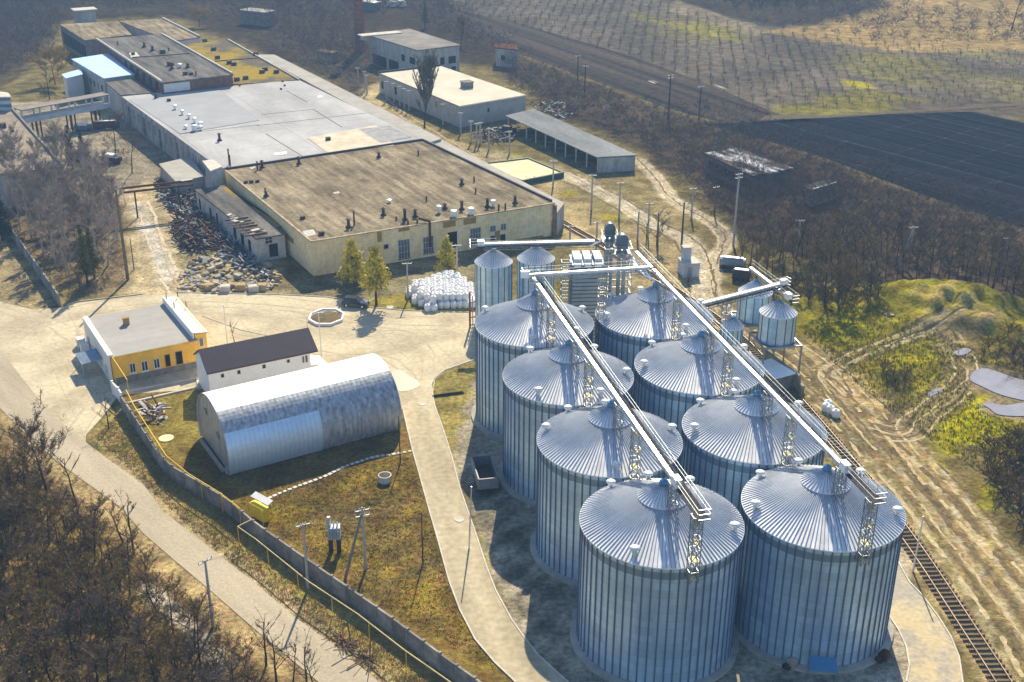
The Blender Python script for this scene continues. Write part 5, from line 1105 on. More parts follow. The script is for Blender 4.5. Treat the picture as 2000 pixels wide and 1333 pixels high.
P = GG([(464, 1029), (500, 1054), (602, 1136), (699, 1200), (791, 1271), (880, 1333), (930, 1370)], 2.5)
g = gas_pipe('pale yellow gas pipe running along the road side of the fence', [[(P[0][0] + 1.3, P[0][1] + 1.5, 2.5), (P[0][0], P[0][1], 2.5)] + [(*p, 2.5) for p in P[1:]]], (*P[0], 0))
for (x, y, a) in along(P, 6.0): b = MB(); b.bar((x, y, 0), (x, y, 2.45), .07, .07); b.build('pipe_post', gaspaint, g)
p0 = G(244, 778); po_ = op[0]
g = gas_pipe('yellow gas pipe rising at the corner of the ochre office and crossing to a post', [[(po_[0] + .3, po_[1] - .25, .1), (po_[0] + .3, po_[1] - .25, 4.6), (*G(248, 742, 3.6), 3.6), (*G(248, 742, 3.6), 0)]], (*po_, 0))
# ------------------------------------------------------------------ poles
polec = mat('pole_concrete', (.42, .40, .37), .9, 0, .12, .8); polew = wood; insul = white
def arm_parts(t, x, y, z, az, n=2, L=1.6, m_=None):
    b = MB(); c, s = math.cos(az), math.sin(az); b.bar((x - c * L / 2, y - s * L / 2, z), (x + c * L / 2, y + s * L / 2, z), .1, .1); a_ = b.build('crossarm', m_ or greysteel, t)
    for k in range(n * 2):
        f = -L / 2 + L * k / (n * 2 - 1); b = MB(); b.lathe((x + c * f, y + s * f), [(.05, z + .05), (.07, z + .2), (.03, z + .32)], 8, cap=True); b.build('insulator', insul, a_)
def pole(lab, u, v, h, kind='concrete', r=.14, az=.4, arms=1, grp=None, cat='utility pole', name='utility_pole', x=None, y=None, lean=(0, 0)):
    if x is None: x, y = G(u, v)
    z0 = GZ(x, y); t = thing(name, lab, cat, (x, y, z0), grp); b = MB(); m_ = {'concrete': polec, 'wood': wood, 'dark': rustdark, 'steel': steel}[kind]
    b.tube((x, y, z0), (x + lean[0], y + lean[1], z0 + h), r * 1.25, r * .8, 10); b.build('shaft', m_, t)
    for k in range(arms): arm_parts(t, x + lean[0], y + lean[1], z0 + h - .15 - .7 * k, az, 2)
    return t
pole('concrete utility pole standing at the road-side foot of the panel fence', 602, 1150, 8.2, az=.5)
pole('concrete utility pole with brackets in the thicket left of the road', 416, 1225, 8.2, az=.9)
pole('slim dark lamp pole on the lawn throwing a long shadow, near the roadway', 826, 1100, 6.6, 'dark', .07, arms=0, name='lamp_pole', cat='lamp pole')
pole('slim dark lamp pole on the lawn at the near end of the hangar', 782, 905, 6.8, 'dark', .07, arms=0, name='lamp_pole', cat='lamp pole')
pole('slim leaning lamp pole at the kerb beside the dump trailer', 916, 1073, 8.2, 'steel', .08, arms=0, name='lamp_pole', cat='lamp pole', lean=(.35, .1))
pole('slim grey lamp pole beside the railway at the lower right', 1783, 1117, 7.2, 'steel', .09, arms=0, name='lamp_pole', cat='lamp pole', lean=(.1, .0))
pole('slim lamp pole by the right end of the white house', 628, 700, 7.6, 'steel', .08, arms=1, az=.2, name='lamp_pole', cat='lamp pole')
pole('slim lamp pole rising behind the white house roof', 446, 690, 8.0, 'steel', .08, arms=0, name='lamp_pole', cat='lamp pole')
pole('concrete utility pole left of the pile of white bags', 797, 585, 6.6, az=.1, arms=1)
pole('concrete utility pole beside the small larch near the slim silos', 893, 545, 6.4, az=.1, arms=1)
t = pole('tall brown wooden pole carrying the rusty pipe bridge at the birch grove', 250, 547, 16.6, 'wood', .24, arms=0)
pole('thin wooden pole with a brace beside the tall brown pole', 262, 527, 6.0, 'wood', .09, arms=0)
# braced pole
x, y = G(714, 1112); t = thing('braced_pole', 'A-shaped braced concrete utility pole on the lawn', 'utility pole', (x, y, 0)); x2, y2 = G(674, 1132)
b = MB(); b.tube((x, y, 0), (x, y, 8.0), .17, .12, 10); b.build('shaft', polec, t); b = MB(); b.tube((x2, y2, 0), (x - .1, y - .05, 7.2), .17, .12, 10); b.build('brace', mat('brace_dark', (.2, .19, .18), .9), t)
arm_parts(t, x, y, 7.6, .4, 2); arm_parts(t, x, y, 6.9, .4, 2)
# transformer
x, y = G(655, 1078); t = thing('transformer', 'grey pole-mounted style transformer with white insulators on a dark stand', 'transformer', (x, y, 0))
for s in (-.45, .45): b = MB(); b.bar((x + s, y, 0), (x + s, y, 1.9), .2, .5); b.build('leg', rustdark, t)
tb = mat('transformer_grey', (.42, .47, .55), .6, .2, .08, 1)
b = MB(); b.box((x, y, 1.9), (1.4, .95, 1.5), .1); bx = b.build('tank', tb, t)
for k in range(5): b = MB(); b.box((x - .5 + k * .25, y - .6, 2.0), (.06, .3, 1.2), .1); b.build('fin', tb, bx)
for k in range(3): b = MB(); b.lathe((x - .4 + k * .4, y), [(.09, 3.4), (.13, 3.6), (.07, 3.7), (.13, 3.8), (.07, 3.9), (.1, 4.0), (.02, 4.1)], 10); b.build('bushing', white, bx)
b = MB(); b.tube((x - .55, y + .2, 3.4), (x - .55, y + .2, 4.5), .2, n=10); b.build('expansion_vessel', tb, bx)
# gas cabinet
x, y = G(499, 1022); x += .4; y += .8; t = thing('gas_cabinet', 'bright yellow gas regulator cabinet under a white slanted roof by the fence', 'gas cabinet', (x, y, 0)); az = R(-40)
yel = mat('bright_yellow_paint', (.80, .60, .01), .5, 0, .08, 1)
b = MB(); b.box((x, y, .25), (2.6, .9, 1.75), az); cb = b.build('cabinet', yel, t)
for s in (-.65, .65): b = MB(); b.box((x + math.cos(az) * s + math.sin(az) * .46, y + math.sin(az) * s - math.cos(az) * .46, .4), (1.15, .03, 1.4), az); b.build('door', yel, cb)
for s in (-1.45, 1.45):
    for q in (-.7, .7): b = MB(); px, py = x + math.cos(az) * s - math.sin(az) * q, y + math.sin(az) * s + math.cos(az) * q; b.bar((px, py, 0), (px, py, 2.2 + q * .15), .07, .07); b.build('post', yel, t)
b = MB(); c, s = math.cos(az), math.sin(az); o = Vector((x - c * 1.6 - s * .1, y - s * 1.6 + c * .1, 2.45)); b.frame(o, (c * 3.2, s * 3.2, 0), (-s * .8, c * .8, .3), (0, 0, .06)); b.build('roof', white, t)
# T posts of the old pipe rack beside the warehouse
tl = 'weathered concrete post with a T-shaped head in the row between warehouse and factory'
POST = [(700, 165), (713, 172), (756, 193), (769, 197), (781, 203), (790, 208), (799, 212), (865, 240), (900, 258), (920, 275), (931, 280), (938, 278), (955, 290), (995, 296), (717, 180)]
for (u, v) in POST:
    x, y = G(u, v + 4); t = thing('pipe_rack_post', tl, 'post', (x, y, 0), 'old concrete pipe rack posts'); b = MB(); b.bar((x, y, 0), (x, y, 5.2), .38, .38); b.build('shaft', polec, t); b = MB(); b.bar((x - .6, y, 5.3), (x + .6, y, 5.3), .4, .3); b.build('head', polec, t)
for (u, v, h, kd, lab) in ((1080, 366, 6.0, 'concrete', 'concrete post at the near corner of the sandy basin'), (1155, 411, 7.6, 'concrete', 'concrete post with T head left of the dirt road bend, first in its row'), (1209, 425, 7.4, 'concrete', 'concrete post with T head standing behind the elevator heads'), (1265, 460, 6.6, 'concrete', 'concrete post with dark head beside the bare sapling right of the elevator'), (1283, 480, 6.6, 'wood', 'dark wooden post right of the bare sapling'), (1331, 480, 8.6, 'dark', 'dark lattice-like pole with white insulators left of the substation hut'), (1350, 428, 6.5, 'concrete', 'concrete post at the upper edge of the dirt road'), (1432, 480, 14.2, 'concrete', 'very tall utility pole with wide crossarms at the edge of the woods'), (1555, 506, 7.4, 'concrete', 'pale concrete pole leaning in front of the bushes right of the tall pole'), (1958, 526, 6.0, 'concrete', 'pale concrete pole in the bushes near the right edge'), (1245, 468, 5.6, 'concrete', 'short concrete post close behind the elevator'), (1113, 470, 3.0, 'concrete', 'short concrete post beside the corner of the beige hall'), (1165, 472, 4.0, 'concrete', 'short concrete post beside the rails right of the beige hall'), (1128, 158, 7.5, 'dark', 'dark pole at the edge of the ploughed field'), (1142, 180, 7.5, 'dark', 'dark pole at the wood edge below another pole by the ploughed field'), (1305, 235, 12, 'dark', 'tall dark pole in the trees below the snow patches'), (1395, 420, 6, 'wood', 'wooden pole in the scrub left of the very tall pole'), (1365, 235, 9, 'dark', 'dark pole in the trees at the corner of the dark field')):
    pole(lab, u, v, h, kd, .17 if h < 10 else .2, az=rnd.uniform(-.3, .6), arms=2 if h > 10 else 1)
x, y = G(1770, 528); t = thing('braced_pole', 'pale A-shaped braced pole in the bushes at the right', 'utility pole', (x, y, 0)); b = MB(); b.tube((x, y, 0), (x + .2, y, 8.4), .2, .13, 8); b.build('shaft', polec, t); b = MB(); b.tube((x - 1.8, y + .3, 0), (x + .1, y, 7.6), .2, .13, 8); b.build('brace', polec, t); arm_parts(t, x + .2, y, 8.1, .2, 2)
# pipe bridge
pa, pb = G(238, 374, 15.5), G(385, 366, 4.6); t0x, t0y = G(250, 547)
pa = (t0x, t0y); pa3 = (pa[0] - 1.2, pa[1] + .3)
an3 = G(383, 362, 5.5)
P0 = G(240, 371, 6.2); t = thing('pipe_bridge', 'rusty overhead pipe bridge spanning from the birch grove to the ruined annex', 'pipe bridge', (*P0, 0))
for k, (dz, m_) in enumerate(((0, rust), (.9, rust))):
    b = MB(); b.bar((*P0, 5.6 + dz), (an3[0] - .6, an3[1], 5.6 + dz), .45, .35); b.build('pipe_beam', m_, t)
for f in (.15, .75): b = MB(); x, y = lerp(P0, (an3[0], an3[1]), f); b.bar((x, y, 0), (x, y, 5.6), .25, .25); b.build('support_leg', rust, t)
b = MB(); x, y = lerp(P0, (an3[0], an3[1]), .8); b.bar((x, y, 6.72), (an3[0] - .6, an3[1], 6.72), .6, .1); b.build('pale_cover', paleconcrete, t)
# ------------------------------------------------------------------ rubble and scrap
def rock(b, x, y, z, sx, sy, sz, az, m=0):
    c, s = math.cos(az), math.sin(az); vs = []
    for dz in (0, 1):
        for dx_, dy_ in ((-1, -1), (1, -1), (1, 1), (-1, 1)):
            jx, jy = dx_ * sx / 2 * rnd.uniform(.75, 1.1), dy_ * sy / 2 * rnd.uniform(.75, 1.1); vs.append((x + jx * c - jy * s, y + jx * s + jy * c, z + dz * sz * rnd.uniform(.75, 1.1)))
    b.add(vs, [(3, 2, 1, 0), (4, 5, 6, 7), (0, 1, 5, 4), (1, 2, 6, 5), (2, 3, 7, 6), (3, 0, 4, 7)], m)
def in_poly(p, poly):
    x, y = p; r = False
    for (ax, ay), (bx, by) in zip(poly, poly[1:] + poly[:1]):
        if (ay > y) != (by > y) and x < (bx - ax) * (y - ay) / (by - ay) + ax: r = not r
    return r
def scatter(poly, n, mind=0.0, rr=None):
    rr = rr or rnd; xs = [p[0] for p in poly]; ys = [p[1] for p in poly]; out = []; tries = 0; cell = {}
    while len(out) < n and tries < n * 60:
        tries += 1; p = (rr.uniform(min(xs), max(xs)), rr.uniform(min(ys), max(ys)))
        if not in_poly(p, poly): continue
        if mind:
            k = (int(p[0] / mind), int(p[1] / mind)); bad = False
            for i in (-1, 0, 1):
                for j in (-1, 0, 1):
                    for q in cell.get((k[0] + i, k[1] + j), ()):
                        if math.hypot(p[0] - q[0], p[1] - q[1]) < mind: bad = True
            if bad: continue
            cell.setdefault(k, []).append(p)
        out.append(p)
    return out
rubm = [mat('rubble_pale', (.46, .41, .31), .9, 0, .2, 1, bump=.3), mat('rubble_grey', (.32, .31, .28), .9, 0, .2, 1, bump=.3), mat('rubble_ochre', (.42, .33, .18), .9, 0, .2, 1, bump=.3)]
protos = []
for k in range(9):
    b = MB(); rock(b, 0, 0, -.05, rnd.uniform(1.0, 2.4), rnd.uniform(.6, 1.2), rnd.uniform(.4, .9), 0); protos.append(b.build('rubble_block', rubm[k % 3], loc=(0, 0, 0)))
rp = GG([(350, 545), (372, 510), (420, 498), (470, 500), (520, 515), (550, 548), (535, 566), (470, 572), (400, 572), (355, 566)])
for k, (x, y) in enumerate(scatter(rp, 190, .55)):
    o = protos[k] if k < 9 else protos[k % 9].copy()
    if k >= 9: COL.objects.link(o)
    sc_ = rnd.uniform(.4, 1.0); o.location = (x, y, rnd.choice((0, 0, .25))); o.rotation_euler = (rnd.uniform(-.3, .3), rnd.uniform(-.3, .3), rnd.uniform(0, 6)); o.scale = (sc_, sc_, sc_)
    tag(o, 'broken concrete block in the rubble heap below the ruined annex', 'rubble', 'rubble blocks on the heap')
for k, u in enumerate((408, 440, 470, 495, 512)):
    x, y = G(u, 566 + k % 2 * 3); b = MB(); b.box((x, y, 0), (1.7, 1.5, 1.0), rnd.uniform(0, 1)); b.box((x, y, 1.0), (1.4, 1.2, .06), .3); tag(b.build('concrete_cube', paleconcrete if k % 2 else rubm[2], loc=(x, y, 0)), ('pale', 'ochre', 'whitish', 'tan', 'greyish')[k] + ' concrete cube in the front edge row of the rubble, ' + ('leftmost', 'second from left', 'middle', 'second from right', 'rightmost')[k], 'block', 'concrete cubes at the rubble edge')
scrapm = [rust, rustdark, mat('scrap_brown', (.17, .09, .05), .9, .1, .3, 2), mat('scrap_blue', (.10, .14, .20), .7, .1, .3, 2), mat('scrap_pale', (.40, .40, .40), .8, .1, .3, 2)]
def scrap(lab, pts, n, hmax, mix, seed, wm=.5):
    r2 = random.Random(seed); poly = GG(pts); cx = sum(p[0] for p in poly) / len(poly); cy = sum(p[1] for p in poly) / len(poly); b = MB()
    rad = max(math.hypot(p[0] - cx, p[1] - cy) for p in poly)
    for (x, y) in scatter(poly, n, 0, r2):
        f = max(0, 1 - math.hypot(x - cx, y - cy) / rad); z = r2.uniform(0, hmax * f + .2); m_ = r2.choice(mix); L = r2.uniform(.3, 2.4)
        d = Vector((r2.uniform(-1, 1), r2.uniform(-1, 1), r2.uniform(-.5, .5))).normalized() * L
        b.bar((x, y, z), tuple(Vector((x, y, max(z, .1))) + d), r2.uniform(.05, wm), r2.uniform(.03, wm * .5), m_)
    o = b.build('scrap_heap', scrapm, loc=(cx, cy, 0)); struct(o, 'stuff', lab, 'scrap heap')
scrap('dark heap of scrap in the shade beside the white annex wall', [(305, 350), (350, 345), (395, 385), (400, 440), (360, 430), (312, 385)], 800, 1.8, [1, 1, 3, 3, 4, 0], 1)  # extra dark and blue pieces paint the heap's shade into its colours
scrap('rusty brown heap of scrap metal at the edge of the shade', [(340, 430), (380, 420), (425, 455), (440, 490), (400, 492), (368, 494), (340, 470)], 800, 2.6, [0, 1, 2, 1, 1, 3], 2)  # rust thinned out with dark pieces, painting in some of the shade
scrap('blue-grey rubbish strewn along the foot of the ruined annex', [(400, 440), (440, 460), (500, 520), (545, 545), (520, 555), (440, 500)], 700, .8, [3, 4, 1, 1, 3], 3)
scrap('scrap heap beside the warehouse corner behind the concrete posts', [(930, 262), (960, 250), (1015, 258), (1005, 275), (950, 280)], 260, 1.6, [1, 3, 4, 1, 0], 4)
scrap('rubble and boards behind the open shed', [(1030, 205), (1080, 195), (1130, 215), (1110, 235), (1060, 225)], 200, 1.0, [1, 4, 2, 3], 5)
scrap('white plastic sheeting dumped beside the earth mounds', [(1722, 622), (1735, 612), (1748, 622), (1732, 628)], 30, .8, [4, 4], 6)
scrap('stone and board litter on the grass beside the yellow pipe', [(280, 795), (320, 790), (325, 815), (300, 835), (285, 815)], 70, .4, [4, 4, 2], 7)
scrap('dark planks and poles stacked on the road verge', [(640, 1245), (665, 1240), (740, 1300), (725, 1308)], 60, .25, [2, 2, 1], 8, .14)
for (u, v, L_, lab) in ((208, 252, 6.5, 'rusty abandoned tank lorry body lying behind the spruces'), (1430, 524, 4.6, 'grey abandoned boat-like hull at the edge of the scrub'), (1447, 548, 3.0, 'dark rusty abandoned cabin below the grey hull'), (217, 318, 5.0, 'dark blue abandoned trailer with pale planks in the factory yard'), (163, 256, 4.2, 'blue and white car wreck in the shade by the footbridge'), (990, 262, 4.0, 'dark wrecked car body behind the concrete posts')):
    x, y = G(u, v); t = thing('wreck', lab, 'wreck', (x, y, 0)); az = R(rnd.uniform(-40, 20)); m_ = {'r': rust, 'g': greysteel, 'd': rustdark, 'b': scrapm[3]}[lab[0]]
    b = MB()
    c, s = math.cos(az), math.sin(az)
    if 'tank' in lab or 'hull' in lab:
        p = Vector((x, y, 1.1)); d = Vector((c, s, 0)) * L_ / 2; b.tube(p - d, p + d, 1.0, .95, 12); b.build('shell', m_, t); b = MB(); b.box((x, y, 2.0), (L_ * .8, .8, .15), az); b.build('top_plank', ventwhite, t)
    else:
        b.box((x, y, .5), (L_, 1.9, 1.0), az); b.build('body', m_, t); b = MB(); b.box((x, y, 1.5), (L_ * .55, 1.7, .6), az); b.build('cab', ventwhite if 'pale' in lab or 'white' in lab else m_, t)
    for k in (-1, 1):
        b = MB(); px, py = x + c * k * L_ * .33, y + s * k * L_ * .33; b.tube((px + s * 1.0, py - c * 1.0, .4), (px - s * 1.0, py + c * 1.0, .4), .42, n=10); b.build('wheels' if False else 'axle_wheel', blackrub, t)
# ------------------------------------------------------------------ bags, car, trailer, small yard things
def bag_mesh():
    b = MB(); n = 12; vs = []; prof = [(.38, 0), (.52, .08), (.56, .4), (.57, .8), (.52, 1.02), (.38, 1.14), (.16, 1.17), (.12, 1.22), (.16, 1.26)]
    for k, (r, z) in enumerate(prof):
        for i in range(n):
            a = 2 * math.pi * i / n; sq = 1 / max(abs(math.cos(a)), abs(math.sin(a))) ** .45; rr = r * sq * (1 + .04 * math.sin(5 * a + k)); vs.append((rr * math.cos(a), rr * math.sin(a), z))
    b.add(vs, [(k * n + i, k * n + (i + 1) % n, (k + 1) * n + (i + 1) % n, (k + 1) * n + i) for k in range(len(prof) - 1) for i in range(n)] + [tuple(range((len(prof) - 1) * n, len(prof) * n))]); return b
bagm = mat('white_woven_bag', (.80, .80, .80), .7, 0, .05, 2, fine=9, finev=.06, bump=.3)
bag0 = None
bpoly = GG([(797, 570), (800, 590), (836, 608), (926, 605), (918, 560), (880, 545)])
bc = (sum(p[0] for p in bpoly) / 6, sum(p[1] for p in bpoly) / 6)
cells = []
e1_, e2_ = dirv(4), dirv(94)
for i in range(-11, 12):
    for j in range(-12, 13):
        p = (bc[0] + e1_[0] * i * 1.06 + e2_[0] * j * 1.06, bc[1] + e1_[1] * i * 1.06 + e2_[1] * j * 1.06)
        if in_poly(p, bpoly): cells.append((p, i, j))
pi = [p for p, _, _ in cells]
def place_bag(x, y, z, lab, grp):
    global bag0
    if bag0 is None: bag0 = bag_mesh().build('bulk_bag', bagm, loc=(0, 0, 0), smooth=True); o = bag0
    else: o = bag0.copy(); COL.objects.link(o)
    o.location = (x, y, z); o.rotation_euler = (rnd.uniform(-.08, .08), rnd.uniform(-.08, .08), rnd.uniform(0, 6.3)); s = rnd.uniform(.93, 1.04); o.scale = (s, s, s); tag(o, lab, 'bulk bag', grp)
nb = 0
for p, i, j in cells:
    place_bag(p[0] + rnd.uniform(-.08, .08), p[1] + rnd.uniform(-.08, .08), 0, 'full white bulk bag in the big pile beside the slim silos, standing on the ground', 'white bulk bags piled in the yard'); nb += 1
for p, i, j in cells:
    if nb >= 292: break
    if all(any(math.hypot(p[0] + dx_ - q[0], p[1] + dy_ - q[1]) < .7 for q in pi) for dx_, dy_ in ((1.3, 0), (-1.3, 0), (0, 1.3), (0, -1.3))):
        place_bag(p[0] + rnd.uniform(-.15, .15), p[1] + rnd.uniform(-.15, .15), 1.12, 'full white bulk bag in the big pile beside the slim silos, lying on top', 'white bulk bags piled in the yard'); nb += 1
for k, (u, v) in enumerate(((1612, 803), (1622, 808), (1632, 815), (1617, 797))):
    x, y = G(u, v); place_bag(x, y, 0, 'white bulk bag in the small cluster beside the railway', 'white bulk bags by the railway')
# car
x, y = G(695, 599); y += .2
t = thing('parked_suv', 'dark blue sport utility car parked by the flower bed', 'car', (x, y, 0)); az = R(-12); cp = mat('dark_blue_car_paint', (.015, .02, .035), .2, .3, .1, 1, spec=.6)
def carbody(x, y, az, L, W, prof, m_, t):
    b = MB(); c, s = math.cos(az), math.sin(az); n = len(prof); vs = []
    for sg in (-1, 1):
        for px, pz in prof:
            ww = W / 2 * (1 if pz < 1.0 else .86); vs.append((x + px * L * c - sg * ww * s, y + px * L * s + sg * ww * c, pz))
    b.add(vs, [(i, (i + 1) % n, n + (i + 1) % n, n + i) for i in range(n)] + [tuple(range(n))[::-1], tuple(range(n, 2 * n))]); return b.build('body', m_, t)
bd = carbody(x, y, az, 4.4, 1.85, [(-.5, .35), (.5, .35), (.5, .75), (.46, .92), (.24, 1.0), (-.48, 1.0), (-.5, .8)], cp, t)
b = MB(); c, s = math.cos(az), math.sin(az); pr = [(-.46, 1.0), (.24, 1.0), (.10, 1.52), (-.40, 1.58)]; vs = []
for sg in (-1, 1):
    for px, pz in pr: w_ = .86 if pz < 1.2 else .68; vs.append((x + px * 4.4 * c - sg * w_ * s, y + px * 4.4 * s + sg * w_ * c, pz))
b.add(vs, [(i, (i + 1) % 4, 4 + (i + 1) % 4, 4 + i) for i in range(4)] + [(3, 2, 1, 0), (4, 5, 6, 7)]); b.build('windows', darkglass, t)
b = MB(); b.box((x - c * .65, y - s * .65, 1.57), (2.0, 1.25, .06), az); b.build('roof', cp, t)
for px in (-.31, .32):
    for sg in (-1, 1):
        b = MB(); cx2, cy2 = x + px * 4.4 * c - sg * .86 * s, y + px * 4.4 * s + sg * .86 * c; b.tube((cx2 + s * .1, cy2 - c * .1, .34), (cx2 - s * .1, cy2 + c * .1, .34), .34, n=16); w_ = b.build('wheel', blackrub, t); b = MB(); b.tube((cx2 + s * .115, cy2 - c * .115, .34), (cx2 - s * .115, cy2 + c * .115, .34), .19, n=12); b.build('rim', brightsteel, w_)
for sg in (-.65, .65): b = MB(); b.box((x + c * 2.2 - s * sg, y + s * 2.2 + c * sg, .72), (.06, .35, .16), az); b.build('headlight', ventwhite, t)
# dump trailer
tp0 = G(948, 957); t = thing('dump_trailer', 'dark open-topped dump trailer parked at the kerb beside the silos', 'trailer', (*tp0, 0)); az = R(101); c, s = math.cos(az), math.sin(az); x, y = tp0[0] - .1, tp0[1] + 1.3
tg = mat('trailer_grey', (.20, .21, .23), .6, .2, .15, 1); L_, W2 = 5.6, 2.4; z0, z1 = 1.05, 2.45
Pt = lambda a, d, z: (x + c * a - s * d, y + s * a + c * d, z)
b = MB(); b.box((x, y, z0), (L_, W2, .1), az); bd = b.build('bed', rustdark, t)
for (a0_, d0_, a1_, d1_) in ((-L_ / 2, -W2 / 2, L_ / 2, -W2 / 2), (-L_ / 2, W2 / 2, L_ / 2, W2 / 2), (-L_ / 2, -W2 / 2, -L_ / 2, W2 / 2), (L_ / 2, -W2 / 2, L_ / 2, W2 / 2)):
    b = MB(); b.bar(Pt(a0_, d0_, (z0 + z1) / 2), Pt(a1_, d1_, (z0 + z1) / 2), .1, z1 - z0)
    for f in (.1, .3, .5, .7, .9): p = Vector(Pt(a0_, d0_, z0)).lerp(Vector(Pt(a1_, d1_, z0)), f); b.bar(tuple(p), (p.x, p.y, z1), .16, .12)
    b.bar(Pt(a0_, d0_, z1), Pt(a1_, d1_, z1), .16, .12); b.build('side_board', tg, t)
b = MB()
for d in (-.5, .5): b.bar(Pt(-L_ / 2, d, .9), Pt(L_ / 2 + 1.6, d * .2, .9), .15, .22)
b.build('chassis', rustdark, t)
for a in (-1.6, -.5, 1.9):
    for d in (-1, 1): b = MB(); b.tube(Pt(a, d * .85, .48), Pt(a, d * 1.15, .48), .48, n=14); w_ = b.build('wheel', blackrub, t); b = MB(); b.tube(Pt(a, d * .9, .48), Pt(a, d * 1.17, .48), .22, n=10); b.build('rim', greysteel, w_)
# flower bed
fx, fy = G(638, 622); t = thing('flower_bed', 'octagonal raised flower bed with a white kerb and bare brown soil', 'flower bed', (fx, fy, 0)); rx = 2.9
oc = [(fx + rx * math.cos(R(22.5 + 45 * k)), fy + rx * 1.15 * math.sin(R(22.5 + 45 * k))) for k in range(8)]
b = MB()
for a, c_ in zip(oc, oc[1:] + oc[:1]): b.bar((*a, .22), (*c_, .22), .3, .44 + rnd.random() * .006)
b.build('kerb', white, t); b = MB(); b.sheet(oc, .22); n_ = 14
b2 = MB(); b2.lathe((fx, fy), [(2.55, .22), (2.0, .34), (1.0, .46), (.02, .5)], 24); b2.build('soil', mat('bare_soil', (.16, .125, .07), .95, 0, .25, 1.5, bump=.4), t); b.build('gravel_edge', mat('white_gravel', (.52, .50, .46), .9, 0, .2, 3), t)
for i, (u, v) in enumerate(((598, 635), (600, 622))): pass
x, y = G(599, 640); pole('thin post at the left corner of the octagonal flower bed', 600, 641, 2.0, 'steel', .06, arms=0, name='sign_post', cat='post')
# stepping stones
st = smooth_path(GG([(508, 982), (540, 967), (580, 951), (640, 930), (665, 915), (700, 903), (730, 893), (770, 888), (808, 881)]), 2)
s0_ = None
for k, (x, y, a) in enumerate(along(st, .72)):
    if s0_ is None: b = MB(); b.box((0, 0, .0), (.52, .42, .07), 0); b.box((0, 0, .07), (.46, .36, .01), 0); s0_ = b.build('stepping_stone', paleconcrete if False else mat('white_slab', (.62, .60, .54), .85, 0, .1, 1), loc=(0, 0, 0)); o = s0_
    else: o = s0_.copy(); COL.objects.link(o)
    o.location = (x, y, .02); o.rotation_euler = (0, 0, a + rnd.uniform(-.3, .3)); s = rnd.uniform(.8, 1.15); o.scale = (s, s, 1); tag(o, 'white stepping stone in the winding line across the lawn', 'stepping stone', 'stepping stones across the lawn')
for (u, v, r, h, lab) in ((752, 940, .85, .9, 'open concrete well ring on the lawn below the stepping stones'), (325, 857, 1.0, .12, 'flat round concrete well cover near the hangar gable')):
    x, y = G(u, v); b = MB(); b.lathe((x, y), [(r, 0), (r, h), (r - .14, h), (r - .14, .05)] if h > .5 else [(r, 0), (r, h), (.02, h)], 24); tag(b.build('well_ring', paleconcrete if h > .5 else MATS['pale_sand'], loc=(x, y, 0)), lab, 'well')
for (u, v, lab) in ((897, 1016, 'pale manhole cover on the roadway near the lamp pole'), (825, 790, 'round pale patch cover at the upper end of the roadway'), (762, 601, 'white manhole cover beside the kerb near the bags')):
    x, y = G(u, v); b = MB(); b.lathe((x, y), [(.62, .05), (.62, .12), (.45, .14), (.44, .12), (.02, .12)], 24); tag(b.build('manhole_cover', paleconcrete, loc=(x, y, 0)), lab, 'manhole cover')
p, q = G(845, 776), G(906, 768); b = MB(); b.bar((*p, .12), (*q, .12), .35, .24); b.bar((*lerp(p, q, .05), .3), (*lerp(p, q, .95), .3), .12, .12); tag(b.build('drain_channel', rustdark, loc=(*p, 0)), 'dark pipe lying across the grass left of the far silo', 'pipe')
# board by the slim silo
x, y = G(918, 640); t = thing('notice_frame', 'tall rusty red frame with grey panels left of the slim silos', 'frame', (x, y, 0)); b = MB(); b.bar((x, y, 0), (x, y, 6.2), .5, .3); b.build('post', mat('red_oxide_paint', (.30, .09, .04), .7, 0, .2, 1), t); b = MB(); b.bar((x + .45, y + .25, .3), (x + .45, y + .25, 5.6), .7, .12)
b.build('panel', greysteel, t)
for k in range(4): b = MB(); b.bar((x + .08, y + .05, .4 + 1.3 * k), (x + .85, y + .45, .4 + 1.3 * k), .16, .14); b.build('cross_rail', MATS['red_oxide_paint'], t)
# things at the foot of the last silos
x, y = G(1600, 1326); t = thing('lean_to', 'small blue sheet-metal canopy at the foot of the nearest right silo', 'canopy', (x, y, 0)); b = MB(); b.box((x, y - .6, 2.2), (2.6, 2.2, .1), R(-8)); b.build('roof', mat('blue_sheet', (.10, .30, .48), .5, .2, .1, 1), t)
for sx in (-1.1, 1.1):
    for sy in (-.9, .9): b = MB(); b.bar((x + sx, y - .6 + sy, 0), (x + sx, y - .6 + sy, 2.2), .08, .08); b.build('post', greysteel, t)
for k, (u, v) in enumerate(((1722, 1292), (1541, 1306))):
    x, y = G(u, v); t = thing('aeration_fan', ('rusty brown' if k == 0 else 'pale') + ' aeration fan at the foot of the nearest right silo', 'fan', (x, y, 0), 'aeration fans'); b = MB(); b.tube((x, y, .6), (x + .5, y + .5, .6), .5, n=14); b.build('housing', rust if k == 0 else concrete, t); b = MB(); b.box((x, y, 0), (.8, .5, .3), .5); b.build('base', rustdark, t); b = MB(); b.box((x - .5, y - .3, .35), (.5, .4, .4), .5); b.build('motor', rustdark, t)
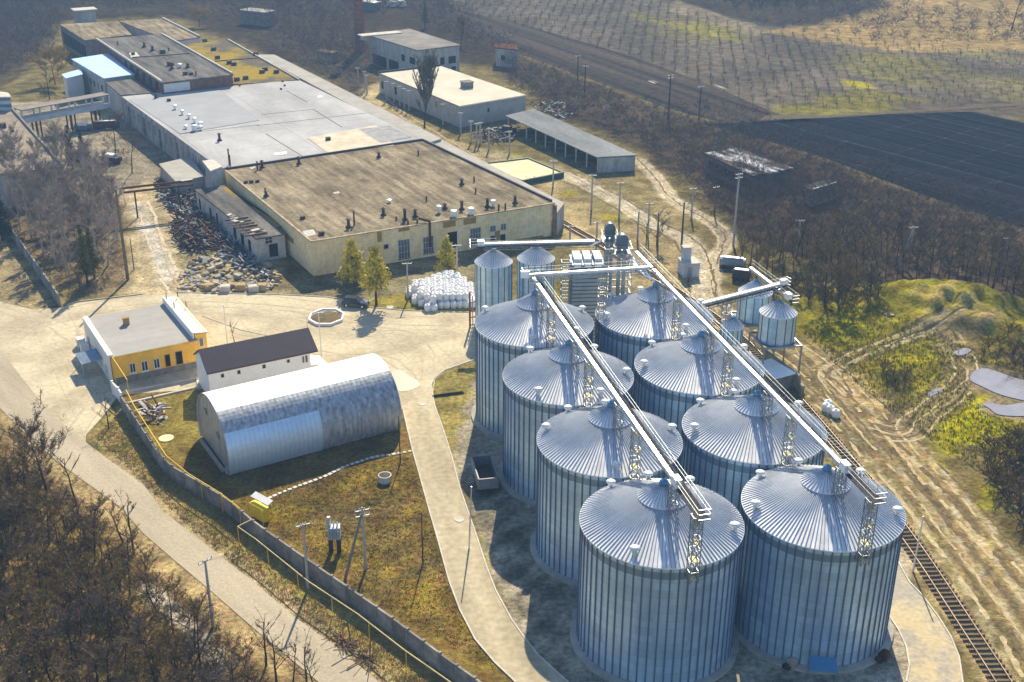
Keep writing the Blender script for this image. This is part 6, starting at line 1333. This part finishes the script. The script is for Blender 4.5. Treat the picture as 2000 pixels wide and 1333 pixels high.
# wires
wirem = mat('wire', (.05, .05, .05), .6)
def wire(lab, a, c_, sag=.5, r=.012):
    b = MB(); pts = []
    for k in range(13):
        f = k / 12; x, y, z = lerp(a, c_, f); pts.append((x, y, z - sag * 4 * f * (1 - f)))
    for p, q in zip(pts[:-1], pts[1:]): b.tube(p, q, r, n=4, cap=False)
    tag(b.build('power_line', wirem, loc=a), lab, 'cable', 'overhead cables')
p1 = G(602, 1150); p2 = G(714, 1112)
for k in (-.6, .6): wire('overhead cable from the fence-side pole to the braced pole on the lawn, ' + ('lower' if k < 0 else 'upper') + ' strand', (p1[0] + k, p1[1] + .3 * k, 8.1), (p2[0] + k, p2[1] + .3 * k, 7.6))
p3 = G(416, 1225)
for k in (-.6, .6): wire('overhead cable crossing the road from the thicket pole to the fence-side pole, ' + ('left' if k < 0 else 'right') + ' strand', (p3[0] + k, p3[1] + .3 * k, 8.1), (p1[0] + k, p1[1] + .3 * k, 8.1))
# ------------------------------------------------------------------ trees
twigm = mat('bare_twigs', (.19, .135, .075), .95, 0, .3, .5, fine=2, finev=.2)
twig_y = mat('yellowish_twigs', (.20, .145, .045), .95, 0, .3, .5, fine=2, finev=.2)
twig_p = mat('pale_birch_twigs', (.36, .30, .25), .95, 0, .25, .5)
twig_g = mat('grey_twigs', (.13, .105, .09), .95, 0, .3, .5)
barkm = mat('dark_bark', (.06, .048, .038), .95, 0, .3, 1.5); birchbark = mat('birch_bark', (.42, .40, .37), .9, 0, .3, 1.5)
needle = mat('spruce_needles', (.035, .055, .022), .95, 0, .35, .8); needle_y = mat('larch_yellow_needles', (.60, .50, .06), .95, 0, .3, .8); needle_o = mat('pine_needles', (.105, .105, .02), .95, 0, .35, .8)
def np_mesh(name, V, F, m_):
    me = bpy.data.meshes.new(name); V = np.asarray(V, np.float32); F = np.asarray(F, np.int32); k = F.shape[1]
    me.vertices.add(len(V)); me.vertices.foreach_set('co', V.ravel()); me.loops.add(F.size); me.loops.foreach_set('vertex_index', F.ravel())
    me.polygons.add(len(F)); me.polygons.foreach_set('loop_start', np.arange(0, F.size, k, dtype=np.int32)); me.polygons.foreach_set('loop_total', np.full(len(F), k, np.int32)); me.update(calc_edges=True); me.materials.append(m_)
    return me
def bare_tree(seed, h, spread, nl=9, nb=6, ntw=7, tw=.035, up=.55, stems=1, fine=3):
    """limbs as tapering tubes, twigs as thin blades; returns the limb builder and twig arrays"""
    g = np.random.default_rng(seed); L = MB(); V = []; 
    def blade(p, q, w_):
        d = q - p; s = np.cross(d, g.normal(size=3)); n = np.linalg.norm(s) + 1e-9; s = s / n * w_
        V.extend([p - s, p + s, q + s * .45, q - s * .45])
    for st in range(stems):
        base = np.array([g.normal() * .25 * (stems > 1), g.normal() * .25 * (stems > 1), 0.]); lean = np.array([g.normal() * .12, g.normal() * .12, 1.]) * h * g.uniform(.85, 1.0) * (.9 if stems > 1 else 1)
        if stems > 1: lean[:2] += g.normal(size=2) * spread * .5
        pts = [base + lean * f + np.array([g.normal(), g.normal(), 0]) * .12 * f * h / 8 for f in np.linspace(0, .9, 6)]
        rad = np.linspace(h * .014 + .03, .025, 6) / (1.4 if stems > 1 else 1)
        for a, b_, r0, r1 in zip(pts[:-1], pts[1:], rad[:-1], rad[1:]): L.tube(a, b_, r0, r1, 5, cap=False)
        for i in range(nl):
            f = g.uniform(.18 if stems > 1 else .25, .95); k = min(4, int(f * 5 / .9)); p = base + lean * f
            p = pts[k] + (pts[k + 1] - pts[k]) * g.uniform(0, 1); az = g.uniform(0, 6.283); ln = spread * (1.15 - .7 * f) * g.uniform(.7, 1.2)
            d = np.array([math.cos(az), math.sin(az), up * g.uniform(.7, 1.6) + .25 * f]); q = p + d * ln
            mid = (p + q) / 2 + np.array([0, 0, -.06 * ln]); L.tube(p, mid, .028 + .006 * ln, .022, 4, cap=False); L.tube(mid, q, .022, .012, 3, cap=False)
            for j in range(nb):
                t_ = g.uniform(.25, 1.0); pp = p + (q - p) * t_; a2 = az + g.normal() * 1.0; l2 = ln * g.uniform(.25, .55)
                d2 = np.array([math.cos(a2), math.sin(a2), up + g.uniform(-.1, .9)]); qq = pp + d2 * l2; blade(pp, qq, tw * 1.0)
                for m_ in range(ntw):
                    t3 = g.uniform(.2, 1.0); p3 = pp + (qq - pp) * t3; d3 = np.array([g.normal(), g.normal(), g.uniform(-.1, 1.2) + up * .6]); d3 /= np.linalg.norm(d3); q3 = p3 + d3 * l2 * g.uniform(.3, .7); blade(p3, q3, tw * .65)
                    for _ in range(fine):
                        p4 = p3 + (q3 - p3) * g.uniform(.2, 1); d4 = g.normal(size=3) + np.array([0, 0, .5]); d4 /= np.linalg.norm(d4); blade(p4, p4 + d4 * l2 * g.uniform(.15, .35), tw * .45)
    V = np.array(V); F = np.arange(len(V)).reshape(-1, 4)
    return L, V, F
TREES = {}
def make_proto(key, name, lab, cat, args, tw_m, bk_m):
    L, V, F = bare_tree(**args); t = thing(name, lab, cat, (0, 0, 0)); L.build('trunk', bk_m, t); cr = bpy.data.objects.new('crown', np_mesh('crown', V, F, tw_m)); COL.objects.link(cr); cr.parent = t
    TREES[key] = [t, 0, V, F]; return t
def plant(key, x, y, sca=1.0, lab=None, grp=None, cat=None):
    e = TREES[key]; z = GZ(x, y) - .05
    if e[1] == 0:
        o = e[0]; o.location = (x, y, z); o.rotation_euler = (0, 0, rnd.uniform(0, 6.3)); o.scale = (sca,) * 3 if not isinstance(sca, tuple) else sca
        if lab: o['label'] = lab
        if grp: o['group'] = grp
    else: o = dup(e[0], (x, y, z), rnd.uniform(0, 6.3), sca, lab, grp)
    e[1] += 1; return o
for k in range(5): make_proto('b%d' % k, 'bare_tree', 'bare leafless tree', 'tree', dict(seed=10 + k, h=7.5 + k % 3, spread=2.3 + .3 * k, nl=11, nb=6, ntw=6, tw=.036, fine=3), (twigm, twig_g, twigm, twig_y, twigm)[k], barkm)
for k in range(4): make_proto('s%d' % k, 'bare_shrub', 'bare leafless shrub', 'shrub', dict(seed=30 + k, h=3.6 + .5 * k, spread=1.7, nl=6, nb=5, ntw=6, tw=.034, stems=4, fine=2), (twigm, twig_y, twig_g, twigm)[k], barkm)
for k in range(3): make_proto('w%d' % k, 'birch', 'bare birch', 'tree', dict(seed=50 + k, h=14, spread=2.9, nl=26, nb=8, ntw=8, tw=.05, up=.9, fine=3), twig_p, birchbark)
make_proto('y0', 'sapling', 'thin bare sapling', 'tree', dict(seed=71, h=5.5, spread=1.5, nl=9, nb=4, ntw=3, tw=.03, up=.8, fine=1), twigm, barkm)
make_proto('y1', 'sapling', 'thin bare sapling', 'tree', dict(seed=72, h=4.6, spread=1.3, nl=7, nb=4, ntw=3, tw=.03, up=.9, fine=1), twigm, barkm)
make_proto('big', 'bare_tree', 'x', 'tree', dict(seed=81, h=10.5, spread=4.0, nl=18, nb=8, ntw=8, tw=.05, up=.75, fine=3), twigm, barkm)
make_proto('will', 'willow', 'x', 'tree', dict(seed=83, h=8.5, spread=5.0, nl=16, nb=8, ntw=8, tw=.12, up=.35, fine=3), mat('willow_twigs', (.42, .27, .06), .95, 0, .2, .5), barkm)
make_proto('gold', 'bare_tree', 'x', 'tree', dict(seed=84, h=7.0, spread=3.4, nl=14, nb=7, ntw=7, tw=.06, up=.5, fine=3), twig_y, barkm)
make_proto('pop', 'poplar', 'x', 'tree', dict(seed=85, h=15.5, spread=2.9, nl=75, nb=8, ntw=7, tw=.085, up=2.1, fine=2), mat('poplar_twigs', (.17, .14, .10), .95, 0, .25, .5), barkm)
def conifer(key, name, lab, h, w_, m_, seed, dens=1.0, base=.12, shape=1.0, loose=.0, sz=1.0):
    g = np.random.default_rng(seed); t = thing(name, lab, 'tree', (0, 0, 0)); b = MB(); b.tube((0, 0, 0), (0, 0, h * .97), .16 + h * .006, .03, 7); V = []
    nw = int(h * 3.0 * dens)
    for i in range(nw):
        f = base + (1 - base) * (i + g.uniform(0, 1)) / nw; R_ = w_ * (1 - f) ** shape * g.uniform(.7, 1.15) + .12
        for j in range(int(5 + 5 * (1 - f))):
            az = g.uniform(0, 6.283); L = R_ * g.uniform(.55, 1.05); p0 = np.array([0, 0, f * h]); d = np.array([math.cos(az), math.sin(az), g.uniform(-.35, .1) + loose]); q = p0 + d * L
            b.tube(p0, q, .025, .01, 3, cap=False)
            for k in range(int((9 + 7 * L) * dens)):
                t_ = g.uniform(.15, 1.05); c = p0 + d * L * t_ + g.normal(size=3) * .13 * (1 + L * .3); a = g.normal(size=3); a /= np.linalg.norm(a); b2 = np.cross(a, g.normal(size=3)); b2 /= np.linalg.norm(b2) + 1e-9; s = g.uniform(.10, .24) * sz
                V += [c - a * s - b2 * s * .35, c + a * s * .2 - b2 * s * .45, c + a * s * 1.2, c + a * s * .2 + b2 * s * .45]
    V = np.array(V); F = np.arange(len(V)).reshape(-1, 4)
    b.build('trunk', barkm, t); cr = bpy.data.objects.new('crown', np_mesh('crown', V, F, m_)); COL.objects.link(cr); cr.parent = t; TREES[key] = [t, 0, V, F]; return t
conifer('sp0', 'spruce', 'x', 9.0, 2.3, needle, 1); conifer('sp1', 'spruce', 'x', 7.6, 2.0, needle, 2)
conifer('pn0', 'pine', 'x', 12.5, 2.7, needle_o, 3, .8, .22, .8)
conifer('la0', 'larch', 'x', 8.6, 3.3, needle_y, 4, 1.0, .12, .6, .15, 1.7); conifer('la1', 'larch', 'x', 9.2, 3.1, needle_y, 5, .8, .32, .6, .1, 1.6); conifer('la2', 'larch', 'x', 7.0, 2.5, needle_y, 6, 1.0, .1, .6, .2, 1.6)
for key, u, v, sc_, lab in (('sp0', 142, 330, 1.12, 'dark green spruce in the factory yard, left of a pair'), ('sp1', 166, 332, 1.1, 'dark green spruce in the factory yard, right of a pair'), ('sp0', 5, 470, 1.3, 'dark spruce at the left edge beside the birch grove'), ('pn0', 172, 560, .9, 'olive green pine in the birch grove near the yard'), ('pn0', 185, 545, .75, 'smaller olive green pine right of the tall pine in the birch grove'),
    ('la0', 690, 556, .95, 'bushy yellow-green larch at the left front corner of the beige hall'), ('la1', 735, 597, 1.15, 'tall loose yellow-green larch right of the bushy one beside the dark car'), ('la2', 873, 532, .95, 'small rounded yellow-green larch in front of the beige hall near the bags'),
    ('pop', 829, 250, 1.0, 'tall narrow poplar standing in front of the cream-roofed warehouse'), ('big', 92, 962, 1.0, 'big bare spreading tree at the road bend beside the left thicket'), ('will', 108, 165, 1.2, 'golden yellow willow behind the footbridge at the left'), ('will', 390, 52, .8, 'golden willow far behind the mossy hall'), ('gold', 1645, 600, 1.0, 'golden brown bare tree at the edge of the bushes right of the loading bins'), ('big', 1610, 600, 1.05, 'large grey bare tree behind the golden brown one'), ('gold', 900, 88, 1.3, 'golden bare tree beside the ruined two-storey building'), ('pn0', 830, 55, .8, 'dark pine behind the ruined two-storey building'),
    ('b2', 228, 318, 1.25, 'dark bare tree beside the pale planks in the factory yard'), ('b4', 258, 338, 1.1, 'dark bare tree near the low annex in the factory yard'), ('b0', 97, 195, 1.3, 'bare tree left of the footbridge near the willow'),
    ('y0', 213, 838, 1.0, 'thin bare sapling at the corner between yard and road'), ('y1', 458, 668, .8, 'tiny bare sapling behind the white house'), ('y0', 1040, 388, 1.0, 'thin bare tree at the near corner of the sandy basin'), ('y0', 745, 565, 1.0, 'bare sapling in front of the beige hall window'), ('b1', 1285, 488, .85, 'bare tree right of the elevator among the posts'), ('y0', 1262, 478, 1.1, 'slim bare sapling behind the elevator'),
    ('y0', 262, 1082, 1.45, 'slim bare tree leaning over the road edge beside the thicket'), ('y1', 150, 985, 1.5, 'slim bare tree in front of the big spreading tree at the road edge'), ('y1', 240, 1060, 1.3, 'small bare tree at the thicket edge beside the road'), ('b3', 1975, 60, 2.2, 'tall dark twin-stemmed tree at the top right corner'), ('b1', 1770, 275, .001, '')):
    if lab:
        x, y = G(u, v); plant(key, x, y, sc_, lab)
# birch grove
bt = [(40, 450), (62, 470), (85, 500), (60, 425), (95, 455), (110, 520), (120, 470), (140, 500), (150, 440), (105, 400), (165, 470), (190, 505), (200, 460), (215, 430), (230, 470), (140, 550), (185, 420), (75, 395), (210, 520), (165, 395), (35, 400), (50, 370), (90, 365), (130, 372), (20, 360), (110, 350), (175, 380), (205, 400), (225, 450), (150, 470), (80, 440), (120, 440), (195, 440)]
for k, (u, v) in enumerate(bt):
    x, y = G(u, v); plant('w%d' % (k % 3), x, y, rnd.uniform(.65, 1.0), 'bare pale birch in the grove behind the concrete fence at the left', 'birches in the left grove')
# woods: the nearest trees as individuals, the rest as masses
NIND = 0
def wood(pts, n, mind, keys, lab, grp, sc_=(.7, 1.1)):
    out = scatter(GG(pts), n, mind, random.Random(len(pts) * 7 + n))
    for (x, y) in out: plant(rnd.choice(keys), x, y, rnd.uniform(*sc_), lab, grp)
    return len(out)
def mass(label, pts, n, mind, keys, sc_=(.7, 1.2), keep=.5, tw=twigm, seed=1):
    g = np.random.default_rng(seed); out = scatter(GG(pts), n, mind, random.Random(seed * 13 + 1)); VV = []
    for (x, y) in out:
        V = TREES[keys[int(g.integers(len(keys)))]][2].reshape(-1, 4, 3); V = V[g.random(len(V)) < keep]; a = g.uniform(0, 6.283); s = g.uniform(*sc_); c, sn = math.cos(a), math.sin(a)
        W_ = V.reshape(-1, 3) * s; ctr = W_.reshape(-1, 4, 3).mean(1, keepdims=True); W4 = (W_.reshape(-1, 4, 3) - ctr) * 1.0 + ctr; W_ = W4.reshape(-1, 3)
        VV.append(np.stack([W_[:, 0] * c - W_[:, 1] * sn + x, W_[:, 0] * sn + W_[:, 1] * c + y, W_[:, 2] + GZ(x, y)], 1))
    V = np.concatenate(VV); me = np_mesh('wood', V, np.arange(len(V)).reshape(-1, 4), tw); o = bpy.data.objects.new('bare_wood', me); COL.objects.link(o); struct(o, 'stuff', label, 'wood'); return o
bare = ['b0', 'b1', 'b2', 'b3', 'b4']; shr = ['s0', 's1', 's2', 's3']
wood([(-60, 900), (30, 930), (100, 1000), (200, 1080), (300, 1180), (400, 1275), (460, 1350), (420, 1500), (-60, 1500)], 110, 2.0, bare, 'bare brown tree in the dense thicket left of the road', 'trees of the left thicket', (.55, .92))
wood([(-60, 860), (40, 905), (110, 970), (225, 1060), (330, 1150), (420, 1230), (520, 1330), (540, 1400), (420, 1500), (-60, 1500)], 125, 1.5, shr, 'bare brown shrub filling the dense thicket left of the road', 'shrubs of the left thicket', (.45, .85))
for k, (u, v) in enumerate(((540, 1335), (572, 1345), (600, 1352), (618, 1352), (520, 1300))):
    x, y = G(u, v); plant('y%d' % (k % 2), x, y, rnd.uniform(1.0, 1.35), 'thin bare sapling at the bottom edge beside the road, ' + ('second from left', 'middle one', 'second from right', 'rightmost', 'leftmost')[k], 'saplings at the road edge')
wood([(1510, 560), (1640, 555), (1760, 558), (1880, 580), (2000, 620), (2060, 600), (2060, 520), (1760, 480), (1500, 470), (1430, 490), (1470, 545)], 120, 3.0, bare, 'bare brown tree in the broad wood right of the silo plant', 'trees of the right wood', (.6, 1.0))
wood([(1500, 590), (1560, 560), (1700, 575), (1720, 600), (1650, 612), (1560, 590)], 24, 1.8, shr, 'bare brown shrub below the right wood, behind the loading bins', 'shrubs below the right wood', (.6, .95))
wood([(1920, 900), (1960, 880), (2040, 880), (2080, 1040), (1990, 1010), (1940, 960)], 20, 2.0, shr, 'dark bare shrub at the right edge below the pond', 'shrubs at the right edge', (.8, 1.2))
wood([(1720, 730), (1770, 725), (1780, 765), (1730, 772)], 8, 1.3, shr, 'low dark shrub on the grass island between the dirt tracks', 'shrubs on the grass island', (.3, .5))
wood([(1900, 690), (1990, 665), (2040, 700), (2040, 750), (1960, 720)], 16, 2.0, shr, 'low brown shrub behind the pond', 'shrubs behind the pond', (.4, .8))
mass('band of bare brown woodland between the railway and the dark field', [(980, 120), (1080, 170), (1250, 240), (1420, 254), (1520, 285), (1620, 316), (1800, 392), (2080, 476), (2080, 530), (1760, 485), (1480, 470), (1370, 400), (1310, 350), (1250, 290), (1130, 235), (1050, 205), (1000, 180)], 1150, 2.3, bare + ['s0', 's2'], (.6, 1.0), .42, twig_g, 3)
mass('bare bushes hiding the two ruins by the dark field', [(1370, 350), (1480, 352), (1560, 342), (1580, 380), (1660, 372), (1680, 420), (1420, 420)], 150, 1.8, bare, (.5, .8), .45, twig_g, 14)
mass('tangled bare scrub around the ruins behind the factory', [(640, 60), (720, 120), (740, 150), (700, 185), (640, 160), (560, 100), (480, 60), (380, 20), (380, -20), (640, -20), (880, 30), (960, 100), (1000, 120), (960, 130), (900, 100), (800, 40)], 800, 3.2, bare, (.7, 1.2), .32, twig_g, 4)
mass('brown undergrowth of the birch grove', [(20, 380), (130, 360), (235, 400), (245, 540), (150, 580), (80, 520)], 150, 1.0, shr, (.3, .5), .4, twig_g, 12)
mass('dense bare woodland beyond the factory at the upper left', [(-60, 210), (-60, -20), (400, -20), (380, 20), (330, 30), (230, 34), (110, 42), (120, 80), (100, 120), (40, 150)], 1000, 3.2, bare, (.9, 1.5), .3, twig_g, 5)
mass('bare trees along the far side of the factory lean-to', [(530, 95), (640, 140), (700, 190), (690, 200), (620, 150), (520, 100)], 60, 3, bare, (.5, .8), .4, twig_p, 6)
mass('dark far woodland at the top right', [(1290, -20), (1310, 2), (1480, 44), (1560, 46), (1700, 22), (1800, -20)], 420, 4, bare, (.9, 1.4), .4, MATS['dark_bark'], 7)
mass('scattered thorn bushes on the far straw meadow', [(1480, 62), (1560, 50), (1720, 20), (1850, 20), (2060, 60), (2060, 100), (1700, 90)], 90, 6, shr, (.8, 1.5), .5, twig_g, 8)
mass('brown undergrowth of the left thicket', [(-60, 850), (110, 950), (330, 1130), (520, 1300), (560, 1420), (-60, 1500)], 420, 1.0, shr, (.22, .42), .4, twigm, 9)
mass('dry weeds on the road verge and rubble edges', [(180, 860), (235, 810), (330, 930), (500, 1060), (880, 1340), (740, 1340), (560, 1190), (380, 1040)], 40, .8, shr, (.05, .10), .2, twig_y, 10)
# orchard rows in the far field
def orchard():
    g = np.random.default_rng(11); d = unit((G(1420, 70)[0] - G(1440, 200)[0], G(1420, 70)[1] - G(1440, 200)[1])); poly = GG([(830, 8), (1000, 50), (1250, 118), (1400, 178), (1520, 222), (1700, 214), (2050, 196), (2050, 112), (1560, 70), (1480, 64), (1300, 10), (1280, -10), (830, -10)])
    xs = [p[0] for p in poly]; ys = [p[1] for p in poly]; V = []; c0 = np.array([sum(xs) / len(xs), sum(ys) / len(ys)]); n = (d[1], -d[0])
    for i in range(-62, 63):
        for j in range(-95, 96):
            x = c0[0] + n[0] * i * 3.8 + d[0] * j * 2.7 + g.normal() * .35; y = c0[1] + n[1] * i * 3.8 + d[1] * j * 2.7 + g.normal() * .35
            if not in_poly((x, y), poly) or g.random() < .12: continue
            h = g.uniform(1.1, 2.0)
            for k in range(11):
                if k == 0: p = np.array([x, y, 0]); q = np.array([x, y, h]); w_ = .05
                else:
                    p = np.array([x, y, h * g.uniform(.3, .9)]); dd = g.normal(size=3); dd[2] = abs(dd[2]) + .4; q = p + dd / np.linalg.norm(dd) * g.uniform(.5, 1.1); w_ = .035
                s = np.cross(q - p, g.normal(size=3)); s = s / (np.linalg.norm(s) + 1e-9) * w_; V += [p - s, p + s, q + s * .5, q - s * .5]
    V = np.array(V); o = bpy.data.objects.new('orchard_rows', np_mesh('orchard_rows', V, np.arange(len(V)).reshape(-1, 4), twig_g)); COL.objects.link(o); struct(o, 'stuff', 'long rows of small leafless fruit trees on the far field', 'orchard')
orchard()
PONDS = [GG([(1880, 715), (1930, 710), (2090, 755), (2090, 815), (1990, 822), (1930, 812), (1890, 755)])]
# grass tufts
def tufts(label, pts, n, h, m_, seed):
    g = np.random.default_rng(seed); P = np.array(scatter(GG(pts), n, 0, random.Random(seed))); V = []
    for x, y in P:
        if any(in_poly((x, y), w_) for w_ in PONDS): continue
        z = GZ(x, y)
        for k in range(5):
            a = g.uniform(0, 6.283); p = np.array([x + g.normal() * .12, y + g.normal() * .12, z]); q = p + np.array([math.cos(a) * .15, math.sin(a) * .15, 1]) * h * g.uniform(.5, 1.2); s = np.array([-math.sin(a), math.cos(a), 0]) * .035; V += [p - s, p + s, q + s * .2, q - s * .2]
    V = np.array(V); o = bpy.data.objects.new('dry_grass', np_mesh('dry_grass', V, np.arange(len(V)).reshape(-1, 4), m_)); COL.objects.link(o); struct(o, 'stuff', label, 'grass')
tufts('short dry grass on the compound lawn', [(440, 960), (800, 890), (880, 1150), (1000, 1330), (700, 1160), (520, 1020)], 6000, .10, mat('dry_grass_blades', (.22, .165, .05), .95, 0, .3, .5), 21)
tufts('tall dry grass on the verge between road and fence', [(185, 855), (232, 805), (330, 925), (500, 1050), (890, 1345), (760, 1345), (580, 1205), (380, 1040)], 5000, .16, mat('straw_grass_blades', (.40, .32, .13), .95, 0, .3, .5), 22)
tufts('mixed dry grass beyond the railway', [(1560, 640), (1660, 600), (1800, 640), (1990, 720), (2060, 900), (1950, 950), (1700, 780)], 5000, .35, mat('green_grass_blades', (.24, .22, .02), .95, 0, .3, .5), 23)
# unused prototypes
for k, e in list(TREES.items()):
    if e[1] == 0:
        for ch in list(e[0].children): bpy.data.objects.remove(ch, do_unlink=True)
        bpy.data.objects.remove(e[0], do_unlink=True)
# ------------------------------------------------------------------ haze
hb_ = MB(); hb_.frame((-420, -60, -1.0), (840, 0, 0), (0, 860, 0), (0, 0, 80.5)); hz = hb_.build('haze', bpy.data.materials.new('haze')); hm = hz.data.materials[0]; hm.use_nodes = True
n = hm.node_tree.nodes; l = hm.node_tree.links
for q in list(n):
    if q.type == 'BSDF_PRINCIPLED': n.remove(q)
pv = n.new('ShaderNodeVolumePrincipled'); pv.inputs['Color'].default_value = (.34, .60, 1.0, 1); pv.inputs['Density'].default_value = 0.00034; pv.inputs['Anisotropy'].default_value = 0.1
l.new(pv.outputs[0], [q for q in n if q.type == 'OUTPUT_MATERIAL'][0].inputs['Volume']); struct(hz, 'stuff')
